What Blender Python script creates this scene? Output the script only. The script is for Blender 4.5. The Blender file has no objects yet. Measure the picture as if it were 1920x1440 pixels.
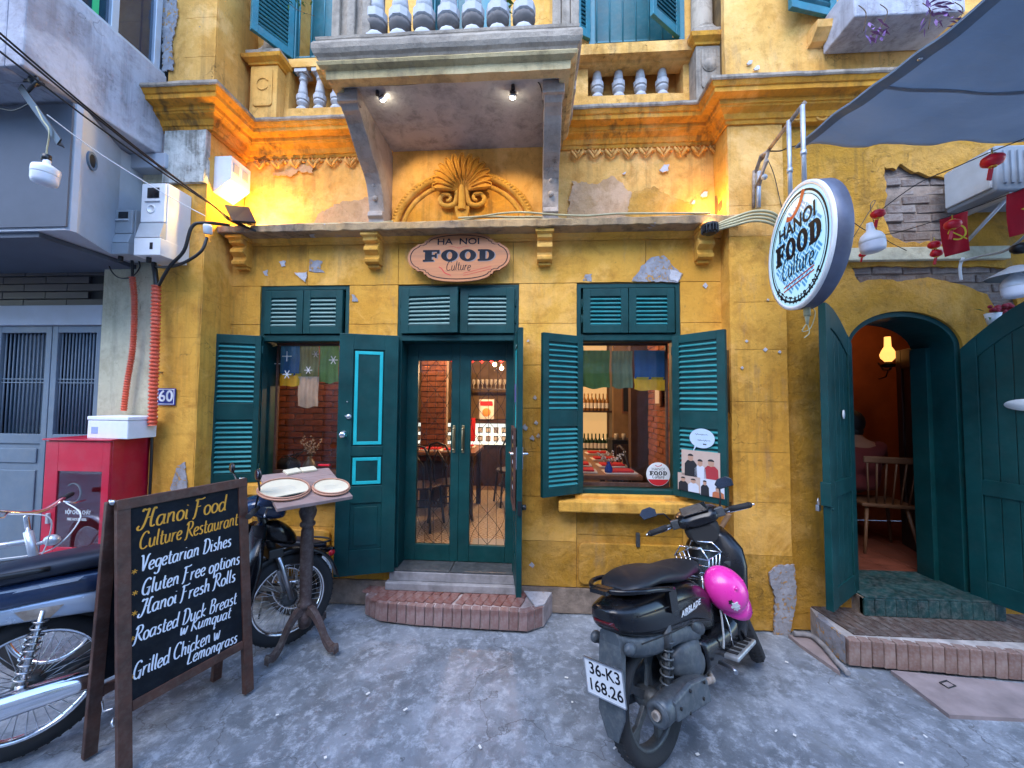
import bpy, bmesh, math, random
from mathutils import Vector, Matrix, noise
R_ = random.Random(7)
rad = math.radians
scn = bpy.context.scene
COL = scn.collection
# ---------------------------------------------------------------- camera, sky, sun, exposure
YAW, PITCH, ROLL, FPX, CH = 3.6, 2.5, .46, 721.0, 1.7
CAMROT = Matrix.Rotation(rad(YAW), 3, 'Z') @ Matrix.Rotation(rad(90+PITCH), 3, 'X') @ Matrix.Rotation(rad(ROLL), 3, 'Z')
cam_d = bpy.data.cameras.new('camera'); cam = bpy.data.objects.new('camera', cam_d); COL.objects.link(cam)
cam.matrix_world = Matrix.Translation((0, 0, CH)) @ CAMROT.to_4x4()
cam_d.sensor_width = 36; cam_d.lens = 36*FPX/1920; cam_d.clip_start = .02; cam_d.clip_end = 300
scn.camera = cam
SUN_EL, SUN_ROT = 52, 200
world = bpy.data.worlds.new('World'); scn.world = world; world.use_nodes = True
wn = world.node_tree.nodes; wl = world.node_tree.links
sky = wn.new('ShaderNodeTexSky'); sky.sky_type = 'NISHITA'; sky.sun_disc = False
sky.sun_elevation = rad(SUN_EL); sky.sun_rotation = rad(SUN_ROT); sky.air_density = 1.2; sky.dust_density = .3; sky.ozone_density = 5.0
wl.new(sky.outputs[0], wn['Background'].inputs[0]); wn['Background'].inputs[1].default_value = .15
sun_d = bpy.data.lights.new('sun', 'SUN'); sun_d.energy = .5; sun_d.angle = rad(40); sun_d.color = (1, .93, .84)
sun = bpy.data.objects.new('sun', sun_d); COL.objects.link(sun)
az = rad(SUN_ROT); el = rad(SUN_EL)
sdir = Vector((math.sin(az)*math.cos(el), math.cos(az)*math.cos(el), math.sin(el)))
sun.rotation_euler = sdir.to_track_quat('Z', 'Y').to_euler()
vs = scn.view_settings; vs.view_transform = 'Standard'; vs.look = 'None'; vs.gamma = 1; vs.use_curve_mapping = False
vs.exposure = 2.55
# ---------------------------------------------------------------- pixel rays (photo 1920 x 1440) to real points
CAMP = Vector((0, 0, CH))
def ray(px, py): return CAMROT @ Vector(((px-960)/FPX, -(py-720)/FPX, -1))
def W(px, py, y): d = ray(px, py); return CAMP + d*(y/d.y)
def G(px, py, z=0): d = ray(px, py); return CAMP + d*((z-CH)/d.z)
def XP(px, py, x): d = ray(px, py); return CAMP + d*(x/d.x)
def onplane(px, py, o, n): d = ray(px, py); return CAMP + d*((o-CAMP).dot(n)/d.dot(n))
# ---------------------------------------------------------------- object helpers
TM = {}
def T(x=0, y=0, z=0): return Matrix.Translation((x, y, z))
def Rot(a, ax): return Matrix.Rotation(rad(a), 4, ax)
def link(o, parent=None):
    COL.objects.link(o)
    if parent: o.parent = parent
    return o
def thing(name, label, cat, loc=(0, 0, 0), mat=None, group=None):
    o = bpy.data.objects.new(name, None); link(o)
    m = mat if mat is not None else T(*loc)
    o.matrix_world = m; o.empty_display_size = .1
    TM[o.name] = m.copy(); o['label'] = label; o['category'] = cat
    if group: o['group'] = group
    return o
def tag(o, label, cat, group=None):
    o['label'] = label; o['category'] = cat
    if group: o['group'] = group
    return o
class MB:
    def __init__(s): s.v = []; s.f = []; s.m = []; s.sm = []
    def add(s, vs, fs, M=None, mi=0, sm=False):
        n = len(s.v)
        for v in vs:
            v = Vector(v); s.v.append(M @ v if M is not None else v)
        for f in fs: s.f.append([i+n for i in f]); s.m.append(mi); s.sm.append(sm)
        return s
    def bx(s, x0, x1, y0, y1, z0, z1, M=None, mi=0):
        vs = [(x, y, z) for x in (x0, x1) for y in (y0, y1) for z in (z0, z1)]
        return s.add(vs, [(0, 1, 3, 2), (4, 6, 7, 5), (0, 4, 5, 1), (2, 3, 7, 6), (0, 2, 6, 4), (1, 5, 7, 3)], M, mi)
    def cb(s, c, d, M=None, mi=0):
        return s.bx(c[0]-d[0]/2, c[0]+d[0]/2, c[1]-d[1]/2, c[1]+d[1]/2, c[2]-d[2]/2, c[2]+d[2]/2, M, mi)
    def prism(s, poly, y0, y1, M=None, mi=0, sm=False):      # poly in x,z ; extruded along y
        n = len(poly)
        vs = [(x, y0, z) for x, z in poly] + [(x, y1, z) for x, z in poly]
        fs = [list(range(n)), list(range(2*n-1, n-1, -1))]
        s.add(vs, fs, M, mi)
        b = len(s.v)-2*n
        for i in range(n):
            j = (i+1) % n; s.f.append([b+j, b+i, b+n+i, b+n+j]); s.m.append(mi); s.sm.append(sm)
        return s
    def rings(s, rs, M=None, mi=0, caps=True, sm=True, closed=False, ring_closed=True):
        n = len(rs[0]); vs = [v for r in rs for v in r]; fs = []
        m = len(rs)
        for a in range(m if closed else m-1):
            b = (a+1) % m
            for i in range(n if ring_closed else n-1):
                j = (i+1) % n; fs.append((a*n+i, a*n+j, b*n+j, b*n+i))
        s.add(vs, fs, M, mi, sm)
        if caps and not closed:
            b0 = len(s.v)-len(vs)
            s.f.append([b0+i for i in range(n-1, -1, -1)]); s.m.append(mi); s.sm.append(False)
            s.f.append([b0+(m-1)*n+i for i in range(n)]); s.m.append(mi); s.sm.append(False)
        return s
    def tube(s, pts, r, n=8, M=None, mi=0, closed=False, caps=True):
        pts = [Vector(p) for p in pts]; k = len(pts)
        rr = r if isinstance(r, (list, tuple)) else [r]*k
        tang = []
        for i in range(k):
            a = pts[(i-1) % k] if (closed or i > 0) else pts[i]; b = pts[(i+1) % k] if (closed or i < k-1) else pts[i]
            t = (b-a); tang.append(t.normalized() if t.length > 1e-9 else Vector((0, 0, 1)))
        up = Vector((0, 0, 1)) if abs(tang[0].z) < .9 else Vector((1, 0, 0))
        u = tang[0].cross(up).normalized(); rs = []
        for i in range(k):
            t = tang[i]; u = (u - t*u.dot(t)); u = u.normalized() if u.length > 1e-6 else t.orthogonal().normalized(); w = t.cross(u)
            rs.append([pts[i]+(u*math.cos(2*math.pi*j/n)+w*math.sin(2*math.pi*j/n))*rr[i] for j in range(n)])
        return s.rings(rs, M, mi, caps, True, closed)
    def lathe(s, prof, n=16, M=None, mi=0, sm=True, caps=True):
        rs = [[(r*math.cos(2*math.pi*j/n), r*math.sin(2*math.pi*j/n), z) for j in range(n)] for r, z in prof]
        return s.rings(rs, M, mi, caps, sm)
    def sweep(s, path, prof, M=None, mi=0, caps=True, sm=False):   # path xy; profile (outward, z); outward = right-hand side of travel
        P = [Vector(p).to_2d() if len(p) > 2 else Vector(p) for p in path]; rs = []
        for i, p in enumerate(P):
            d1 = (P[i]-P[i-1]).normalized() if i > 0 else (P[1]-P[0]).normalized()
            d2 = (P[i+1]-P[i]).normalized() if i < len(P)-1 else d1
            n1 = Vector((d1.y, -d1.x)); n2 = Vector((d2.y, -d2.x)); b = (n1+n2)
            b = b/ max(.2, b.dot(n1)) if b.length > 1e-6 else n1
            rs.append([(p.x+b.x*d, p.y+b.y*d, z) for d, z in prof])
        return s.rings(rs, M, mi, caps, sm)
    def ball(s, c, r, M=None, mi=0, n=12, sq=(1, 1, 1)):
        k = max(4, n//2); prof = [(max(1e-4, math.sin(math.pi*i/k))*r, -math.cos(math.pi*i/k)*r) for i in range(k+1)]
        rs = [[(c[0]+q*math.cos(2*math.pi*j/n)*sq[0], c[1]+q*math.sin(2*math.pi*j/n)*sq[1], c[2]+z*sq[2]) for j in range(n)] for q, z in prof]
        return s.rings(rs, M, mi, False, True)
    def mesh(s, name, mats, M=None):
        me = bpy.data.meshes.new(name)
        me.from_pydata([tuple(M @ v) if M is not None else tuple(v) for v in s.v], [], s.f)
        for m in (mats if isinstance(mats, (list, tuple)) else [mats]): me.materials.append(m)
        me.polygons.foreach_set('material_index', s.m); me.polygons.foreach_set('use_smooth', s.sm)
        bm = bmesh.new(); bm.from_mesh(me); bmesh.ops.recalc_face_normals(bm, faces=bm.faces); bm.to_mesh(me); bm.free()
        me.update(); return me
def obj(name, mb, mats, parent=None, local=False, bevel=0, label=None, subd=0):
    pm = TM[parent.name] if parent else Matrix.Identity(4)
    me = mb if isinstance(mb, bpy.types.Mesh) else mb.mesh(name, mats, None if local else pm.inverted())
    o = bpy.data.objects.new(name, me); link(o, parent); TM[o.name] = pm.copy()
    if bevel:
        b = o.modifiers.new('bevel', 'BEVEL'); b.width = bevel; b.segments = 2; b.limit_method = 'ANGLE'; b.angle_limit = rad(40)
    if subd:
        b = o.modifiers.new('sub', 'SUBSURF'); b.levels = subd; b.render_levels = subd
    if label: o['label'] = label
    return o
def inst(name, me, M, parent):       # a piece sharing mesh data, M in parent's local space
    o = bpy.data.objects.new(name, me); link(o, parent); o.matrix_local = M; TM[o.name] = TM[parent.name] @ M
    return o
def struct(name, mb, mats, **k): o = obj(name, mb, mats, **k); o['kind'] = 'structure'; return o
def kids(o): return [c for c in o.children]
def copy_tree(o, parent=None, mat=None, label=None, group=None):
    c = o.copy(); link(c)
    if parent: c.parent = parent; c.matrix_local = o.matrix_local
    if mat is not None: c.matrix_world = mat; TM[c.name] = mat.copy()
    if label: c['label'] = label
    if group: c['group'] = group
    for ch in list(o.children): copy_tree(ch, c)
    return c
# ---------------------------------------------------------------- materials
def lin(h):
    h = h.lstrip('#'); r = [int(h[i:i+2], 16)/255 for i in (0, 2, 4)]
    return tuple((c/12.92 if c <= .04045 else ((c+.055)/1.055)**2.4) for c in r)
def rgb(c): return lin(c) if isinstance(c, str) else tuple(c)
class NT:
    def __init__(s, name):
        s.mat = bpy.data.materials.new(name); s.mat.use_nodes = True; s.nt = s.mat.node_tree; s.n = s.nt.nodes; s.l = s.nt.links
        s.p = s.n['Principled BSDF']; s.out = s.n['Material Output']
    def node(s, t, **k):
        n = s.n.new(t)
        for a, b in k.items(): setattr(n, a, b)
        return n
    def put(s, inp, v):
        if isinstance(v, bpy.types.NodeSocket): s.l.new(v, inp)
        else: inp.default_value = (*v, 1) if isinstance(v, (tuple, list)) and len(v) == 3 and inp.type == 'RGBA' else v
    def pos(s, kind='world', scale=None):
        if kind == 'world': o = s.node('ShaderNodeNewGeometry').outputs['Position']
        else: o = s.node('ShaderNodeTexCoord').outputs['Object']
        if scale:
            m = s.node('ShaderNodeMapping'); s.l.new(o, m.inputs[0]); m.inputs['Scale'].default_value = scale; o = m.outputs[0]
        return o
    def noise(s, co, scale, detail=4, rough=.55, dist=0):
        n = s.node('ShaderNodeTexNoise'); s.l.new(co, n.inputs['Vector']); n.inputs['Scale'].default_value = scale
        n.inputs['Detail'].default_value = detail; n.inputs['Roughness'].default_value = rough; n.inputs['Distortion'].default_value = dist
        return n.outputs[0]
    def vor(s, co, scale, feat='F1'):
        n = s.node('ShaderNodeTexVoronoi', feature=feat); s.l.new(co, n.inputs['Vector']); n.inputs['Scale'].default_value = scale
        return n.outputs[0]
    def ramp(s, f, a, b):
        n = s.node('ShaderNodeMapRange'); s.l.new(f, n.inputs[0]); n.inputs[1].default_value = a; n.inputs[2].default_value = b; n.clamp = True
        return n.outputs[0]
    def math(s, op, a, b=0.0):
        n = s.node('ShaderNodeMath', operation=op); s.put(n.inputs[0], a); s.put(n.inputs[1], b); return n.outputs[0]
    def mix(s, f, a, b, blend='MIX'):
        n = s.node('ShaderNodeMix', data_type='RGBA', blend_type=blend); s.put(n.inputs[0], f); s.put(n.inputs[6], a); s.put(n.inputs[7], b); return n.outputs[2]
    def bump(s, h, strength=.3, dist=.01, prev=None):
        n = s.node('ShaderNodeBump'); n.inputs['Strength'].default_value = strength; n.inputs['Distance'].default_value = dist
        s.l.new(h, n.inputs['Height'])
        if prev: s.l.new(prev, n.inputs['Normal'])
        return n.outputs[0]
    def set(s, **k):
        names = dict(col='Base Color', rough='Roughness', metal='Metallic', nrm='Normal', spec='Specular IOR Level', coat='Coat Weight', trans='Transmission Weight', emi='Emission Color', es='Emission Strength', alpha='Alpha')
        for a, b in k.items(): s.put(s.p.inputs[names[a]], b)
        return s.mat
ORD = ['first', 'second', 'third', 'fourth', 'fifth', 'sixth', 'seventh', 'eighth', 'ninth', 'tenth', 'eleventh', 'twelfth', 'thirteenth', 'fourteenth', 'fifteenth']
def sc(c, k): return tuple(min(1, x*k) for x in c)
def pm(name, col, rough=.5, metal=0, var=.18, vs=5, bump=.15, bs=60, col2=None, spec=.5, coat=0, dust=0, pos='obj', rnd=0, stretch=None, bd=.003):
    t = NT(name); c = rgb(col); co = t.pos(pos, stretch)
    n1 = t.noise(co, vs, 6, .6); f = t.ramp(n1, .3, .7)
    base = t.mix(f, sc(c, 1-var), rgb(col2) if col2 else sc(c, 1+var))
    if rnd:
        oi = t.node('ShaderNodeObjectInfo'); base = t.mix(t.math('MULTIPLY', oi.outputs['Random'], rnd), base, sc(c, .45))
    if dust:
        n3 = t.noise(t.pos(pos), vs*3.3, 8, .7); base = t.mix(t.math('MULTIPLY', t.ramp(n3, .45, .75), dust), base, (.32, .31, .29))
    n2 = t.noise(co, bs, 4, .6)
    rr = t.math('ADD', t.math('MULTIPLY', t.math('SUBTRACT', n1, .5), .35), rough)
    return t.set(col=base, rough=rr, metal=metal, spec=spec, coat=coat, nrm=t.bump(n2, bump, bd))
def flat(name, col, rough=.5, metal=0, spec=.5): 
    t = NT(name); co = t.pos('obj'); c = rgb(col)
    return t.set(col=t.mix(t.noise(co, 30, 3), sc(c, .9), sc(c, 1.06)), rough=rough, metal=metal, spec=spec)
def emis(name, col, st, base=None):
    t = NT(name); return t.set(col=base or rgb(col), emi=rgb(col), es=st, rough=.4)
def plaster(name, a, b, dirt, peel=.70, streak=.35, peelcol=(.42, .40, .42), bumpd=.006, dark=(.06, .045, .03), dirtamt=.8, s0=1.0, relief=1.0):
    t = NT(name); co = t.pos()
    n1 = t.noise(co, 1.7*s0, 8, .62); c = t.mix(t.ramp(n1, .35, .65), rgb(a), rgb(b))
    n2 = t.noise(co, 7*s0, 9, .7, .4); c = t.mix(t.math('MULTIPLY', t.ramp(n2, .48, .72), dirtamt), c, rgb(dirt))
    n5 = t.noise(co, 30, 5, .7); c = t.mix(t.math('MULTIPLY', t.ramp(n5, .60, .74), .5), c, rgb(dark))
    st = t.noise(t.pos('world', (16, 16, .9)), 1, 6, .6); st2 = t.noise(co, 1.1, 3)
    c = t.mix(t.math('MULTIPLY', t.math('MULTIPLY', t.ramp(st, .47, .66), t.ramp(st2, .38, .6)), streak), c, rgb(dark))
    oi = t.node('ShaderNodeObjectInfo'); c = t.mix(t.math('MULTIPLY', oi.outputs['Random'], .22), c, rgb(b)); n6 = t.noise(co, 1.5*s0, 12, .72, .4); c = t.mix(t.math('MULTIPLY', t.ramp(n6, .50, .60), .5), c, tuple(min(1, x*1.12+.07) for x in rgb(a))); n8 = t.noise(co, 2.3*s0, 12, .75); c = t.mix(t.math('MULTIPLY', t.ramp(n8, .57, .66), .45), c, sc(rgb(dirt), .8)); n9 = t.noise(t.pos('world', (5, 5, 1.2)), 1.4, 8, .7); c = t.mix(t.math('MULTIPLY', t.ramp(n9, .58, .7), .4), c, tuple(x*.5+.10 for x in rgb(dirt)))
    # hairline cracks
    w = t.node('ShaderNodeVectorMath', operation='ADD'); nn = t.node('ShaderNodeTexNoise'); t.l.new(co, nn.inputs['Vector']); nn.inputs['Scale'].default_value = 3; nn.inputs['Detail'].default_value = 5
    t.l.new(co, w.inputs[0]); t.l.new(nn.outputs['Color'], w.inputs[1])
    cr = t.vor(w.outputs[0], 2.3, 'DISTANCE_TO_EDGE'); crk = t.math('MULTIPLY', t.math('SUBTRACT', 1.0, t.ramp(cr, .0, .007)), t.ramp(st2, .56, .60))
    c = t.mix(t.math('MULTIPLY', crk, .55), c, rgb(dark))
    pn = t.noise(co, 2.6, 12, .62, .5); pk = t.ramp(pn, peel, peel+.012)
    c = t.mix(pk, c, t.mix(t.noise(co, 9, 5), peelcol, sc(peelcol, .5)))
    h1 = t.noise(co, 95, 4, .6); h2 = t.noise(co, 11, 8, .65)
    bb = t.bump(h1, .5, .003); bb = t.bump(h2, .75, .014*relief, bb); bb = t.bump(t.noise(co, 26, 10, .75, .5), .6*min(1.6, relief), .007*relief, bb)
    hp = t.math('SUBTRACT', 0.0, t.math('ADD', pk, crk)); bb = t.bump(hp, .8, bumpd, bb)
    return t.set(col=c, rough=.9, spec=.25, nrm=bb)
M = {}
M['yellow'] = plaster('ochre_plaster', (.76, .40, .07), (.66, .31, .04), (.40, .165, .025), .715, .4)
M['yellow_up'] = plaster('pale_ochre_plaster', (.80, .46, .14), (.70, .34, .07), (.46, .21, .04), .70, .45)
M['yellow_moss'] = plaster('damp_ochre_plaster', (.60, .30, .035), (.48, .23, .025), (.24, .13, .03), .69, .4, peelcol=(.34, .30, .27), relief=2.2)
M['cornice'] = plaster('orange_cornice_plaster', (.80, .38, .05), (.66, .27, .025), (.40, .16, .03), .74, .9)
M['weather'] = plaster('weathered_cornice_plaster', (.42, .34, .26), (.30, .25, .20), (.10, .085, .075), .66, .9, peelcol=(.55, .55, .58))
M['weather_pale'] = plaster('stained_beige_plaster', (.58, .44, .22), (.48, .35, .17), (.22, .16, .09), .74, 1.0)
M['mossy'] = plaster('mossy_white_plaster', (.62, .62, .58), (.46, .46, .42), (.06, .07, .05), .72, 1.0, peelcol=(.7, .7, .7), s0=2.2)
M['grime'] = plaster('grimy_ledge_plaster', (.46, .28, .11), (.30, .22, .16), (.05, .045, .045), .60, .8, peelcol=(.50, .50, .54))
M['soffit'] = plaster('soffit_plaster', (.50, .46, .43), (.42, .39, .37), (.13, .12, .115), .72, .0, peelcol=(.42, .39, .34))
M['concrete_wall'] = plaster('painted_concrete', (.50, .50, .55), (.33, .32, .36), (.19, .16, .16), .72, .5, peelcol=(.60, .60, .62))
M['cream'] = plaster('cream_plaster', (.60, .56, .40), (.52, .48, .34), (.35, .30, .20), .76, .35)
M['bracket'] = plaster('grey_bracket_plaster', (.44, .36, .30), (.34, .28, .24), (.12, .10, .09), .73, .4)
M['joint'] = pm('wall_joint', (.16, .09, .03), .95, var=.4, vs=9, pos='world')
M['white_stone'] = pm('whitewashed_stone', (.58, .57, .58), .8, var=.14, vs=14, col2=(.46, .45, .46), bump=.3, bs=70, dust=.5)
M['dark_stone'] = pm('dark_grey_stone', (.17, .15, .14), .9, var=.3, vs=12, bump=.4)  # dark grey tone for the rings on the white balusters
M['teal'] = pm('teal_paint', (.001, .045, .045), .5, var=.3, vs=4, bump=.12, bs=45, dust=.03, spec=.3)
M['teal_slat'] = pm('skylit_teal_slat', (.02, .22, .23), .5, var=.2, vs=6, dust=.15)  # slats share the teal paint; skylight on them put into the colour
M['teal_pale'] = pm('dusty_skylit_teal', (.20, .33, .30), .6, var=.2, vs=6, dust=.3)  # dusty transom slats with skylight put into the paler colour; also worn beads
M['turq'] = pm('turquoise_trim_paint', (.008, .40, .43), .45, var=.12, vs=6)
M['teal_up'] = pm('bright_teal_paint', (.005, .13, .17), .5, var=.25, vs=5, dust=.15)
M['black'] = flat('black_plastic', (.012, .012, .014), .38)
M['blackm'] = flat('matte_black', (.012, .012, .013), .75)
M['rubber'] = pm('tyre_rubber', (.018, .018, .02), .8, var=.3, vs=20, bump=.4, bs=90)
M['chrome'] = pm('chrome', (.82, .82, .86), .14, 1, var=.06, bump=.02)
M['steel'] = pm('brushed_steel', (.52, .53, .56), .35, 1, var=.15, bump=.06)
M['galv'] = pm('galvanised_pipe', (.45, .48, .54), .5, .6, var=.25, vs=8, dust=.3)
M['rust'] = pm('rusty_iron', (.33, .20, .12), .85, .1, var=.5, vs=14, col2=(.45, .40, .36), bump=.5)
M['white_pl'] = pm('white_plastic', (.74, .75, .77), .4, var=.06, vs=4, bump=.03, dust=.12)
M['grey_pl'] = pm('grey_plastic', (.40, .42, .44), .5, var=.12, vs=5, dust=.3)
M['silver'] = pm('silver_paint', (.55, .58, .64), .3, .5, var=.1)
M['wood'] = pm('dark_stained_wood', (.07, .026, .016), .6, var=.5, vs=9, bump=.4, bs=30, stretch=(1, 1, .12), dust=.12)
M['wood_top'] = pm('weathered_wood', (.30, .20, .18), .6, var=.35, vs=6, bump=.3, bs=30, stretch=(.15, 1, 1), dust=.25)
M['glass_dark'] = flat('dark_glass', (.01, .012, .015), .05, spec=.8)
M['brick'] = pm('clay_brick', (.30, .105, .06), .85, var=.4, vs=16, bump=.6, bs=50, rnd=.55, dust=.35)
M['brick_old'] = pm('old_grey_brick', (.27, .17, .13), .9, var=.45, vs=14, bump=.9, bs=40, rnd=.6, dust=.45, bd=.01, col2=(.30, .25, .22))
M['mortar'] = pm('lime_mortar', (.42, .38, .36), .95, var=.35, vs=10, bump=.6, bs=60)
M['mortar_dark'] = pm('old_mortar', (.24, .18, .14), .95, var=.5, vs=8, bump=.9, bs=25, bd=.01)
def glassmat():
    t = NT('window_glass'); tr = t.node('ShaderNodeBsdfTransparent'); gl = t.node('ShaderNodeBsdfGlossy'); gl.inputs['Roughness'].default_value = .02
    fr = t.node('ShaderNodeFresnel'); fr.inputs[0].default_value = 1.45; mx = t.node('ShaderNodeMixShader')
    t.l.new(t.math('MULTIPLY', fr.outputs[0], .8), mx.inputs[0]); t.l.new(tr.outputs[0], mx.inputs[1]); t.l.new(gl.outputs[0], mx.inputs[2]); t.l.new(mx.outputs[0], t.out.inputs[0])
    return t.mat
M['glass'] = glassmat()
def groundmat():
    t = NT('worn_concrete_paving'); co = t.pos()
    n1 = t.noise(co, .9, 8, .62, .5); c = t.mix(t.ramp(n1, .38, .62), (.12, .138, .16), (.28, .31, .355))
    n2 = t.noise(co, 5, 10, .72, .6); c = t.mix(t.math('MULTIPLY', t.ramp(n2, .46, .60), .62), c, (.085, .10, .115))
    n3 = t.noise(co, 13, 10, .8, .2); c = t.mix(t.math('MULTIPLY', t.ramp(n3, .50, .62), .7), c, (.42, .46, .52))
    n4 = t.noise(co, 55, 6, .7); c = t.mix(t.math('MULTIPLY', t.ramp(n4, .64, .74), .3), c, (.60, .62, .66))
    n5 = t.noise(co, 2.2, 6, .6, .4); c = t.mix(t.math('MULTIPLY', t.ramp(n5, .6, .75), .5), c, (.11, .115, .08))
    n7 = t.noise(co, 2.0, 12, .78, .2); c = t.mix(t.math('MULTIPLY', t.ramp(n7, .56, .64), .55), c, (.38, .41, .46))
    w = t.node('ShaderNodeVectorMath', operation='ADD'); nn = t.node('ShaderNodeTexNoise'); t.l.new(co, nn.inputs['Vector']); nn.inputs['Scale'].default_value = 2.2; nn.inputs['Detail'].default_value = 6
    t.l.new(co, w.inputs[0]); t.l.new(nn.outputs['Color'], w.inputs[1]); cr = t.math('SUBTRACT', 1.0, t.ramp(t.vor(w.outputs[0], .75, 'DISTANCE_TO_EDGE'), .0, .004)); c = t.mix(t.math('MULTIPLY', cr, .7), c, (.04, .04, .04))
    h = t.noise(co, 38, 8, .7); b = t.bump(h, .5, .006); b = t.bump(n3, .4, .01, b); b = t.bump(n1, .3, .03, b)
    return t.set(col=c, rough=t.math('ADD', t.math('MULTIPLY', n2, .55), .16), spec=.5, nrm=b)
M['ground'] = groundmat()
# ---------------------------------------------------------------- lettering
def text_mesh(s, size, mat, extrude=.001, shear=0, offset=0, align='CENTER', sx=1.0, spacing=1):
    cu = bpy.data.curves.new('txt', 'FONT'); cu.body = s; cu.size = size; cu.extrude = extrude; cu.shear = shear; cu.offset = offset*size
    cu.align_x = align; cu.align_y = 'CENTER'; cu.space_character = spacing; cu.resolution_u = 3
    o = bpy.data.objects.new('txt', cu); me = bpy.data.meshes.new_from_object(o)
    bpy.data.objects.remove(o); bpy.data.curves.remove(cu)
    if sx != 1: me.transform(Matrix.Diagonal((sx, 1, 1, 1)))
    me.materials.clear(); me.materials.append(mat); return me
def loops_mesh(loops, extrude, mat):     # filled 2D loops (holes allowed) in local x,y
    cu = bpy.data.curves.new('shape', 'CURVE'); cu.dimensions = '2D'; cu.fill_mode = 'BOTH'; cu.extrude = extrude
    for lp in loops:
        sp = cu.splines.new('POLY'); sp.points.add(len(lp)-1)
        for p, q in zip(sp.points, lp): p.co = (q[0], q[1], 0, 1)
        sp.use_cyclic_u = True
    o = bpy.data.objects.new('shape', cu); me = bpy.data.meshes.new_from_object(o)
    bpy.data.objects.remove(o); bpy.data.curves.remove(cu); me.materials.clear(); me.materials.append(mat); return me
def put_mesh(name, me, Mw, parent):      # mesh given in its own frame, Mw = world matrix
    me.name = name
    me.transform(TM[parent.name].inverted() @ Mw); return obj(name, me, None, parent)
def ell(cx, cy, rx, ry, n=32, a0=0): return [(cx+rx*math.cos(a0+2*math.pi*i/n), cy+ry*math.sin(a0+2*math.pi*i/n)) for i in range(n)]
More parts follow.
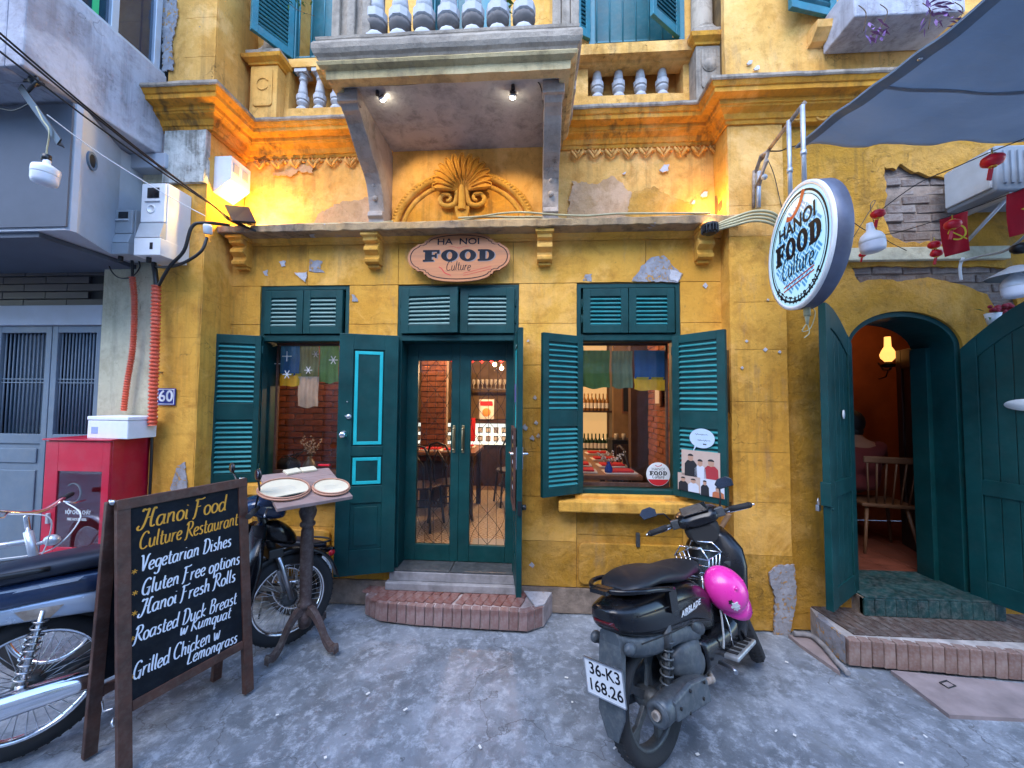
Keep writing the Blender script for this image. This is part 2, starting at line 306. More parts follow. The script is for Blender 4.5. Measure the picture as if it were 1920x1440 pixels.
GL = {  # single-stroke hand lettering: width, strokes (x,y ...) with x-height 5, ascender 9
'a': (5.6, ['4.4,4.3 3,5 1.2,4.4 .5,2.2 1.2,.4 2.8,.2 4.3,2', '4.6,5 4.3,2 4.6,.5 5.6,.4']),
'b': (5, ['1,9 .8,4 .8,.4 2.8,0 4.2,1.6 4,4 2.6,5 .9,3.4']),
'c': (4.4, ['4,4.2 2.8,5 1,4 .5,2 1.3,.4 2.8,0 4.2,.9']),
'd': (5.6, ['4.2,4.2 2.6,5 1,4.2 .5,2.2 1.2,.3 2.8,.2 4.4,2', '4.8,9 4.5,4 4.6,.6 5.6,.4']),
'e': (4.6, ['.7,2.3 3.6,3 3.9,4.3 2.6,5 1,4 .5,2 1.4,.3 3,0 4.3,1']),
'f': (3.6, ['4.4,8.2 3.4,9 2.2,7.6 1.8,4 1.6,-1 .8,-2.6', '.3,4.8 3.4,5']),
'g': (5.2, ['4.4,4.3 3,5 1.2,4.4 .6,2.4 1.4,.7 3,.6 4.4,2.2', '4.6,5 4.4,0 3.8,-2.8 2,-3.6 .6,-2.6']),
'h': (5.4, ['1,9 .9,4 .8,0', '.9,2.8 2.2,4.8 3.8,4.6 4,2.6 4,.6 5,.2']),
'i': (2.4, ['1,5 .9,1.4 1.3,.3 2.2,.4', '1.1,7 1.2,7.3']),
'k': (5, ['1,9 .9,4 .8,0', '4.2,5 1,2.4 4.6,0']),
'l': (2.4, ['1.1,9 .9,4 1,.8 2,.3']),
'm': (7.8, ['.9,5 .8,0', '.9,3 2,5 3.4,4.4 3.5,0', '3.5,3 4.8,5 6.2,4.4 6.3,.8 7.4,.4']),
'n': (5.4, ['.9,5 .8,0', '.9,2.8 2.2,4.9 3.8,4.6 4,2 4.1,.6 5.1,.4']),
'o': (4.8, ['2.6,5 1,4.2 .5,2.2 1.3,.3 2.8,0 4.2,1.2 4.3,3.6 2.6,5']),
'p': (5, ['1,5 .9,0 .8,-4', '.9,3.4 2.4,5 4,4.2 4.2,1.8 3,.2 1,.8']),
'q': (5, ['4.2,4.3 2.8,5 1,4.2 .6,2 1.5,.3 3,.3 4.2,2', '4.3,5 4.2,0 4.2,-4 5.2,-3']),
'r': (4, ['.9,5 .8,0', '.9,2.6 2,4.6 3.8,4.8']),
's': (4, ['3.4,4.5 2.2,5 1,4.2 1.5,3 3,2.2 3.3,.9 2.2,0 .5,.5']),
't': (3.6, ['1.6,7.6 1.4,3 1.6,.7 2.6,.1 3.6,.6', '.2,5 3.4,5.2']),
'u': (5.4, ['.8,5 .8,1.6 1.8,.1 3.4,.6 4.2,2.4', '4.3,5 4.2,1.2 5.2,.3']),
'w': (6.6, ['.5,5 1.4,.4 2.4,.4 3.4,4 4.2,.4 5.2,.4 6.2,5']),
'H': (8, ['-.6,1.6 -1.4,.6 -.6,-.4 1,0 2.2,2.6 3,6 3.6,9 2.2,8.6 .8,9.2 .2,8', '2.6,4.8 5.6,5', '7.6,8.4 6.8,9.2 6,8 5.4,4 5.6,1 6.6,.2 7.8,.8']),
'F': (6, ['1.6,9 1.3,4 .7,0 -.4,-1', '.2,8.2 1.2,9 4,8.8 6.2,9.4', '1.4,5 4,5.2']),
'C': (6.6, ['6,7.6 5,9 2.8,8.6 1,6 .6,3 1.6,.6 3.8,0 6,1.2']),
'R': (6.6, ['1.8,8.8 1.4,4 .8,0 -.6,-1', '.2,7.6 1.6,9.2 4.4,9.2 5.4,7.4 4.2,5.2 1.6,4.6', '2.6,4.6 4.4,2 6.6,.2']),
'V': (6, ['-.4,8.6 .6,9 1.4,6 2.4,0', '2.4,0 3.8,4 4.8,8 6.2,9.2']),
'D': (7, ['1.8,8.8 1.5,4 1.2,0', '.2,8 2,9.2 5,8.4 6.4,5 5,1.2 2.6,-.2 .4,.4']),
'G': (7, ['6,7.8 4.6,9.2 2.2,8.2 .8,5 1,1.6 3,0 5.2,1 5.8,3.6', '3.6,3.8 6.6,4 ', '5.8,3.8 5.6,.4 5,-.6']),
'B': (6, ['1.6,9 1.2,4 1,0', '.4,8.2 2.6,9.2 4.8,8.2 4.4,5.8 1.6,4.9 4.4,4.6 5.2,2 3.4,0 .8,.2']),
'K': (6.2, ['1.6,9 1.2,4 1,0', '5.8,9 3,6 1.4,4.6 3.6,2.4 6.2,0']),
'L': (5.2, ['1.4,9 1.1,4 .9,.3 3,.1 5,.5']),
}
def crom(p, k=5):
    if len(p) < 3: return p
    q = [p[0]]+p+[p[-1]]; out = []
    for i in range(1, len(q)-2):
        a, b, c, d = q[i-1], q[i], q[i+1], q[i+2]
        for j in range(k):
            t = j/k; out.append(tuple(.5*((2*b[m])+(-a[m]+c[m])*t+(2*a[m]-5*b[m]+4*c[m]-d[m])*t*t+(-a[m]+3*b[m]-3*c[m]+d[m])*t**3) for m in range(len(b))))
    out.append(p[-1]); return out
def ribbon(mb, pts, w, M4, th=.0006, nib=True):
    P = [Vector(p).to_2d() for p in pts]; n = len(P); L = []; Rr = []
    for i in range(n):
        d = P[min(i+1, n-1)]-P[max(i-1, 0)]; d = d.normalized() if d.length > 1e-9 else Vector((1, 0)); nn = Vector((-d.y, d.x))
        k = w*(.62+.5*abs(d.y)) if nib else w
        if i in (0, n-1): k *= .8
        L.append(P[i]+nn*k/2); Rr.append(P[i]-nn*k/2)
    rs = [[(a.x, a.y, 0), (a.x, a.y, th), (b.x, b.y, th), (b.x, b.y, 0)] for a, b in zip(L, Rr)]
    mb.rings(rs, M4, 0, True, False)
def hand(mb, s, M4, width, height=None, w=.8, slant=.18):   # writes s from origin along +x so that it spans width
    x = 0; items = []
    for ch in s:
        if ch == ' ': x += 3.2; continue
        gw, st = GL[ch]; items.append((x, st)); x += gw+.3
    kx = width/x; ky = (height/9) if height else kx
    for ox, st in items:
        jy = R_.uniform(-.2, .2)
        for q in st:
            p = [tuple(float(c) for c in u.split(',')) for u in q.split()]
            p = crom(p, 4); p = [((ox+a+slant*b)*kx, (b+jy)*ky) for a, b in p]
            ribbon(mb, p, w*(kx+ky)/2, M4)
def slabF(x, w, h):
    t = h*.24; s = h*.16; m = w*.42; a = w*.12
    return [[(x, 0), (x+m+a*2, 0), (x+m+a*2, s), (x+m+a, s), (x+m+a, h*.40), (x+w*.72, h*.40), (x+w*.72, h*.30), (x+w*.84, h*.30), (x+w*.84, h*.70), (x+w*.72, h*.70), (x+w*.72, h*.58), (x+m+a, h*.58), (x+m+a, h-s), (x+w*.84, h-s), (x+w*.84, h*.66), (x+w, h*.66), (x+w, h), (x, h), (x, h-s), (x+a, h-s), (x+a, s), (x, s)]]
def slabO(x, w, h): return [ell(x+w/2, h/2, w/2, h/2*1.03, 36), ell(x+w/2, h/2, w*.17, h*.33, 24)]
def slabD(x, w, h):
    s = h*.16; a = w*.1
    o = [(x, 0), (x+w*.5, 0)]+[(x+w*.5+w*.5*math.sin(t), h/2-h/2*math.cos(t)) for t in [math.pi*i/14 for i in range(1, 14)]]+[(x+w*.5, h), (x, h), (x, h-s), (x+a, h-s), (x+a, s), (x, s)]
    i = [(x+w*.46, s), (x+w*.52, s)]+[(x+w*.52+w*.14*math.sin(t), h/2-(h/2-s)*math.cos(t)) for t in [math.pi*i/10 for i in range(1, 10)]]+[(x+w*.52, h-s), (x+w*.46, h-s)]
    return [o, i]
def food_mesh(w, h, mat, ex=.001):   # the heavy slab word, centred
    u = w/4.3; x = -w/2; lp = []
    lp += slabF(x, u, h); lp += slabO(x+u*1.1, u, h); lp += slabO(x+u*2.2, u, h); lp += slabD(x+u*3.3, u, h)
    lp = [[(a, b-h/2) for a, b in l] for l in lp]
    return loops_mesh(lp, ex, mat)
def face_mat(c, u, n):     # frame: x = u, z = outward n, y = up
    u = Vector(u).normalized(); n = Vector(n).normalized(); v = n.cross(u).normalized()
    m = Matrix.Identity(4); m.col[0][:3] = u; m.col[1][:3] = v; m.col[2][:3] = n; m.col[3][:3] = Vector(c); return m
# ---------------------------------------------------------------- ground
g = MB(); nx = 60
vs_ = []; fs_ = []
for i in range(nx+1):
    for j in range(nx+1):
        x = -6+12*i/nx; y = -3+6.6*j/nx
        z = noise.noise(Vector((x*.7, y*.7, 3)))*.012-.012
        vs_.append((x, y, z))
for i in range(nx):
    for j in range(nx): a = i*(nx+1)+j; fs_.append((a, a+nx+1, a+nx+2, a+1))
g.add(vs_, fs_, sm=True)
g.bx(-60, 60, -60, 60, -.2, -.05)
ground = struct('ground', g, M['ground'])
def rough(mb, amp=.004, f=9.0):
    for i, v in enumerate(mb.v): mb.v[i] = v + noise.noise_vector(v*f)*amp
    return mb
def dense(path, step=.06):
    out = []
    for a, b in zip(path, path[1:]):
        a = Vector(a); b = Vector(b); n = max(1, int((b-a).length/step))
        out += [a.lerp(b, i/n) for i in range(n)]
    return out+[Vector(path[-1])]
def patchslab(x0, x1, y, z0, z1, th, amp=.0035, cell=.05, M4=None):   # slab whose front is uneven plaster, edges softened
    mb = MB(); nx = max(2, int((x1-x0)/cell)); nz = max(2, int((z1-z0)/cell)); e = .0008
    vs = []; fs = []
    for i in range(nx+1):
        for j in range(nz+1):
            x = x0+(x1-x0)*i/nx; z = z0+(z1-z0)*j/nz
            edge = i in (0, nx) or j in (0, nz)
            d = noise.noise(Vector((x*3, y, z*3)))*amp*1.5+noise.noise(Vector((x*11, y, z*11)))*amp*.6
            if edge: x += noise.noise(Vector((x*15, 5, z*15)))*.0035; z += noise.noise(Vector((x*15, 9, z*15)))*.0035
            vs.append((x, y-d+(e if edge else 0), z))
    for i in range(nx):
        for j in range(nz): a = i*(nz+1)+j; fs.append((a, a+nz+1, a+nz+2, a+1))
    mb.add(vs, fs, M4, 0, True)
    bd = [i*(nz+1) for i in range(nx+1)]+[nx*(nz+1)+j for j in range(1, nz+1)]+[i*(nz+1)+nz for i in range(nx-1, -1, -1)]+[j for j in range(nz-1, 0, -1)]
    n = len(bd); f0 = len(mb.v)
    for k in bd: mb.v.append(mb.v[k].copy())
    bd_ = bd; bd = [f0+k for k in range(n)]; b0 = len(mb.v)
    for k in bd_: v = vs[k]; mb.v.append((M4 @ Vector((v[0], y+th, v[2]))) if M4 is not None else Vector((v[0], y+th, v[2])))
    for k in range(n):
        mb.f.append([bd[k], bd[(k+1) % n], b0+(k+1) % n, b0+k]); mb.m.append(0); mb.sm.append(False)
    return mb
# ---------------------------------------------------------------- the yellow house
F0, F1 = 3.2, 3.3
house = thing('yellow_house', 'old ochre yellow colonial townhouse with peeling plaster, teal shutters and a balcony over the door', 'building', (0, 3.3, 0))
XL = -2.74; XR = 1.55
LW = (-2.42, -1.62, 1.0, 2.69); DO = (-1.187, -.15, .30, 2.68); RW = (.335, 1.175, .95, 2.68)
mb = MB(); Yb = F0+.012
for x0, x1 in ((XL, LW[0]), (LW[1], DO[0]), (DO[1], RW[0]), (RW[1], XR)): mb.bx(x0, x1, Yb, 3.45, 0, 2.68)
mb.bx(XL, XR, Yb, 3.45, 2.681, 3.17); mb.bx(LW[0]-.001, LW[1]+.001, Yb+.001, 3.449, 0, LW[2]); mb.bx(RW[0]-.001, RW[1]+.001, Yb+.001, 3.449, 0, RW[2])
obj('wall_core', mb, M['joint'], house)
levels = [.2, .56, .92, 1.28, 1.64, 2.0, 2.35, 2.69]
gp = .0045
def blocks(x0, x1, lv, y=F0, th=.03, mat='yellow', par=house, cuts=()):
    for k in range(len(lv)-1):
        xs = [x0]+[c for c in cuts if x0 < c < x1]+[x1]
        for a, b in zip(xs, xs[1:]):
            m_ = patchslab(a+gp/2, b-gp/2, y+R_.uniform(-.002, .002), lv[k]+gp/2, lv[k+1]-gp/2, th)
            obj('wall_block', m_, M[mat if lv[k] > .4 or mat != 'yellow' else 'yellow_moss'], par)
for x0, x1 in ((XL, LW[0]), (LW[1], DO[0]), (DO[1], RW[0]), (RW[1], XR)): blocks(x0, x1, levels)
blocks(LW[0], LW[1], [.2, .62, LW[2]-.06], mat='yellow_moss'); blocks(RW[0], RW[1], [.2, .62, RW[2]-.06], mat='yellow_moss')
blocks(XL, XR, [2.69, 3.045], cuts=(-2.0, -1.19, -.2, .9))
for a, b in ((XL, DO[0]), (DO[1], XR)): obj('plinth', patchslab(a, b, F0-.012, 0, .195, .05, .006), M['mortar_dark'], house)
# raised panels under the windows
def rrect(x0, x1, z0, z1, r, n=5):
    out = []
    for cx, cz, a0 in ((x1-r, z1-r, 0), (x0+r, z1-r, 90), (x0+r, z0+r, 180), (x1-r, z0+r, 270)):
        out += [(cx+r*math.cos(rad(a0+90*i/n)), cz+r*math.sin(rad(a0+90*i/n))) for i in range(n+1)]
    return out
a = W(1084, 1108, F0); b = W(1292, 1022, F0)
pn = MB(); pn.prism(rrect(a.x, b.x, .235, b.z, .05), F0-.028, F0+.001); obj('wall_panel', pn, M['yellow_moss'], house, bevel=.008)
pn = MB(); pn.prism(rrect(-2.3, -1.72, .25, .60, .05), F0-.028, F0+.001); obj('wall_panel', pn, M['yellow_moss'], house, bevel=.008)
# peeled patches: thin broken skim showing grey undercoat
def skimmat(nm, a, b, th_):
    t = NT(nm); co = t.pos(); c = t.mix(t.ramp(t.noise(co, 16, 8, .7), .35, .65), a, b); f = t.ramp(t.noise(co, 24, 10, .7, .8), th_, th_+.03); c = t.mix(f, c, (.58, .30, .08)); c = t.mix(t.math('MULTIPLY', t.ramp(t.noise(co, 60, 6, .7), .6, .7), .6), c, (.12, .10, .09))
    return t.set(col=c, rough=.9, spec=.2, nrm=t.bump(t.noise(co, 30, 8, .7), .9, .008, t.bump(f, .8, .004)))
M['skim'] = skimmat('grey_skim_coat', (.40, .39, .42), (.24, .23, .24), .56); M['skim_w'] = skimmat('white_skim_coat', (.60, .58, .60), (.44, .42, .44), .62)
def patch(pts, y, mat='skim', th=.0025, jag=.010):
    P = [W(px, py, y) for px, py in pts]; lp = []
    for i, p in enumerate(P):
        q = P[(i+1) % len(P)]; n = max(2, int((q-p).length/.008))
        for k in range(n):
            v = p.lerp(q, k/n); v = v+noise.noise_vector(v*31)*jag+noise.noise_vector(v*90)*jag*.5; lp.append((v.x, v.z))
    m_ = MB(); m_.prism(lp, y-th, y+.004); return obj('peeled_patch', m_, M[mat], house)
patch([(1185, 527), (1203, 500), (1222, 482), (1246, 478), (1262, 500), (1280, 514), (1272, 529)], F0-.004)
patch([(1258, 505), (1279, 512), (1272, 527), (1256, 524)], F0-.008, 'skim_w')
patch([(581, 487), (604, 489), (601, 504), (609, 511), (580, 510)], F0-.004); patch([(552, 512), (576, 510), (572, 529)], F0-.006, 'skim_w')
patch([(524, 491), (534, 489), (536, 499), (529, 500)], F0-.004, 'skim_w'); patch([(494, 508), (502, 507), (502, 518), (496, 517)], F0-.004, 'skim_w')
patch([(659, 552), (666, 553), (671, 566), (661, 566)], F0-.004); patch([(1098, 515), (1110, 512), (1109, 528), (1092, 526)], F0-.004)
for px, py, s in ((984, 802, 6), (998, 822, 5), (1009, 818, 4), (1003, 746, 4), (1005, 793, 4), (997, 1060, 5), (1322, 536, 5), (990, 640, 3)):
    patch([(px-s, py), (px, py-s*1.3), (px+s, py), (px+s*.4, py+s)], F0-.004, 'skim_w', jag=.004)
# moulding + ledge + corbels
mb = MB(); mb.sweep(dense([(XL+.01, F0), (XR, F0)]), [(-.02, 3.046), (.012, 3.046), (.016, 3.06), (.03, 3.066), (.036, 3.082), (.05, 3.094), (-.02, 3.094)]); obj('bed_moulding', rough(mb, .002), M['yellow'], house)
mb = MB(); mb.sweep(dense([(XL-.02, F0), (XR+.02, F0)], .035), [(-.05, 3.095), (.175, 3.095), (.18, 3.10), (.182, 3.15), (.165, 3.162), (.09, 3.172), (-.1, 3.18)]); obj('ledge', rough(mb, .009, 14), M['grime'], house)
for px in (453, 700, 1021, 1320):
    c = W(px, 490, F0-.05); x = c.x
    mb = MB(); pr = [(-.02, 3.093), (.15, 3.093), (.15, 3.065), (.13, 3.055), (.125, 3.03), (.085, 3.02), (.09, 3.0), (.11, 2.985), (.115, 2.955), (.09, 2.94), (.07, 2.925), (.075, 2.90), (.095, 2.885), (.09, 2.86), (.06, 2.85), (-.02, 2.85)]
    mb.sweep([(x-.062, F0), (x+.062, F0)], pr); mb.bx(x-.075, x+.075, F0-.155, F0+.01, 3.066, 3.0925); mb.bx(x-.05, x+.05, F0-.05, F0+.01, 2.825, 2.849)
    obj('corbel', rough(mb, .002), M['yellow'], house, bevel=.004)
# upper wall
zA = W(1175, 188, 3.36).z; zB = W(1175, 106, 3.36).z
mb = MB(); 
nxu, nzu = 90, 24; vs_ = []; fs_ = []
for i in range(nxu+1):
    for j in range(nzu+1):
        x = -2.68+(1.56+2.68)*i/nxu; z = 3.15+(zA-3.15)*j/nzu
        vs_.append((x, F1-noise.noise(Vector((x*2.5, 1, z*2.5)))*.012-noise.noise(Vector((x*9, 1, z*9)))*.004, z))
for i in range(nxu):
    for j in range(nzu): a_ = i*(nzu+1)+j; fs_.append((a_, a_+nzu+1, a_+nzu+2, a_+1))
mb.add(vs_, fs_, sm=True); mb.bx(-2.7, 1.57, F1+.02, 3.6, 3.15, zA-.002)
obj('upper_wall', mb, M['yellow_up'], house)
for px, py, s in ((1245, 316, 9), (1170, 325, 3), (1320, 365, 7), (1300, 380, 4), (600, 255, 3), (1405, 118, 5), (1418, 128, 6)):
    patch([(px-s, py+s*.4), (px, py-s*.7), (px+s, py-s*.8), (px+s*.8, py+s*.5), (px-s*.4, py+s*.8)], (F1 if px < 1365 else 3.06)-.012, 'skim_w', jag=.006, th=.006)
# exposed under-plaster regions on the upper wall
def bigpatch(pts, y, mat, nm='peeled_patch'): return patch(pts, y, mat, .004, .02)
M['under_pink'] = plaster('pinkish_underplaster', (.56, .36, .22), (.48, .30, .15), (.34, .19, .09), .8, .1, bumpd=.01, s0=2)
M['under_ochre'] = plaster('rough_ochre_underplaster', (.52, .29, .06), (.46, .24, .04), (.24, .13, .04), .8, .1, bumpd=.014, s0=2)
bigpatch([(1062, 412), (1075, 340), (1120, 345), (1150, 330), (1185, 362), (1180, 395), (1168, 418)], F1-.010, 'under_pink')
bigpatch([(1185, 362), (1225, 350), (1262, 372), (1300, 385), (1292, 420), (1170, 420), (1178, 392)], F1-.014, 'under_ochre')
bigpatch([(580, 428), (600, 400), (640, 380), (690, 372), (706, 395), (706, 425)], F1-.010, 'under_pink')
bigpatch([(508, 325), (540, 318), (560, 308), (590, 312), (585, 326), (560, 322), (545, 330), (515, 330)], F1-.012, 'under_pink')
# zone with the small baluster recesses
xs = [(-2.7, -2.66), ]
rl0, rl1 = W(548, 180, 3.36).x, -1.35; rr0, rr1 = W(1101, 150, 3.36).x, W(1277, 150, 3.36).x
mb = MB(); mb.bx(-2.7, rl0, F1+.01, 3.6, zA-.001, zB); mb.bx(rl1, rr0, F1+.01, 3.6, zA-.001, zB); mb.bx(rr1, 1.57, F1+.01, 3.6, zA-.001, zB); mb.bx(rl0-.01, rr1+.01, 3.50, 3.62, zA-.02, zB+.01)
mb.bx(-2.7, 1.57, F1+.005, 3.6, zB, zB+.08); obj('parapet_wall', mb, M['yellow_up'], house)
cz = W(1180, 99, 3.2).z; cz1 = W(1180, 80, 3.2).z
mb = MB(); mb.sweep(dense([(.27, F1), (1.50, F1)]), [(-.1, cz-.03), (.02, cz-.02), (.03, cz), (.10, cz+.002), (.105, cz1), (-.15, cz1+.015)]); obj('coping', rough(mb, .003), M['yellow_up'], house)
mb = MB(); mb.sweep(dense([(-2.0, F1), (-1.42, F1)]), [(-.1, cz-.03), (.02, cz-.02), (.03, cz-.01), (.07, cz+.01), (.075, cz1), (-.15, cz1+.02)]); obj('coping', rough(mb, .003), M['yellow_up'], house)
# balusters
bp = [(.055, 0), (.056, .03), (.045, .05), (.030, .058), (.030, .07), (.05, .085), (.052, .10), (.043, .112)]
bm_ = MB(); bm_.lathe(bp, 12, sm=True); dark_i = MB()
bm_.lathe([(.047, .112), (.055, .118), (.055, .158), (.050, .163)], 10, sm=False)
bm_.lathe([(.041, .163), (.040, .20), (.029, .28), (.027, .30), (.036, .305), (.036, .315), (.028, .32), (.034, .34), (.050, .355)], 12)
bm_.bx(-.055, .055, -.055, .055, .355, .385)
bal_me = bm_.mesh('baluster', [M['white_stone']])
bal_dark = MB().lathe([(.031, .057), (.051, .084), (.053, .10), (.044, .1125), (.03, .114)], 12).mesh('baluster_ring', [M['dark_stone']])
def baluster(x, y, z, h, dark=False):
    s = h/.385; o = inst('baluster', bal_me, T(x, y-3.3, z) @ Matrix.Diagonal((s, s, s, 1)), house)
    if dark:
        r = bpy.data.objects.new('baluster_ring', bal_dark); link(r, o); r.matrix_local = Matrix.Diagonal((1.03, 1.03, 1, 1))
for px in (1120, 1160, 1201, 1242): q = W(px, 187, 3.36); baluster(q.x, 3.37, zA, zB-zA)
zL = W(565, 213, 3.36).z
for px in (566, 598, 630): q = W(px, 213, 3.36); baluster(q.x, 3.37, zA-.005, zB-zA)
# cornice, returns over both piers
PLX0, PLX1, PLY = -3.10, -2.66, 2.9
cpr = [(-.04, 3.895), (.012, 3.895), (.02, 3.92), (.03, 3.925), (.045, 3.96), (.085, 3.985), (.09, 3.995), (.10, 4.0), (.105, 4.03), (.12, 4.035), (.165, 4.045), (.17, 4.075), (.18, 4.08), (.20, 4.11), (-.04, 4.118)]
ctop = [(-.04, 4.117), (.205, 4.109), (.212, 4.12), (.21, 4.14), (.1, 4.165), (-.04, 4.175)]
cl = dense([(PLX0, PLY), (PLX1, PLY), (PLX1, F1), (-1.30, F1)], .08); cr = dense([(.06, F1), (1.50, F1), (1.50, 3.06), (5.2, 3.06)], .08)
for c_ in (cl, cr):
    mb = MB(); mb.sweep(c_, cpr); obj('cornice', rough(mb, .0035, 11), M['cornice'] if c_ is cl else M['cornice'], house)
    mb = MB(); mb.sweep(c_, ctop); obj('cornice_capping', rough(mb, .006, 11), M['weather'], house)
# hanging leaf relief under the cornice
lf = MB(); 
def leafshape(mb, x, z):
    for sgn in (-1, 1):
        mb.tube([(x+sgn*.05, F1-.012, z+.0), (x+sgn*.045, F1-.03, z-.03), (x+sgn*.02, F1-.03, z-.06), (x, F1-.02, z-.085)], [.010, .014, .012, .005], 6)
    mb.tube([(x-.02, F1-.015, z), (x, F1-.025, z-.045), (x+.02, F1-.015, z)], .008, 5)
    mb.ball((x+.065, F1-.01, z-.02), .016, n=8)
for px0, px1, n, py in ((1082, 1340, 9, 258), (492, 660, 6, 276)):
    a = W(px0, py, F1).x; b = W(px1, py, F1).x
    for i in range(n):
        m_ = MB(); leafshape(m_, a+(b-a)*i/(n-1), 3.885); obj('leaf_relief', m_, M['yellow_up'], house)
# arch relief and shell over the door
ac = Vector((-.655, F1, 3.20)); arx, arz = .61, .50
def arc(rx, rz, y, n=28, a0=0, a1=180): return [(ac.x+rx*math.cos(rad(a0+(a1-a0)*i/n)), y, ac.z+rz*math.sin(rad(a0+(a1-a0)*i/n))) for i in range(n+1)]
mb = MB(); mb.tube(arc(arx, arz, F1-.015), .04, 8); mb.tube(arc(arx-.075, arz-.07, F1-.005), .022, 8); obj('arch_moulding', rough(mb, .004, 20), M['yellow'], house)
mb = MB()
for i in range(54):
    t = math.pi*(i+.5)/54; mb.ball((ac.x+(arx+.005)*math.cos(t), F1-.05, ac.z+(arz+.005)*math.sin(t)), .015, n=6, sq=(1.2, .8, .8))
o = obj('rope_relief', mb, M['yellow'], house); o['kind'] = 'stuff'
mb = MB(); mb.prism([(p[0], p[2]) for p in arc(arx-.09, arz-.085, 0)], F1-.008, F1+.02); obj('tympanum', mb, M['cornice'], house)  # orange plaster here carries the spotlight's glow in its colour
sc0 = Vector((ac.x+.005, F1-.05, 3.50))
for i in range(13):
    a_ = rad(8+164*i/12); L = .245+.065*math.sin(a_); dx, dz = math.cos(a_), math.sin(a_)
    pts = [sc0+Vector((dx*L*t*.97, -.035*math.sin(t*2.4), dz*L*t+.02)) for t in (.15, .4, .65, .85, .97, 1.03)]
    m_ = MB(); m_.tube(pts, [.010, .018, .026, .028, .020, .004], 8)
    rim = [sc0+Vector((dx*L*t+s_*-dz*w_, -.062*math.sin(t*2.4)-.01, dz*L*t+.02+s_*dx*w_)) for s_, seq in ((1, ((.3, .012), (.6, .022), (.85, .024), (1.02, .012))), (-1, ((1.02, .012), (.85, .024), (.6, .022), (.3, .012)))) for t, w_ in seq]
    m_.tube(rim, .006, 5); obj('shell_petal', m_, M['cornice'], house)
for sgn in (-1, 1):
    c = Vector((ac.x+sgn*.135, F1-.045, 3.46)); pts = []; rr = []
    pts.append(Vector((ac.x+sgn*.03, F1-.06, 3.60))); rr.append(.012); pts.append(Vector((ac.x+sgn*.045, F1-.06, 3.52))); rr.append(.018)
    for i in range(18):
        a_ = rad(200+430*i/17); r_ = .085-.066*i/17
        pts.append(c+Vector((sgn*math.cos(a_)*r_, -.012*i/17, math.sin(a_)*r_*.85))); rr.append(.024-.012*i/17)
    m_ = MB(); m_.tube(crom([tuple(p) for p in pts], 2), [rr[min(len(rr)-1, i//2)] for i in range(len(crom([tuple(p) for p in pts], 2)))], 8); obj('scroll_relief', m_, M['yellow'], house)
m_ = MB(); m_.tube([(ac.x, F1-.04, 3.64), (ac.x, F1-.06, 3.54), (ac.x, F1-.05, 3.42), (ac.x, F1-.045, 3.36)], [.012, .03, .034, .04], 8)
m_.prism([(ac.x-.07, 3.40), (ac.x+.07, 3.40), (ac.x+.035, 3.22), (ac.x-.035, 3.22)], F1-.05, F1); obj('stem_relief', m_, M['yellow'], house, bevel=.006)
# balcony
BX0, BX1, BY, BZ = -1.455, .215, 2.47, 3.90
bpath = [(BX0, 3.3), (BX0, BY), (BX1, BY), (BX1, 3.3)]
mb = MB(); mb.sweep(dense(bpath), [(-.07, BZ), (.0, BZ), (.004, BZ+.055), (.02, BZ+.06), (.04, BZ+.07), (.048, BZ+.088), (.035, BZ+.105), (-.07, BZ+.105)]); obj('balcony_fascia', rough(mb, .003), M['weather_pale'], house)
mb = MB(); mb.sweep(dense(bpath), [(-.07, BZ+.1055), (.035, BZ+.1055), (.042, BZ+.12), (.06, BZ+.135), (.072, BZ+.16), (.074, BZ+.195), (.064, BZ+.22), (.048, BZ+.23), (.054, BZ+.24), (.056, BZ+.258), (.03, BZ+.268), (-.1, BZ+.28)]); obj('balcony_cornice', rough(mb, .005, 12), M['weather'], house)
mb = MB(); mb.bx(BX0+.06, BX1-.06, BY+.06, 3.3, BZ+.035, BZ+.25); obj('balcony_slab', mb, M['soffit'], house)
mb = MB(); mb.bx(BX0+.075, BX1-.075, BY+.07, 3.45, BZ+.262, BZ+.279); obj('balcony_floor', mb, M['weather'], house)
for x0, x1 in ((-1.43, -1.30), (.045, .175)):
    S = [(3.32, BZ+.034), (2.60, BZ+.034), (2.60, BZ-.05), (2.64, BZ-.09), (2.67, BZ-.10), (2.72, BZ-.13), (2.80, BZ-.20), (2.90, BZ-.28), (3.0, BZ-.34), (3.06, BZ-.40), (3.10, BZ-.48), (3.12, BZ-.56), (3.13, BZ-.60), (3.10, BZ-.61), (3.09, BZ-.65), (3.12, BZ-.67), (3.12, BZ-.71), (3.32, BZ-.71)]
    m_ = MB(); m_.prism(S, -x1, -x0, Rot(90, 'Z')); m_.bx(x0-.012, x1+.012, 2.585, 2.66, BZ-.06, BZ+.033)
    for q in ((3.085, BZ-.40), (3.11, BZ-.50)): m_.ball(((x0+x1)/2, q[0]-.01, q[1]), .022, n=10)
    obj('balcony_bracket', rough(m_, .003), M['bracket'], house, bevel=.006)
for px in (704, 749, 794, 840, 886, 933, 982): q = W(px, 62, BY+.06); baluster(q.x, BY+.07, BZ+.278, .56, True)
for px0, px1 in ((617, 702), (1035, 1092)):
    a = W(px0, 60, BY+.02).x; b = W(px1 if px1 < 900 else 1086, 60, BY+.02).x
    m_ = MB(); m_.bx(a+.01, b-.01, BY+.03, BY+.22, BZ+.27, BZ+1.05); n_ = 3
    for i in range(n_): xx = a+(b-a)*(i+.5)/n_; m_.bx(xx-.028, xx+.028, BY+.0, BY+.035, BZ+.275, BZ+1.05)
    obj('balcony_post', m_, M['weather'], house, bevel=.006)
m_ = MB(); m_.bx(BX0, BX1, BY+.0, BY+.16, BZ+.84, BZ+.92); obj('balcony_rail', m_, M['weather'], house, bevel=.01)
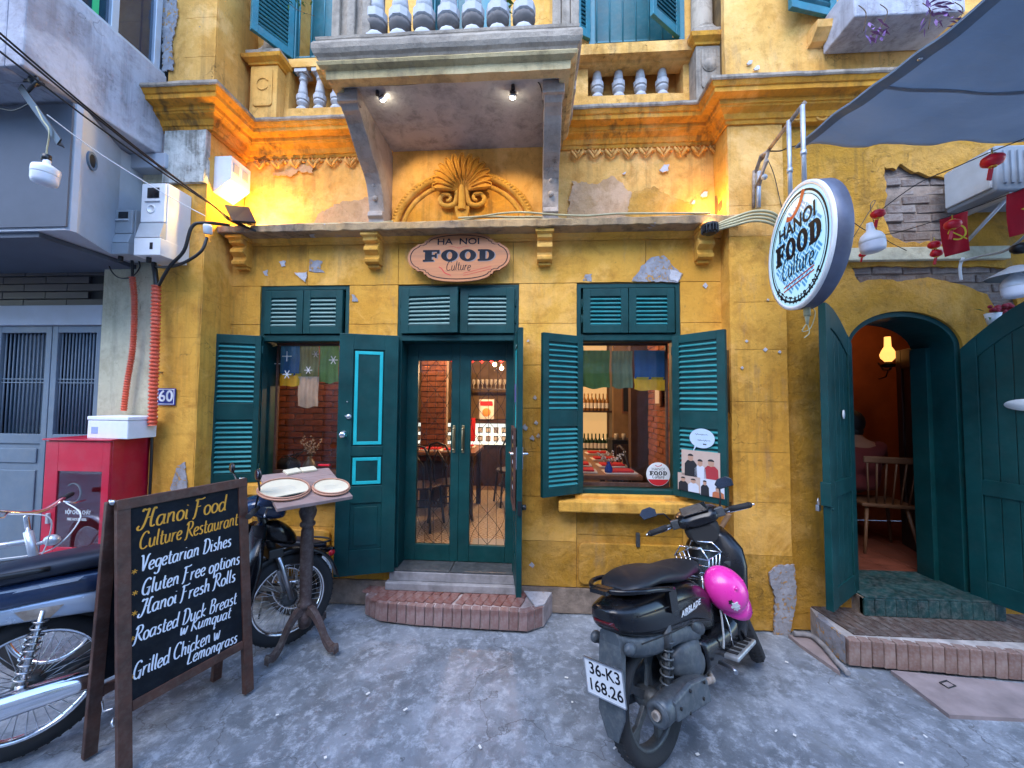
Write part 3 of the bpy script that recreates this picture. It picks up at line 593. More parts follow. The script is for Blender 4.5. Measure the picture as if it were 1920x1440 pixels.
# pilaster pedestals of the upper floor
def pedestal(px0, px1, ptop, pbot, y, cmark, mat):
    a = W(px0, pbot, y); b = W(px1, ptop, y); z0 = 4.15; z1 = b.z
    m_ = MB(); m_.bx(a.x, b.x, y, F1+.05, z0, z1); obj('pedestal', rough(m_, .003), M[mat], house, bevel=.006)
    m_ = MB(); m_.prism(rrect(a.x+.04, b.x-.04, a.z+.02, z1-.03, .03), y-.012, y+.001); obj('pedestal_panel', m_, M[mat], house, bevel=.004)
    cx = (a.x+b.x)/2; czz = (a.z+z1)/2+.02
    m_ = MB(); m_.tube([(cx+.055*math.cos(t), y-.014, czz+.055*math.sin(t)) for t in [rad(30+(300 if cmark else 360)*i/20) for i in range(21)]], .006, 5); 
    if not cmark: m_.lathe([(.058, 0), (.05, .012), (.0001, .014)], 16, T(cx, y-.010, czz) @ Rot(90, 'X'))
    obj('roundel', m_, M[mat], house)
    m_ = MB(); m_.sweep([(a.x, F1+.03), (a.x, y), (b.x, y), (b.x, F1+.03)], [(-.02, z1), (.01, z1+.005), (.015, z1+.02), (.05, z1+.045), (.06, z1+.075), (-.02, z1+.08)]); obj('pedestal_cap', rough(m_, .003), M['cornice'], house)
    m_ = MB(); m_.bx(a.x-.03, b.x+.03, y-.03, F1+.1, z1+.082, z1+.13); m_.lathe([(.13, .13), (.14, .15), (.13, .175), (.10, .19), (.11, .21), (.10, .225), (.085, .24), (.08, 1.2)], 18, T(cx, y+.12, z1)); obj('column_base', rough(m_, .003), M['weather'], house)
pedestal(467, 521, 122, 205, 3.2, True, 'yellow_up'); pedestal(1306, 1352, 84, 172, 3.16, False, 'weather')
# plain rendered house fronts across the alley, out of the picture, which shade the alley and show in reflections
m_ = MB(); m_.bx(-14, 14, -3.6, -3.0, -.05, 6.0); struct('opposite_house_wall', m_, M['concrete_wall'])
for i in range(6):
    for z in (.1, 3.4): m_ = MB(); x = -11+4*i; m_.bx(x, x+1.5, -3.0, -2.96, z, z+2.3); struct('opposite_window', m_, flat('dim_window', (.03, .05, .06), .3))
# ---------------------------------------------------------------- joinery
def mobj(name, mb, mats, parent, Mw, bevel=0, label=None):
    o = obj(name, mb, mats, parent, local=True, bevel=bevel, label=label); o.matrix_local = TM[parent.name].inverted() @ Mw; TM[o.name] = Mw.copy(); return o
def leafM(P0, P1):
    u = Vector((P1[0]-P0[0], P1[1]-P0[1], 0)); w = u.length; u.normalize(); v = Vector((0, 0, 1)).cross(u)
    m = Matrix.Identity(4); m.col[0][:3] = u; m.col[1][:3] = v; m.col[2][:3] = (0, 0, 1); m.col[3][:3] = Vector((P0[0], P0[1], 0)); return m, w
slat_cache = {}
def slats(par, x0, x1, z0, z1, n, mat, ang=38, depth=.042):
    key = (round(x1-x0, 3), mat)
    if key not in slat_cache:
        s = MB(); s.bx(-(x1-x0)/2, (x1-x0)/2, -depth/2, depth/2, -.0042, .0042); slat_cache[key] = s.mesh('slat', M[mat])
    for i in range(n):
        inst('slat', slat_cache[key], T((x0+x1)/2, 0, z0+(z1-z0)*(i+.5)/n) @ Rot(R_.uniform(-.6, .6), 'Y') @ Rot(ang+R_.uniform(-3, 3), 'X'), par)
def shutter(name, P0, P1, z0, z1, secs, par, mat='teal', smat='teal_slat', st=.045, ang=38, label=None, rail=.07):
    Mw, w = leafM(P0, P1); m_ = MB(); t = .018
    m_.bx(0, st, -t, t, z0, z1); m_.bx(w-st, w, -t, t, z0, z1)
    zs = [z0]+[q for s in secs for q in s[:2]]+[z1]
    for i in range(0, len(zs), 2): m_.bx(st-.001, w-st+.001, -t+.002, t-.002, zs[i], zs[i+1])
    for z in (z0+.12, z1-.12): m_.tube([(-.006, 0, z-.035), (-.006, 0, z+.035)], .009, 8)
    o = mobj(name, m_, M[mat], par, Mw, bevel=.003, label=label)
    m_ = MB(); m_.bx(st-.002, w-st+.002, -.002, .002, secs[0][0]-.002, secs[-1][1]+.002); mobj('added_gap_board', m_, M[mat], o, Mw)  # board added behind the slats so that the gaps read dark
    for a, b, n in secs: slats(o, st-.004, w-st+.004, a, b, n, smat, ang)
    return o, Mw, w
def window(x0, x1, z0, z1, zt, par):
    m_ = MB(); y0, y1 = F0+.008, F0+.07; s = .035
    m_.bx(x0, x0+s, y0, y1, z0, z1); m_.bx(x1-s, x1, y0, y1, z0, z1); m_.bx(x0+s-.001, x1-s+.001, y0+.001, y1, z1-s, z1); m_.bx(x0+s-.001, x1-s+.001, y0-.006, y1, zt-.03, zt+.02); m_.bx(x0+s-.001, x1-s+.001, y0+.002, y1, z0, z0+s)
    m_.bx(x0+.001, x0+.012, y1, 3.45, z0, z1); m_.bx(x1-.012, x1-.001, y1, 3.45, z0, z1); m_.bx(x0+.013, x1-.013, y1, 3.45, zt-.02, zt+.005); m_.bx(x0+.013, x1-.013, y1+.001, 3.44, z0+.001, z0+.02)
    m_.bx(x0, x1, 3.30, 3.44, zt+.02, z1)
    fr = obj('window_frame', m_, M['teal'], par, bevel=.003)
    # inner sash and glass
    a, b, c, d = x0+.05, x1-.05, z0+.03, zt-.03; y = 3.36; q = .018
    m_ = MB(); m_.bx(a, a+q, y, y+.03, c, d); m_.bx(b-q, b, y, y+.03, c, d); m_.bx(a+q, b-q, y+.001, y+.029, d-q, d); m_.bx(a+q, b-q, y+.001, y+.029, c, c+.03)
    obj('sash', m_, M['wood'], fr)
    m_ = MB(); m_.bx(a+q, b-q, y+.012, y+.016, c+.03, d-q); obj('pane', m_, M['glass'], fr)
    return fr
for (x0, x1, z0, z1) in (LW, RW):
    zt = 2.235; fr = window(x0, x1, z0, z1, zt, house)
    mid = (x0+x1)/2
    for a, b in ((x0+.05, mid-.003), (mid+.003, x1-.05)):
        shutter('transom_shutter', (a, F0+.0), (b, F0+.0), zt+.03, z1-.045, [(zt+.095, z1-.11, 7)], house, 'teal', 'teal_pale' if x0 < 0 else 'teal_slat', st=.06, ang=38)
# window sills
m_ = MB(); a = W(1047, 940, 3.08); b = W(1322, 965, 3.08); m_.bx(a.x, b.x, 3.07, 3.22, W(1100, 962, 3.07).z, W(1100, 941, 3.07).z); obj('window_sill', rough(m_, .004, 8), M['yellow'], house, bevel=.01)
m_ = MB(); m_.bx(RW[0]-.02, RW[1]+.03, 3.165, 3.22, .885, RW[2]-.001); obj('window_sill', m_, M['yellow'], house, bevel=.006)
m_ = MB(); m_.bx(-2.56, -1.50, 3.08, 3.22, .90, .985); obj('window_sill', rough(m_, .004, 8), M['yellow'], house, bevel=.01)
# side shutters
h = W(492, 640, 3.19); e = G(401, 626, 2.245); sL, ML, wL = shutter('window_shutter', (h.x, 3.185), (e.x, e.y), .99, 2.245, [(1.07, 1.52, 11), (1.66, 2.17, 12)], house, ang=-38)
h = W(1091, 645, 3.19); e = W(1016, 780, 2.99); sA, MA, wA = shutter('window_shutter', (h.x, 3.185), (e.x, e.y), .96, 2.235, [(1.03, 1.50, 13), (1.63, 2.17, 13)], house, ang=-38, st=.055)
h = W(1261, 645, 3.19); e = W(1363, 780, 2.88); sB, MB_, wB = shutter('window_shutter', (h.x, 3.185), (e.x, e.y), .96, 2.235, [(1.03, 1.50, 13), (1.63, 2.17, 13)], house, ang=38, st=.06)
# door case
dz = 2.235; x0, x1, z0, z1 = DO
m_ = MB(); y0, y1 = F0+.006, F0+.2
m_.bx(x0, x0+.04, y0, y1, z0, z1); m_.bx(x1-.04, x1, y0, y1, z0, z1); m_.bx(x0+.039, x1-.039, y0+.001, y1, z1-.03, z1); m_.bx(x0+.039, x1-.039, y0-.004, y1, dz-.03, dz+.02)
m_.bx(x0, x1, 3.36, 3.44, dz+.02, z1); m_.bx(x0+.001, x0+.03, y1, 3.45, z0, dz); m_.bx(x1-.03, x1-.001, y1, 3.45, z0, dz)
obj('door_frame', m_, M['teal'], house, bevel=.003)
mid = W(862, 600, F0).x
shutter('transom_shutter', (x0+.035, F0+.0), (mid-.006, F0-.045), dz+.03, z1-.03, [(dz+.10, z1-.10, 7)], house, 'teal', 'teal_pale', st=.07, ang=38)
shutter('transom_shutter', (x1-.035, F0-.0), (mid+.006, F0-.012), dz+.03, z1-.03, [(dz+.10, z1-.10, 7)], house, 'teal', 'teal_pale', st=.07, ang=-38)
# glazed inner doors
yd = 3.36; M['brass'] = pm('worn_brass', (.50, .38, .20), .35, 1, var=.2)
cen = W(861, 800, yd).x; L0 = x0+.03; R0 = x1-.03
pL = (W(784, 700, yd).x, W(847, 700, yd).x); pR = (W(883, 700, yd).x, W(949, 700, yd).x); pz0, pz1 = W(860, 1022, yd).z, W(860, 676, yd).z
dl = None
for a, b, (p, q) in ((L0, cen-.0005, pL), (cen+.0005, R0, pR)):
    m_ = MB(); m_.bx(a, p, yd, yd+.04, z0+.005, dz-.03); m_.bx(q, b, yd, yd+.04, z0+.005, dz-.03); m_.bx(p, q, yd+.001, yd+.039, z0+.005, pz0); m_.bx(p, q, yd+.001, yd+.039, pz1, dz-.03)
    dd = obj('glazed_door', m_, M['teal'], house, bevel=.004)
    m_ = MB(); m_.bx(p, q, yd+.018, yd+.022, pz0, pz1); obj('pane', m_, M['glass'], dd)
    m_ = MB(); wd = q-p; hh = pz1-pz0
    for k in range(1, 4): xx = p+wd*k/4; m_.tube([(xx, yd+.034, pz0), (xx, yd+.034, pz1)], .0022, 5)
    for s_ in (-1, 1):
        for ph in (0, 1):
            m_.tube([(p+wd*(.5+s_*.5*math.sin(math.pi*(3*i/30+ph*.5))*.98), yd+.034, pz0+hh*i/30) for i in range(31)], .0022, 5)
    obj('iron_grille', m_, M['blackm'], dd)
    hx = W(851 if a == L0 else 868, 840, yd).x
    m_ = MB(); m_.tube([(hx, yd-.03, 1.28), (hx, yd-.035, 1.36), (hx, yd-.03, 1.44)], .009, 8); m_.tube([(hx, yd+.002, 1.29), (hx, yd-.03, 1.29)], .006, 6); m_.tube([(hx, yd+.002, 1.43), (hx, yd-.03, 1.43)], .006, 6)
    m_.ball((hx, yd-.03, 1.27), .012, n=8); m_.ball((hx, yd-.03, 1.45), .012, n=8); m_.bx(hx-.012, hx+.012, yd-.004, yd, 1.24, 1.48)
    obj('door_handle', m_, M['brass'], dd, bevel=.001)
# outer panelled leaves
def doorleaf(P0, P1, z0, z1, label, face=-1):
    Mw, w = leafM(P0, P1); m_ = MB(); t = .02; s = .13 if w > .5 else .11
    zs = [(z0, z0+.2), (.86, 1.0), (1.24, 1.32), (z1-.13, z1)]
    m_.bx(0, s, -t, t, z0, z1); m_.bx(w-s, w, -t, t, z0, z1)
    for a, b in zs: m_.bx(s-.001, w-s+.001, -t+.001, t-.001, a, b)
    o = mobj('door_leaf', m_, M['teal'], house, Mw, bevel=.004, label=label)
    for (a, b, tr) in ((z0+.2, .86, 0), (1.0, 1.24, 1), (1.32, z1-.13, 1)):
        m_ = MB(); m_.bx(s-.002, w-s+.002, -.008, .008, a-.001, b+.001); m_.bx(s+.03, w-s-.03, -.014, .014, a+.03, b-.03)
        pnl = mobj('door_panel', m_, M['teal'], o, Mw, bevel=.004)
        if tr:
            m_ = MB(); e = .018
            A = (s+.012, w-s-.012, a+.012, b-.012)
            for y_ in (-1, 1):
                ya, yb = sorted((y_*.010, y_*.019)); k = .026
                m_.bx(A[0], A[0]+k, ya, yb, A[2], A[3]); m_.bx(A[1]-k, A[1], ya, yb, A[2], A[3]); m_.bx(A[0]+k, A[1]-k, ya+.0005, yb-.0005, A[2], A[2]+k); m_.bx(A[0]+k, A[1]-k, ya+.0005, yb-.0005, A[3]-k, A[3])
            mobj('turquoise_moulding', m_, M['turq'], o, Mw, bevel=.002)
        else:
            pass
    m_ = MB()
    for z in (1.30, 1.245, .94, z1-.115):     # worn edges of the rails
        m_.bx(s+.01, w-s-.01, -t-.004, -t+.002, z-.006, z+.004)
    mobj('worn_rail_bead', m_, M['teal_pale'], o, Mw, bevel=.002)
    return o, Mw, w
hA = (W(752, 640, 3.22).x, 3.17); oA = G(638, 625, 2.24)
dA, MdA, wdA = doorleaf(hA, (oA.x, oA.y), .29, 2.24, 'left outer door leaf swung open against the wall')
m_ = MB(); m_.lathe([(.028, 0), (.028, .006), (.012, .008), (.011, .035), (.026, .045), (.028, .06), (.018, .072), (.0001, .074)], 16, T(wdA-.05, .02, 1.42) @ Rot(-90, 'X')); mobj('door_knob', m_, M['chrome'], dA, MdA)
m_ = MB(); m_.lathe([(.022, 0), (.022, .006), (.012, .012), (.0001, .012)], 14, T(wdA-.085, .02, 1.56) @ Rot(-90, 'X')); m_.lathe([(.008, 0), (.0001, .006)], 8, T(wdA-.06, .02, 1.565) @ Rot(-90, 'X')); m_.lathe([(.008, 0), (.0001, .006)], 8, T(wdA-.07, .02, 1.68) @ Rot(-90, 'X')); mobj('door_lock', m_, M['steel'], dA, MdA)
hB = (x1-.012, 3.19); oB = G(968, 1148, .30); oBt = G(980, 622, 2.24)
dB, MdB, wdB = doorleaf(hB, ((oB.x+oBt.x)/2, (oB.y+oBt.y)/2), .30, 2.24, 'right outer door leaf seen nearly edge on')
m_ = MB()
for s_ in (-1, 1):
    m_.tube([(wdB-.05, s_*.02, 1.31), (wdB-.05, s_*.06, 1.31), (wdB-.12, s_*.065, 1.31)], .009, 8)
m_.bx(wdB-.07, wdB-.03, -.026, .026, 1.2, 1.36); mobj('door_handle', m_, M['chrome'], dB, MdB, bevel=.002)
m_ = MB(); m_.bx(wdB-.004, wdB+.012, -.014, .014, .88, .98); m_.lathe([(.02, 0), (.02, .03)], 10, T(wdB-.02, .02, .93) @ Rot(-90, 'X')); mobj('door_lock', m_, M['black'], dB, MdB)
# upper floor french windows
def upwin(x0, x1, z0, z1, y):
    m_ = MB(); m_.bx(x0, x0+.05, y, y+.06, z0, z1); m_.bx(x1-.05, x1, y, y+.06, z0, z1); m_.bx(x0, x1, y+.3, y+.32, z0, z1); fr = obj('window_frame', m_, [M['teal_up']], house)
    n = 7
    for i in range(n):
        xx = x0+.07+(x1-x0-.14)*i/(n-1); m_ = MB(); m_.tube([(xx, y+.02, z0), (xx, y+.02, z1)], .008, 6); obj('window_bar', m_, M['teal_up'], fr)
    m_ = MB(); m_.bx(x0+.05, x1-.05, y+.016, y+.024, z0+.14, z0+.155); obj('window_bar', m_, M['teal_up'], fr)
zW = cz1+.02
upwin(W(548, 60, 3.36).x, -1.46, zW, 6.2, 3.34); upwin(W(1104, 60, 3.36).x, W(1282, 60, 3.36).x, zW, 6.2, 3.34); upwin(-1.05, -.25, zW-.4, 6.2, 3.42)
def upshut(hp, op, y, z0):
    hh = W(*hp, y); o_ = G(*op, z0); shutter('upper_shutter', (hh.x, y), (o_.x, o_.y), z0, z0+1.5, [(z0+.08, z0+1.4, 34)], house, 'teal_up', 'teal_up', st=.05, ang=-38)
z_ = W(548, 112, 3.34).z; upshut((548, 112), (470, 55), 3.34, z_)
z_ = W(1105, 76, 3.34).z; upshut((1105, 76), (1079, 62), 3.34, z_); z_ = W(1272, 72, 3.34).z; upshut((1272, 72), (1222, 28), 3.34, z_)
for xa_, xb_ in ((-2.7, W(548, 60, 3.36).x), (W(1282, 60, 3.36).x, 1.57), (-1.46, -1.05), (-.25, W(1104, 60, 3.36).x)): obj('top_wall', patchslab(xa_, xb_, F1+.06, zB+.085, 6.3, .34, .006), M['yellow_up'], house)
M['darkroom'] = pm('dark_room', (.02, .025, .03), .9)
m_ = MB(); m_.bx(-2.6, 1.5, 3.75, 3.8, zB, 6.3); m_.bx(-2.7, 1.57, 3.6, 3.78, 4.2, zB+.08); obj('upper_room', m_, M['darkroom'], house)
m_ = MB(); m_.bx(-.62, -.35, 3.40, 3.42, zB, 6.0); obj('louvred_balcony_door', m_, M['teal_up'], house)
# left pier
lv = [0, W(350, 907, PLY).z, W(350, 815, PLY).z, W(350, 744, PLY).z, W(350, 633, PLY).z, W(350, 546, PLY).z, 3.05]
m_ = MB(); m_.bx(-3.08, -2.705, PLY+.012, 3.6, 0, 3.9); m_.bx(-3.08, -2.68, PLY+.02, 3.6, 3.89, 6.2); obj('pier_core', m_, M['yellow'], house)
x_l, x_r = -3.075, -2.70
for k in range(len(lv)-1): obj('pier_block', patchslab(x_l, x_r, PLY, lv[k]+.0008, lv[k+1]-.0008, .03, .0025), M['yellow'], house)
obj('pier_block', patchslab(x_l, x_r, PLY, 3.052, 3.45, .03, .0025), M['yellow'], house)
obj('pier_block', patchslab(x_l+.03, x_r+.01, PLY-.03, 3.45, 3.885, .05, .006), M['mossy'], house)
RM = Matrix(((0, -1, 0, 0), (1, 0, 0, 0), (0, 0, 1, 0), (0, 0, 0, 1)))   # local x -> world y, local y -> world -x
for a, b in ((0, 1.2), (1.2015, 2.5), (2.5015, 3.88)): obj('pier_side', patchslab(PLY+.004, 3.3, 2.69, a, b, .03, .0025, M4=RM), M['yellow'], house)
m_ = MB(); m_.bx(-3.08, -2.66, PLY+.01, 3.6, 4.17, 6.2); obj('upper_pier', m_, M['yellow_up'], house)
m_ = MB(); zz = 4.25
for k in range(10): obj('pier_block', patchslab(-2.93, -2.665, PLY-.002, 4.19+.34*k, 4.19+.34*k+.337, .03, .003), M['yellow_up'], house)
patch([(303, 0), (330, 0), (332, 40), (322, 80), (326, 130), (306, 132)], PLY-.006, 'skim', jag=.02)
patch([(322, 905), (334, 872), (346, 868), (350, 900), (352, 930), (318, 930)], PLY-.008, 'skim')
# right pier and arch wall
PRY, PX0 = 3.06, W(1369, 560, 3.06).x; PX1 = W(1477, 700, 3.06).x
m_ = MB(); m_.bx(PX0+.004, PX1-.004, PRY+.012, 3.6, 0, 3.9); m_.bx(PX0, PX1+.01, PRY+.01, 3.6, 3.89, 6.2); obj('pier_core', m_, M['joint'], house)
lv = [.0, W(1420, 1041, PRY).z, W(1420, 942, PRY).z, W(1420, 848, PRY).z, W(1420, 753, PRY).z, W(1420, 655, PRY).z, W(1420, 566, PRY).z, 3.0, W(1420, 385, PRY).z, 3.9]
for k in range(len(lv)-1): obj('pier_block', patchslab(PX0, PX1, PRY, lv[k]+.0015, lv[k+1]-.0015, .03, .004), M['yellow_moss' if k == 0 else 'yellow' if k < 7 else 'yellow_up'], house)
RS = Matrix(((0, 1, 0, 0), (-1, 0, 0, 0), (0, 0, 1, 0), (0, 0, 0, 1)))   # faces -x
obj('pier_side', patchslab(-3.3, -PRY-.004, PX0, 0, 3.9, .03, .006, M4=RS), M['yellow'], house)
obj('upper_pier', patchslab(PX0-.01, PX1+.4, PRY, 4.18, 6.2, .05, .006), M['yellow_up'], house)
patch([(1441, 1075), (1455, 1060), (1488, 1058), (1492, 1120), (1478, 1190), (1450, 1195), (1452, 1120)], PRY-.012, 'skim', .012)
for px, py, s in ((1435, 655, 4), (1462, 660, 3), (1400, 640, 3), (1392, 690, 3), (1440, 562, 3)): patch([(px-s, py), (px, py-s), (px+s, py), (px, py+s)], PRY-.006, 'skim_w', jag=.004)
AY = 3.10
ax0, ax1 = W(1592, 800, AY).x, W(1812, 800, AY).x; asp = W(1700, 652, AY).z; atop = W(1700, 583, AY).z
def jag(pts, y, amp=.02):
    P = [W(px, py, y) for px, py in pts]; lp = []
    for i, p in enumerate(P):
        q = P[(i+1) % len(P)]; n = max(2, int((q-p).length/.03))
        for k in range(n): v = p.lerp(q, k/n)+noise.noise_vector(p.lerp(q, k/n)*23)*amp; lp.append((v.x, v.z))
    return lp
hole1 = jag([(1657, 312), (1680, 318), (1690, 305), (1712, 322), (1745, 330), (1790, 335), (1806, 352), (1800, 440), (1790, 452), (1700, 455), (1668, 440), (1655, 400), (1664, 372)], AY)
hole2 = jag([(1596, 504), (1640, 498), (1700, 500), (1860, 500), (1905, 505), (1908, 585), (1875, 590), (1850, 552), (1800, 532), (1740, 520), (1690, 528), (1650, 522), (1612, 530)], AY, .012)
xm = (ax0+ax1)/2; ra = (ax1-ax0)/2
door_lp = [(ax0, .0), (ax0, asp)]+[(xm-ra*math.cos(t), asp+(atop-asp)*math.sin(t)) for t in [math.pi*i/24 for i in range(1, 24)]]+[(ax1, asp), (ax1, .0)]
outer = [(PX1-.01, 0)] ; outer = [(PX1-.01, 0), (ax0, 0), (ax0, asp)]+door_lp[2:-2]+[(ax1, asp), (ax1, 0), (5.4, 0), (5.4, 3.9), (PX1-.01, 3.9)]
me = loops_mesh([outer, hole1, hole2], .012, M['yellow_moss']); 
FM = face_mat((0, AY+.012, 0), (1, 0, 0), (0, -1, 0)); put_mesh('arch_wall', me, FM, house)
m_ = MB(); m_.bx(PX1, ax0-.0, AY+.034, 3.5, 0, 3.95); m_.bx(ax1, 5.4, AY+.034, 3.5, 0, 3.95); m_.bx(ax0-.002, ax1+.002, AY+.034, 3.5, atop, 3.95); obj('arch_wall_core', m_, M['mortar_dark'], house)
m_ = MB(); m_.sweep([(PX1+.35, 3.06), (5.4, 3.06)], [(-.3, 4.176), (0, 4.176), (0, 6.2), (-.3, 6.2)]); obj('top_wall', m_, M['yellow_up'], house)
# bricks bared where the plaster fell
def inpoly(x, z, lp):
    c = False; j = len(lp)-1
    for i in range(len(lp)):
        if (lp[i][1] > z) != (lp[j][1] > z) and x < (lp[j][0]-lp[i][0])*(z-lp[i][1])/(lp[j][1]-lp[i][1])+lp[i][0]: c = not c
        j = i
    return c
def brickmesh(l, d, h, nm, mat, k=.004, seed=0):
    rr = random.Random(seed); m_ = MB(); m_.bx(-l/2, l/2, -d/2, d/2, -h/2, h/2)
    m_.v = [v+Vector((rr.uniform(-k, k), rr.uniform(-k, k), rr.uniform(-k, k))) for v in m_.v]; me = m_.mesh(nm, mat)
    bm = bmesh.new(); bm.from_mesh(me); bmesh.ops.bevel(bm, geom=bm.edges[:], offset=.004, segments=1, affect='EDGES'); bm.to_mesh(me); bm.free(); return me
wallbr = [brickmesh(.2, .05, .058, 'brick', M['brick_old'], .006, i) for i in range(4)]
hp = TM[house.name].inverted()
for lp in (hole1, hole2):
    xa, xb = min(p[0] for p in lp)-.05, max(p[0] for p in lp)+.05; za, zb = min(p[1] for p in lp), max(p[1] for p in lp); r = 0; z = za
    while z < zb+.03:
        x = xa+(r % 2)*.11
        while x < xb:
            if inpoly(x, z, lp) or inpoly(x-.09, z, lp) or inpoly(x+.09, z, lp):
                inst('brick', wallbr[R_.randrange(4)], hp @ T(x, AY+.045+R_.uniform(-.006, .012), z) @ Rot(R_.uniform(-1.5, 1.5), 'Y'), house)
            x += .215
        z += .072; r += 1
a = W(1555, 458, AY-.03); b = W(1895, 492, AY-.03)
m_ = MB(); m_.bx(a.x, W(1885, 480, AY).x, AY-.035, AY+.02, W(1700, 490, AY).z, W(1700, 466, AY).z); obj('lintel_beam', rough(m_, .004), M['cream'], house, bevel=.006)
# spiral scroll relief up by the cornice
for px in (1492, 1540):
    c = W(px, 218, 3.05); m_ = MB(); m_.tube([c+Vector((math.cos(t)*(.06-.0045*t), -.01, math.sin(t)*(.06-.0045*t))) for t in [i*.4 for i in range(32)]], .008, 6); obj('scroll_relief', m_, M['yellow_up'], house)
# arched doorway joinery
m_ = MB(); ins = [(xm-(ra-.04)*math.cos(t), asp+(atop-asp-.04)*math.sin(t)) for t in [math.pi*i/24 for i in range(25)]]
ring_o = [(ax0, .3), (ax0, asp)]+door_lp[2:-2]+[(ax1, asp), (ax1, .3)]; ring_i = [(ax0+.04, .3)]+ins+[(ax1-.04, .3)]
n = min(len(ring_o), len(ring_i)); ring_o = ring_o[:1]+ring_o[1:n-1]+ring_o[-1:]
rs = [[(o_[0], AY+.02, o_[1]), (o_[0], AY+.36, o_[1]), (i_[0], AY+.36, i_[1]), (i_[0], AY+.02, i_[1])] for o_, i_ in zip(ring_o, ring_i)]
m_.rings(rs, sm=False); m_.bx(ax1-.075, ax1-.03, AY+.20, AY+.34, .3, asp+.03); obj('arch_door_frame', m_, M['teal'], house, bevel=.003)
def archleaf(hx, hy, ox, oy, z0, zh, zo, label, planks=4, st=.09):      # zh top at hinge, zo top at outer edge (meeting edge is higher)
    Mw, w = leafM((hx, hy), (ox, oy)); m_ = MB(); N = 10
    top = lambda x: zh+(zo-zh)*math.sin(x/w*math.pi/2)
    def strip(xa, xb, ya, yb, za=None, dz=0, nn=6):
        P = [(xa+(xb-xa)*i/nn, top(xa+(xb-xa)*i/nn)-dz) for i in range(nn+1)]
        lo = [(xb, za), (xa, za)] if za is not None else [(x, z-.16) for x, z in reversed(P)]
        m_.prism(P+lo, ya, yb)
    strip(0, st, -.022, .022, z0); strip(w-st, w, -.022, .022, z0); strip(st, w-st, -.020, .020, None, 0, 10)
    m_.bx(st-.001, w-st+.001, -.019, .019, z0, z0+.14); m_.bx(st-.001, w-st+.001, -.024, .024, z0+.75, z0+.86)
    o = mobj('arch_door_leaf', m_, M['teal'], house, Mw, bevel=.004, label=label)
    pw = (w-2*st)/planks
    for i in range(planks):
        m_ = MB(); a_ = st+pw*i+.0015; b_ = st+pw*(i+1)-.0015
        m_.prism([(a_, z0+.1), (b_, z0+.1), (b_, top(b_)-.12), (a_, top(a_)-.12)], -.012, .012); mobj('plank', m_, M['teal'], o, Mw, bevel=.003)
    return o, Mw, w
e_t = G(1545, 580, 2.55)
ob = G(1556, 1146, .30); l1, Ml1, wl1 = archleaf(ax0+.02, AY+.01, ob.x, ob.y, .30, asp+.03, atop-.01, 'left arched door leaf standing open edge on')
o2 = G(2050, 1215, .24); l2, Ml2, wl2 = archleaf(ax1-.01, AY-.0, o2.x, o2.y, .30, asp-.01, asp+.33, 'right arched door leaf swung open towards the alley')
m_ = MB(); m_.lathe([(.03, 0), (.03, .004), (.0001, .004)], 20, T(wl1*.45, .0225, 1.62) @ Rot(-90, 'X') @ Matrix.Diagonal((.8, 1.1, 1, 1))); mobj('round_badge', m_, M['white_pl'], l1, Ml1)
m_ = MB(); m_.lathe([(.03, 0), (.03, .004), (.0001, .004)], 20, T(wl1*.45, -.0225, 1.62) @ Rot(90, 'X') @ Matrix.Diagonal((.8, 1.1, 1, 1))); mobj('round_badge', m_, M['white_pl'], l1, Ml1)
m_ = MB(); m_.lathe([(.09, 0), (.09, .006), (.0001, .006)], 28, T(wl2*.62, -.024, 1.70) @ Rot(90, 'X') @ Matrix.Diagonal((1.2, .45, 1, 1))); bdg = mobj('oval_badge', m_, M['white_pl'], l2, Ml2)
m_ = MB(); m_.tube([(wl1-.03, s_*.03, .98) for s_ in (-1, 1)], .012, 8); m_.bx(wl1-.02, wl1+.02, -.03, .03, 1.0, 1.16); mobj('latch_block', m_, M['teal'], l1, Ml1, bevel=.004)
m_ = MB(); q = Vector((wl1+.012, -.045, .98)); m_.bx(q.x-.02, q.x+.02, q.y-.01, q.y+.01, .96, 1.0); m_.tube([(q.x-.012, q.y, 1.0), (q.x-.012, q.y, 1.03), (q.x, q.y, 1.045), (q.x+.012, q.y, 1.03), (q.x+.012, q.y, 1.0)], .004, 6); mobj('padlock', m_, M['steel'], l1, Ml1, bevel=.002)
M['brick_face'] = pm('scuffed_pink_brick', (.33, .125, .095), .85, var=.5, vs=9, bump=.7, bs=40, rnd=.55, dust=.45, col2=(.36, .25, .24))
M['brick_mortar'] = pm('pinkish_brick_mortar', (.40, .32, .30), .95, var=.35, vs=12, bump=.6)
# ---------------------------------------------------------------- door steps
step = thing('brick_doorstep', 'low reddish brick doorstep with angled corners below the glazed restaurant door', 'step', (-.65, 3.1, 0))
front = [Vector((-1.385, 3.20, 0)), Vector((-1.36, 3.04, 0)), Vector((-1.20, 2.95, 0)), Vector((-.9, 2.915, 0)), Vector((-.05, 2.90, 0)), Vector((.08, 2.98, 0)), Vector((.155, 3.19, 0))]
m_ = MB(); ins = .012; poly = [(-1.37, 3.19), (-1.345, 3.05), (-1.19, 2.965), (-.89, 2.93), (-.055, 2.915), (.065, 2.99), (.14, 3.19)]
m_.rings([[(x, y, 0) for x, y in poly], [(x, y, .143) for x, y in poly]], sm=False); obj('step_core', m_, M['brick_mortar'], step)
sb = [brickmesh(.066, .055, .142, 'brick', M['brick_face'], .0025, 10+i) for i in range(4)]
sp = TM[step.name].inverted()
pathl = 0; segs = []
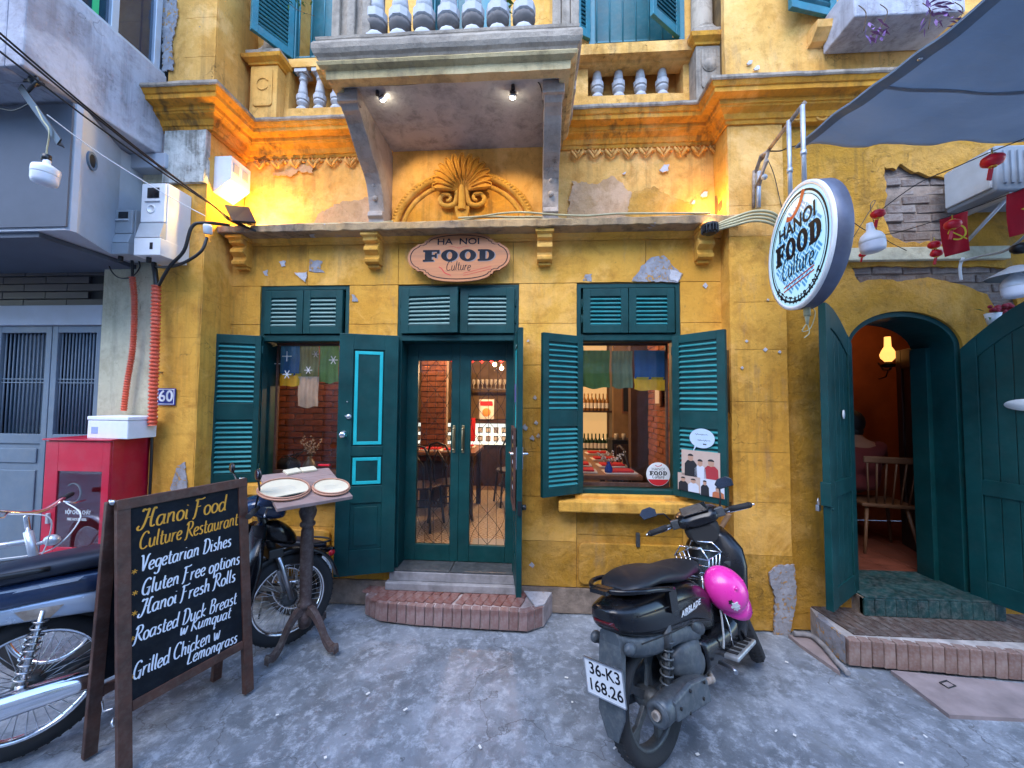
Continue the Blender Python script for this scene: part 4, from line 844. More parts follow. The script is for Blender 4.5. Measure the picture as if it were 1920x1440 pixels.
for a, b in zip(front, front[1:]):
    L = (b-a).length; n = max(1, round(L/.072)); d = (b-a)/n
    for i in range(n):
        c = a+d*(i+.5); u = d.normalized(); ang = math.degrees(math.atan2(u.y, u.x))
        inst('brick', sb[R_.randrange(4)], sp @ T(c.x-u.y*.03*-1*-1+0, c.y+.0, .077) @ Rot(ang, 'Z') @ T(0, .028, 0) @ Matrix.Diagonal((d.length/.072, 1, 1, 1)), step)
M['brick_top'] = pm('doorstep_top_brick', (.34, .085, .06), .75, var=.5, vs=10, bump=.6, bs=50, rnd=.7, dust=.35, col2=(.34, .20, .17))
tb = [brickmesh(.205, .064, .02, 'brick', M['brick_top'], .002, 20+i) for i in range(4)]
for i in range(-2, 16):
    x = -1.235+.0725*i
    for r in range(2):
        y = 3.0+.205*r/2+.0+(.1 if r else .06); 
        yy = 3.032 if r == 0 else 3.15
        L = .5 if True else 1
        if x < -1.28 and yy < 3.1: continue
        inst('brick', tb[R_.randrange(4)], sp @ T(x+.03*r+(.02 if i > 8 else 0), yy, .145+R_.uniform(-.001, .001)) @ Rot(74+R_.uniform(-2, 2), 'Z') @ Matrix.Diagonal((.57, 1.04, 1, 1)), step)
m_ = MB(); m_.rings([[(x, y, .15) for x, y in ((-.0, 2.97), (.07, 3.0), (.135, 3.19), (-.09, 3.19))], [(x, y, .160) for x, y in ((-.0, 2.97), (.07, 3.0), (.135, 3.19), (-.09, 3.19))]], sm=False); obj('cement_corner', m_, M['skim_w'], step)
thr = thing('stone_threshold', 'two grey stone treads with dark slate tiles under the glazed doors', 'threshold', (-.66, 3.2, .16))
M['slate'] = pm('dark_slate', (.045, .05, .055), .45, var=.3, vs=8, bump=.2, dust=.2); M['kerb'] = pm('grey_step_stone', (.26, .245, .25), .8, var=.4, vs=9, bump=.4, dust=.3)
m_ = MB(); m_.bx(-1.22, -.12, 3.125, 3.20, .155, .215); obj('tread', rough(m_, .002), M['kerb'], thr, bevel=.006)
m_ = MB(); m_.bx(-1.20, -.14, 3.165, 3.45, .216, .288); obj('riser', rough(m_, .002), M['kerb'], thr, bevel=.005)
for a, b in ((-1.195, -.70), (-.695, -.145)): m_ = MB(); m_.bx(a, b, 3.17, 3.44, .289, .302); obj('slate_tile', m_, M['slate'], thr, bevel=.002)
# steps of the arched door
ast = thing('brick_doorstep', 'long worn brick step with a dark top below the arched teal doorway', 'step', (2.6, 2.9, 0))
sp = TM[ast.name].inverted(); a = G(1590, 1246, 0); b = G(1935, 1276, 0); u = (b-a).normalized(); top = .168
bl = G(1533, 1157, top)
poly = [(bl.x, bl.y), (a.x+.01, a.y+.02), (a.x+u.x*1.7, a.y+u.y*1.7+.02), (a.x+1.8, 3.1), (bl.x+.05, 3.12)]
m_ = MB(); m_.rings([[(x, y, -.01) for x, y in poly], [(x, y, top-.004) for x, y in poly]], sm=False); obj('step_core', m_, M['mortar'], ast)
M['brick_step'] = pm('worn_step_brick', (.33, .15, .11), .85, var=.45, vs=12, bump=.8, bs=40, rnd=.5, dust=.5, col2=(.36, .26, .22))
sb2 = [brickmesh(.064, .05, top-.006, 'brick', M['brick_step'], .003, 30+i) for i in range(4)]
M['brick_red'] = pm('bright_worn_brick', (.36, .12, .07), .85, var=.4, vs=14, rnd=.4, dust=.3)
for i in range(25):
    c = a+u*(.034+.069*i); inst('brick', sb2[R_.randrange(4)], sp @ T(c.x, c.y+.012, top/2) @ Rot(math.degrees(math.atan2(u.y, u.x))+R_.uniform(-2, 2), 'Z'), ast)
M['step_dark'] = pm('dark_worn_step_top', (.085, .055, .045), .7, var=.5, vs=7, bump=.5, dust=.5, stretch=(6, 1, 1))
for i in range(24):
    x = bl.x+.05+.075*i; m_ = MB(); xa = x
    y0_ = a.y+.04; m_.rings([[(xa, 3.10, top-.003), (xa+.07, 3.10, top-.003), (xa+.07+.04, y0_, top-.003), (xa+.04, y0_, top-.003)], [(xa, 3.10, top+.008), (xa+.07, 3.10, top+.008), (xa+.07+.04, y0_, top+.008), (xa+.04, y0_, top+.008)]], sm=False); obj('brick', m_, M['step_dark'], ast, bevel=.003)
m_ = MB(); m_.rings([[(bl.x-.01, bl.y, 0), (a.x-.012, a.y+.0, 0), (a.x-.008, a.y+.03, 0), (bl.x+.05, bl.y+.06, 0)], [(bl.x-.01, bl.y, top+.004), (a.x-.012, a.y+.0, top+.004), (a.x-.008, a.y+.03, top+.004), (bl.x+.05, bl.y+.06, top+.004)]], sm=False); obj('cement_side', rough(m_, .002), M['skim'], ast)
M['teal_worn'] = pm('worn_teal_step_paint', (.006, .045, .045), .6, var=.6, vs=9, dust=.35, bump=.4)
m_ = MB(); ar = W(1597, 1140, 3.02); m_.bx(ax0-.02, ax1+.06, 3.0, 3.5, top+.009, .30); obj('upper_step_core', m_, M['mortar_dark'], ast)
for i in range(13):
    x = ax0-.02+.073*i; m_ = MB(); m_.bx(x, x+.07, 2.985, 3.03, top+.009, .297); obj('brick', m_, M['teal_worn'], ast, bevel=.004)
m_ = MB(); m_.bx(ax0-.01, ax1+.06, 2.99, 3.46, .2985, .312); obj('step_tread', rough(m_, .002), M['teal_worn'], ast, bevel=.003)
# ---------------------------------------------------------------- restaurant interior
M['int_wall'] = pm('cream_interior_wall', (.24, .155, .08), .9, var=.3, vs=3, pos='world')
M['int_dark'] = pm('dark_interior_wall', (.085, .05, .035), .9, var=.3, vs=3, pos='world')
M['int_brick'] = pm('interior_brick', (.27, .095, .05), .85, var=.45, vs=14, bump=.6, rnd=.5)
RX0, RX1, RY0, RY1, RZ0, RZ1 = -3.05, 1.40, 3.45, 7.4, .30, 2.95
m_ = MB(); m_.bx(RX0-.1, RX0, RY0, RY1, RZ0, RZ1); m_.bx(RX1+.06, RX1+.12, RY0, 5.3, RZ0, RZ1); m_.bx(RX0-.1, 2.6, RY1, RY1+.1, RZ0, RZ1); m_.bx(2.5, 2.6, 5.3, RY1, RZ0, RZ1); m_.bx(RX1+.06, 2.6, 5.2, 5.3, RZ0, RZ1)
struct('interior_wall', m_, M['int_wall'])
m_ = MB(); m_.bx(RX0-.1, 2.6, RY0, RY1, RZ1, RZ1+.1); struct('interior_ceiling', m_, M['int_dark'])
m_ = MB(); m_.bx(RX0-.1, 2.6, RY0, RY1, .05, RZ0-.012); fl = struct('interior_floor', m_, M['mortar_dark'])
def tilemat():
    t = NT('chevron_floor_tile'); co = t.pos('obj'); s = t.node('ShaderNodeSeparateXYZ'); t.l.new(co, s.inputs[0])
    tri = t.math('PINGPONG', s.outputs[0], .05); v = t.math('ADD', s.outputs[1], tri); m = t.math('PINGPONG', t.math('MULTIPLY', v, 1.0), .022)
    f = t.ramp(m, .008, .0095); f2 = t.ramp(m, .0165, .018)
    c = t.mix(f, (.62, .58, .50), (.45, .26, .06)); c = t.mix(f2, c, (.05, .035, .03))
    return t.set(col=c, rough=.3)
M['tile'] = tilemat(); tme = MB().bx(-.0985, .0985, -.0985, .0985, -.006, 0).mesh('floor_tile', M['tile'])
M['tile_grey'] = pm('plain_brown_floor', (.20, .12, .06), .4, var=.3, vs=6, pos='world')
fp = TM[fl.name].inverted()
for i in range(8):
    for j in range(13): inst('floor_tile', tme, fp @ T(-1.42+.2*i, 3.56+.2*j, RZ0-.003), fl)
m_ = MB(); m_.bx(-.02+.01, RX1, RY0, RY1, RZ0-.011, RZ0-.004); m_.bx(RX0, -1.53, RY0, RY1, RZ0-.011, RZ0-.004); m_.bx(-1.52, -.02, 6.07, RY1, RZ0-.011, RZ0-.004); obj('plain_floor', m_, M['tile_grey'], fl)
m_ = MB(); m_.bx(-.62, -.1, 3.72, 3.92, RZ0, RZ0+.01); tag(obj('doormat', m_, M['grey_pl']), 'flat grey doormat on the patterned floor behind the right glass door', 'doormat')
ib = [brickmesh(.215, .04, .06, 'brick', M['int_brick'], .004, 40+i) for i in range(4)]
def brickwall(name, label, o, u, w, z0, z1, th=.12, sx=1.0):
    ang = math.atan2(u[1], u[0]); Mw = T(o[0], o[1], 0) @ Matrix.Rotation(ang, 4, 'Z'); t = thing(name, label, 'wall', (0, 0, 0), Mw)
    m_ = MB(); m_.bx(0, w, .018, th, z0, z1); obj('mortar_bed', m_, M['mortar_dark'], t, local=True)
    z = z0+.035; r = 0
    while z < z1:
        x = .11-(r % 2)*.11
        while x < w:
            s = 1.0
            if x < .1: s = .5; xx = x+.055
            elif x+.11 > w: s = max(.2, (w-x+.11)/.22-.03); xx = x-.11+s*.11
            else: xx = x
            inst('brick', ib[R_.randrange(4)], T(xx, .02+R_.uniform(-.004, .004), z) @ Rot(R_.uniform(-.8, .8), 'Y') @ Matrix.Diagonal((s, 1, 1, 1)), t); x += .225
        z += .07; r += 1
    return t
brickwall('brick_partition', 'warm red brick wall right behind the left window', (-3.05, 4.35), (1, .02), 1.43, .9, 2.45)
brickwall('brick_pillar', 'lit orange brick pillar behind the left glass door', (-1.52, 5.0), (1, .0), .34, .9, 2.93)
brickwall('brick_side_wall', 'dim brick side wall at the right of the right window', (RX1+.02, 5.0), (0, -1), 1.5, .9, 2.45)
m_ = MB(); m_.bx(RX0, -1.62, 4.36, 4.5, 2.45, RZ1); m_.bx(-3.05, -1.62, 4.37, 4.5, RZ0, .9); m_.bx(-1.52, -1.18, 5.02, 5.14, RZ0, .9); m_.bx(1.22, RX1+.055, 5.05, 5.19, RZ0, RZ1); struct('inner_partition', m_, M['int_dark'])
# back counter, shelves, posters
M['red'] = flat('red_cloth', (.55, .012, .02), .8); M['paper'] = flat('white_paper', (.72, .70, .66), .8); M['dwood'] = pm('dark_furniture_wood', (.05, .026, .018), .45, var=.4, vs=8, stretch=(1, 1, .2)); M['mwood'] = pm('brown_table_wood', (.22, .10, .05), .4, var=.3, vs=6)
M['lit_panel'] = emis('lit_counter_panel', (.9, .95, .85), .22)
ctr = thing('bar_counter', 'bar counter with a lit white front band at the back of the restaurant', 'counter', (-.6, 6.6, RZ0))
m_ = MB(); m_.bx(-2.3, .2, 6.35, 6.9, RZ0, 1.33); obj('counter_body', m_, M['dwood'], ctr)
m_ = MB(); m_.bx(-2.3, .2, 6.30, 6.345, .98, 1.32); obj('lit_band', m_, M['lit_panel'], ctr)
m_ = MB(); m_.bx(-2.35, .25, 6.2, 6.95, 1.335, 1.37); obj('counter_top', m_, M['dwood'], ctr)
k = 0
for x in [-1.95+.13*i for i in range(15)]:
    for r_, z in enumerate((1.08, 1.22)):
        m_ = MB(); m_.bx(x-.04, x+.04, 6.275, 6.298, z-.045, z+.045); fr = tag(obj('picture_frame', m_, M['blackm' if (k*7) % 3 else 'mwood']), f'{ORD[int(round((x+1.95)/.13))]} small picture frame from the left in the {["lower", "upper"][r_]} row on the lit counter front', 'picture frame', 'small framed pictures on the lit counter')
        m_ = MB(); m_.bx(x-.028, x+.028, 6.270, 6.2745, z-.03, z+.03); obj('picture', m_, M['paper' if k % 3 else 'grey_pl'], fr); k += 1
def bottle(x, y, z, h, col, group, label, s=1.0):
    key = 'bottle_'+col
    if key not in cache:
        r = .036; cache[key] = MB().lathe([(r, 0), (r, h*.55), (r*.9, h*.62), (.013, h*.76), (.012, h*.98), (.014, h)], 10).mesh('bottle', M[col]); 
        cache[key+'l'] = MB().lathe([(r+.001, h*.15), (r+.001, h*.45)], 10, caps=False).mesh('bottle_label', M['paper'])
    o = bpy.data.objects.new('bottle', cache[key]); link(o); o.matrix_world = T(x, y, z) @ Matrix.Diagonal((s, s, s, 1)); TM[o.name] = T(x, y, z); tag(o, label, 'bottle', group)
    l = bpy.data.objects.new('bottle_label', cache[key+'l']); link(l, o)
cache = {}
M['bgreen'] = flat('green_bottle', (.02, .05, .02), .1); M['bbrown'] = flat('amber_bottle', (.35, .18, .05), .12)
sh = thing('bottle_shelf', 'lit wooden bottle shelf on the back wall seen through the right window', 'shelf', (.65, 6.9, 1.8))
sx0, sx1 = W(1075, 760, 6.9).x, W(1142, 760, 6.9).x
m_ = MB(); m_.bx(W(1150, 760, 6.45).x, 2.49, 6.45, 6.55, RZ0, RZ1); struct('inner_cream_wall', m_, M['int_wall'])
sz = [W(1130, 792, 6.9).z-.25, W(1130, 845, 6.9).z, W(1130, 770, 6.9).z, W(1130, 735, 6.9).z+.12]
m_ = MB(); m_.bx(sx0, sx1, 7.12, 7.15, sz[1]-.1, 2.9); obj('back_panel', m_, emis('shelf_backlight', (1, .58, .22), .12, (.22, .13, .06)), sh)
for z in (sz[1], sz[2]): m_ = MB(); m_.bx(sx0-.03, sx1+.03, 6.80, 7.12, z-.03, z); obj('shelf_board', m_, M['dwood'], sh)
m_ = MB(); m_.bx(sx1+.03, sx1+.07, 6.8, 7.15, 1.0, 2.9); obj('shelf_side', m_, M['dwood'], sh)
for z, col in ((sz[1], 'bgreen'), (sz[2], 'bbrown')):
    n = 9
    for i in range(n): bottle(sx0+.06+(sx1-sx0-.1)*i/(n-1), 6.88, z, .30, col, 'bottles on the lit back shelf', f'{ORD[i]} bottle from the left, {"dark green" if col == "bgreen" else "amber"}, on the {"lower" if col == "bgreen" else "upper"} lit back shelf')
for z in (1.92,):
    m_ = MB(); m_.bx(-1.35, -.15, 6.9, 7.1, z-.03, z); tag(obj('glass_shelf', m_, M['dwood']), 'long dark shelf of glasses on the back wall above the counter', 'shelf')
M['glassware'] = flat('pale_glassware', (.55, .50, .42), .15)
for i in range(14):
    x = -1.3+.08*i; m_ = MB(); m_.lathe([(.022, 0), (.006, .012), (.006, .06), (.03, .09), (.034, .15), (.028, .17)], 9, T(x, 6.98, 1.92)); tag(obj('wine_glass', m_, M['glassware']), f'{ORD[i]} wine glass from the left on the dark shelf above the counter', 'glass', 'wine glasses on the back shelf')
m_ = MB(); m_.bx(-.92, -.68, 6.2, 6.215, 1.40, 1.72); po = tag(obj('poster', m_, M['paper']), 'white poster with a red heading on the back counter', 'poster')
m_ = MB(); m_.bx(-.90, -.70, 6.190, 6.1995, 1.62, 1.69); obj('poster_heading', m_, M['red'], po)
m_ = MB(); m_.ball((-.80, 6.2, 1.51), .07, n=12, sq=(1, .1, 1)); obj('poster_picture', m_, flat('poster_orange', (.75, .30, .05)), po)
# red paper cloths by the bar
for i in range(7):
    x = -1.35+.15*i; m_ = MB(); m_.prism([(x, 2.9), (x+.14, 2.9), (x+.14, 2.33), (x+.07, 2.27), (x, 2.33)], 5.8, 5.81); tag(obj('red_pennant', m_, M['red']), f'{ORD[i]} red pennant from the left hanging above the bar', 'pennant', 'red pennants over the bar')
m_ = MB(); m_.bx(-1.04, -.97, 6.10, 6.16, 1.05, 1.42); tag(obj('hanging_red_cloth', m_, M['red']), 'red cloth hanging beside the poster behind the right glass door', 'cloth')
# tables, settings, chairs
def table(name, x0, x1, y0, y1, h, label, legs=True):
    t = thing(name, label, 'table', ((x0+x1)/2, (y0+y1)/2, RZ0)); z = RZ0+h
    m_ = MB(); m_.bx(x0, x1, y0, y1, z-.04, z); obj('tabletop', m_, M['mwood'], t, bevel=.004)
    for x in (x0+.06, x1-.06):
        for y in (y0+.06, y1-.06): m_ = MB(); m_.bx(x-.03, x+.03, y-.03, y+.03, RZ0, z-.041); obj('leg', m_, M['dwood'], t)
    return z
def napkin(x, y, z, a, label):
    t = thing('place_setting', label, 'place setting', (0, 0, 0), T(x, y, z) @ Rot(a, 'Z'), 'red napkins on white plates')
    m_ = MB(); m_.bx(-.15, .15, -.10, .10, .001, .012); obj('plate', m_, M['paper'], t, local=True, bevel=.004)
    m_ = MB(); m_.bx(-.12, .12, -.075, .075, .0125, .03); obj('napkin', m_, M['red'], t, local=True, bevel=.004)
tz = table('dining_table', .30, .98, 3.62, 5.5, .72, 'long wooden table laid with red napkins behind the right window')
NTH = {3.78: 'first', 4.15: 'second', 4.6: 'third', 5.1: 'fourth'}
for y, s in ((3.78, 1), (4.15, 1), (4.6, 1), (5.1, 1)):
    napkin(.80, y, tz, 4, 'red napkin, right edge of the window table, '+NTH[y]+' from the window')
    napkin(.44, y+.03, tz, -3, 'red napkin, left edge of the window table, '+NTH[y]+' from the window')
M['blueglass'] = flat('blue_glass', (.01, .05, .32), .08); M['flower'] = flat('white_blossom', (.75, .73, .68), .8); M['twig'] = flat('brown_twig', (.10, .06, .03), .9); M['dry'] = flat('dried_flower', (.42, .30, .20), .9)
q = W(1142, 915, 3.70); vz = thing('blue_vase', 'small cobalt blue glass vase with white blossom twigs on the window table', 'vase', (q.x, 3.72, tz))
m_ = MB(); m_.lathe([(.03, 0), (.038, .02), (.038, .05), (.02, .085), (.014, .10), (.018, .115)], 16, T(0, 0, 0)); obj('vase_body', m_, M['blueglass'], vz, local=True)
def sprigs(par, n, h, spread, fm, seed, fs=.007, lean=(0, 0)):
    rr = random.Random(seed); tw = MB(); fl_ = MB()
    for i in range(n):
        a_ = rr.uniform(0, 6.28); s_ = spread*rr.uniform(.3, 1); P = [(0, 0, .05)]
        for k_ in range(1, 5): t_ = k_/4; P.append((math.cos(a_)*s_*t_**1.4+lean[0]*t_, math.sin(a_)*s_*t_**1.4+lean[1]*t_, .05+h*t_*rr.uniform(.85, 1.05)))
        tw.tube(P, .0015, 4)
        for k_ in range(9): t_ = rr.uniform(.5, 1); j = min(3, int(t_*4)); p = Vector(P[j]).lerp(Vector(P[j+1]), t_*4-j); fl_.ball((p.x+rr.uniform(-.012, .012), p.y+rr.uniform(-.012, .012), p.z+rr.uniform(-.01, .012)), fs*rr.uniform(.6, 1.2), n=5)
    obj('stem', tw, M['twig'], par, local=True); o = obj('blossom', fl_, fm, par, local=True); o['kind'] = 'stuff'
sprigs(vz, 9, .16, .17, M['flower'], 3, .008)
q = W(1106, 870, 4.4); cd = thing('candle_pot', 'dark pot with a white flower ball at the far end of the window table', 'pot', (.40, 4.9, tz)); m_ = MB(); m_.lathe([(.04, 0), (.05, .09)], 12); obj('pot_body', m_, M['black'], cd, local=True); m_ = MB(); m_.ball((0, 0, .12), .05, n=10); obj('flower_ball', m_, M['flower'], cd, local=True)
tz2 = table('dining_table', -1.62, -.72, 4.55, 5.35, .78, 'dark dining table with red napkins behind the left glass door')
for x, y, a_, w_ in ((-1.0, 4.7, 5, 'near right'), (-1.3, 4.75, -5, 'near left'), (-.95, 5.1, 0, 'far right')): napkin(x, y, tz2, a_, f'red napkin at the {w_} corner of the table behind the left glass door')
def dchair(x, y, a, label, grp='dark bentwood chairs inside'):
    t = thing('dining_chair', label, 'chair', (0, 0, 0), T(x, y, RZ0) @ Rot(a, 'Z'), grp)
    m_ = MB(); m_.lathe([(.19, .44), (.2, .455), (.19, .47)], 18); obj('seat', m_, M['dwood'], t, local=True)
    for sx_ in (-1, 1):
        for sy_ in (-1, 1): m_ = MB(); m_.tube([(sx_*.14, sy_*.14, .44), (sx_*.18, sy_*.18, 0)], .014, 6); obj('leg', m_, M['black'], t, local=True)
    m_ = MB(); m_.tube([(-.17, .16, .44), (-.19, .2, .75), (-.12, .22, .9), (0, .23, .93), (.12, .22, .9), (.19, .2, .75), (.17, .16, .44)], .013, 6); m_.tube([(-.09, .17, .45), (-.1, .2, .7), (0, .22, .84), (.1, .2, .7), (.09, .17, .45)], .010, 6); obj('backrest', m_, M['black'], t, local=True)
    m_ = MB(); m_.tube(ell(0, 0, .15, .15, 16) and [(p[0], p[1], .25) for p in ell(0, 0, .15, .15, 16)], .008, 5, closed=True); obj('stretcher', m_, M['black'], t, local=True)
dchair(-1.25, 4.25, 170, 'dark bentwood chair nearest the left glass door'); dchair(-.98, 4.45, 150, 'dark bentwood chair at the corner of the table behind the left glass door'); dchair(-.35, 5.3, 200, 'dark bentwood chair alone behind the right glass door'); dchair(-.15, 5.7, 160, 'dark bentwood chair nearest the bar'); dchair(1.12, 4.2, 95, 'dark bentwood chair at the right side of the window table')
# lamps inside (warm pendant bulbs)
M['bulb_on'] = emis('glowing_bulb', (1, .62, .28), 6)
def pointl(n_, loc, e, c, r=.05):
    d = bpy.data.lights.new(n_, 'POINT'); d.energy = e; d.color = c; d.shadow_soft_size = r; o = bpy.data.objects.new(n_, d); link(o); o.location = loc; return o
def pendant(x, y, z, e, label):
    t = thing('pendant_lamp', label, 'lamp', (x, y, z), None, 'warm pendant lamps in the restaurant')
    m_ = MB(); m_.tube([(0, 0, .05), (0, 0, RZ1-z)], .004, 5); obj('cord', m_, M['black'], t, local=True)
    m_ = MB(); m_.lathe([(.02, .03), (.02, .075), (.008, .08)], 10); obj('lamp_holder', m_, M['black'], t, local=True)
    m_ = MB(); m_.ball((0, 0, 0), .03, n=12); obj('bulb', m_, M['bulb_on'], t, local=True)
    if e: l = pointl('pendant_light', (x, y, z-.06), e, (1, .60, .30), .04)
pendant(-.60, 5.5, 2.22, 15, 'glowing pendant bulb seen high through the right glass door'); pendant(-.51, 5.65, 2.18, 0, 'second glowing pendant bulb just right of its neighbour'); pendant(-1.15, 4.4, 2.6, 9, 'glowing pendant bulb above the table behind the left glass door'); pendant(.75, 4.6, 2.75, 2.6, 'pendant bulb over the window table'); pendant(-2.1, 3.85, 2.75, 4, 'pendant bulb behind the cloths of the left window'); pendant(.2, 6.2, 2.6, 5, 'pendant bulb over the bar counter')
# cloths hanging in the windows
def clothmat(n_, c): 
    t = NT(n_); co = t.pos('obj'); t.node; w_ = t.noise(co, 60, 4); cc = t.mix(t.ramp(t.noise(co, 6, 4), .3, .7), sc(c, .75), sc(c, 1.2)); t.set(col=cc, rough=.9, nrm=t.bump(w_, .3, .002))
    tl = t.node('ShaderNodeBsdfTranslucent'); t.l.new(cc, tl.inputs[0]); mx = t.node('ShaderNodeMixShader'); mx.inputs[0].default_value = .35; t.l.new(t.p.outputs[0], mx.inputs[1]); t.l.new(tl.outputs[0], mx.inputs[2]); t.l.new(mx.outputs[0], t.out.inputs[0]); return t.mat
M['c_green'] = clothmat('green_cloth', (.07, .20, .08)); M['c_teal'] = clothmat('grey_teal_cloth', (.12, .22, .17)); M['c_blue'] = clothmat('blue_cloth', (.02, .10, .34)); M['c_yel'] = clothmat('yellow_cloth', (.52, .42, .04)); M['c_linen'] = clothmat('linen_cloth', (.50, .48, .44)); M['c_dgreen'] = clothmat('sage_cloth', (.12, .18, .10))
CY = 3.42
def cloth(px0, px1, py0, py1, mat, label, y=CY, seed=0, parent=None, name='cafe_curtain', jit=.006):
    a_, b_ = W(px0, py0, y), W(px1, py1, y); m_ = MB(); nx_, nz_ = 24, 20; vs = []; fs = []
    for i in range(nx_+1):
        for j in range(nz_+1):
            u_, v_ = i/nx_, j/nz_; z = a_.z+(b_.z-a_.z)*v_
            vs.append((a_.x+(b_.x-a_.x)*u_+.003*math.sin(v_*7+seed), y+.008*math.sin(u_*14+seed+v_*1.5)*v_+.003*math.sin(u_*31+seed), z+(.006*math.sin(u_*9+seed)-.012*math.sin(math.pi*u_))*v_))
    for i in range(nx_):
        for j in range(nz_): k_ = i*(nz_+1)+j; fs.append((k_, k_+1, k_+nz_+2, k_+nz_+1))
    m_.add(vs, fs, sm=True); o = obj(name, m_, M[mat], parent)
    if not parent: tag(o, label, 'curtain', 'little cloths hanging in the windows')
    return o
cloth(1090, 1143, 657, 726, 'c_green', 'green cloth hanging at the left of the right window', seed=1); cloth(1147, 1186, 658, 726, 'c_teal', 'narrow grey green cloth hanging in the middle of the right window', seed=2)
c_ = cloth(1189, 1252, 657, 710, 'c_blue', 'blue cloth with a yellow lower band hanging in the right window', seed=3); cloth(1189, 1253, 707, 730, 'c_yel', '', y=CY-.006, seed=3, parent=c_, name='yellow_band')
c_ = cloth(514, 562, 648, 702, 'c_blue', 'blue cloth with yellow band and white stars hanging in the left window', seed=4); cloth(511, 565, 700, 722, 'c_yel', '', y=CY-.008, seed=4, parent=c_, name='yellow_band')
cloth(563, 597, 648, 706, 'c_dgreen', 'sage green cloth with snowflakes in the middle of the left window', seed=5); cloth(600, 634, 648, 716, 'c_green', 'green cloth with a snowflake at the right of the left window', seed=6); cloth(559, 596, 706, 762, 'c_linen', 'small off-white linen square hanging below the sage cloth in the left window', y=CY-.012, seed=7)
for px, py, s_, six in ((538, 668, 10, 0), (520, 682, 6, 0), (538, 702, 9, 1), (578, 694, 8, 1), (592, 664, 7, 1), (625, 675, 9, 1)):
    c = W(px, py, 3.366); r = s_/721*3.3; m_ = MB(); n_ = 3 if six else 2
    for k in range(n_): m_.bx(-r, r, -.0008, .0008, -r*.09, r*.09, T(*c) @ Rot(180*k/n_+(0 if six else 0), 'Y'))
    m_.prism([(c.x-r*.3, c.z), (c.x, c.z+r*.3), (c.x+r*.3, c.z), (c.x, c.z-r*.3)], c.y-.0012, c.y+.0012)
    tag(obj('snow_sticker', m_, M['white_pl']), {538+668: 'large four pointed star sticker on the blue cloth', 520+682: 'small four pointed star sticker near the left edge of the blue cloth', 538+702: 'six armed snowflake sticker over the yellow band', 578+694: 'snowflake sticker low on the sage cloth', 592+664: 'faint snowflake sticker high on the sage cloth', 625+675: 'snowflake sticker on the right green cloth'}[px+py], 'sticker', 'white snow stickers on the left window')
# things behind the left window and further in the right window
dv = thing('dried_flower_vase', 'round brown vase with dried flowers inside the left window', 'vase', (W(580, 870, 3.6).x, 3.60, 1.0))
m_ = MB(); m_.lathe([(.03, 0), (.055, .03), (.06, .06), (.045, .10), (.02, .13), (.024, .15)], 16); obj('vase_body', m_, pm('brown_ceramic', (.12, .09, .05), .35), dv, local=True); sprigs(dv, 14, .28, .12, M['dry'], 9, .008)
m_ = MB(); m_.bx(-2.38, -1.66, 3.46, 3.85, .94, .99); tag(obj('inner_window_ledge', m_, M['dwood']), 'dark wooden ledge inside the left window', 'ledge')
bk = thing('dark_bundle', 'dark tangled bundle on the ledge inside the left window', 'bundle', (W(543, 870, 3.6).x, 3.58, 1.0)); m_ = MB(); m_.ball((0, 0, .07), .09, n=12, sq=(1.4, .7, .8)); 
for k in range(5): m_.tube([(-.1+.04*k, 0, .1), (-.03+.04*k, -.03, .15+.01*k), (.08+.02*k, 0, .13+.02*k)], .004, 5)
obj('bundle_body', rough(m_, .012, 20), M['blackm'], bk, local=True)
m_ = MB(); q = W(1192, 745, 6.0); m_.bx(.86, .90, 5.7, 6.2, 1.7, 2.4); 
cab = thing('side_cabinet', 'dark side cabinet with cups near the middle of the right window', 'cabinet', (.75, 5.8, RZ0)); m_ = MB(); a_ = W(1148, 825, 5.8); b_ = W(1188, 825, 5.8); m_.bx(a_.x, b_.x+.1, 5.8, 6.2, RZ0, a_.z); obj('cabinet_body', m_, M['black'], cab, bevel=.004)
m_ = MB(); m_.bx(a_.x+.03, b_.x+.08, 5.785, 5.799, RZ0+.1, a_.z-.06); obj('cabinet_door', m_, M['dwood'], cab, bevel=.003)
for k in range(3): m_ = MB(); m_.lathe([(.03, 0), (.035, .06), (.03, .09)], 10, T(a_.x+.08+.11*k, 5.9, a_.z)); tag(obj('cup', m_, M['glassware']), ['left', 'middle', 'right'][k]+' pale cup on the dark side cabinet', 'cup', 'cups on the side cabinet')
fr = thing('framed_chalk_menu', 'tall framed dark menu hanging on the wall seen through the right window', 'picture', (1.6, 6.4, 2.0)); c1, c2 = W(1166, 715, 6.4), W(1182, 775, 6.4)
m_ = MB(); m_.bx(c1.x, c2.x+.02, 6.40, 6.43, c2.z, c1.z); obj('frame', m_, M['mwood'], fr, bevel=.003); m_ = MB(); m_.bx(c1.x+.02, c2.x, 6.39, 6.399, c2.z+.03, c1.z-.03); obj('picture', m_, M['blackm'], fr)
m_ = MB(); q = W(1232, 742, 4.6); m_.bx(RX1-.03, RX1-.01, 4.35, 4.55, q.z-.12, q.z+.10); fr = tag(obj('picture_frame', m_, M['mwood']), 'small framed picture on the brick side wall inside the right window', 'picture frame'); m_ = MB(); m_.bx(RX1-.034, RX1-.0305, 4.38, 4.52, q.z-.09, q.z+.07); obj('picture', m_, M['paper'], fr)
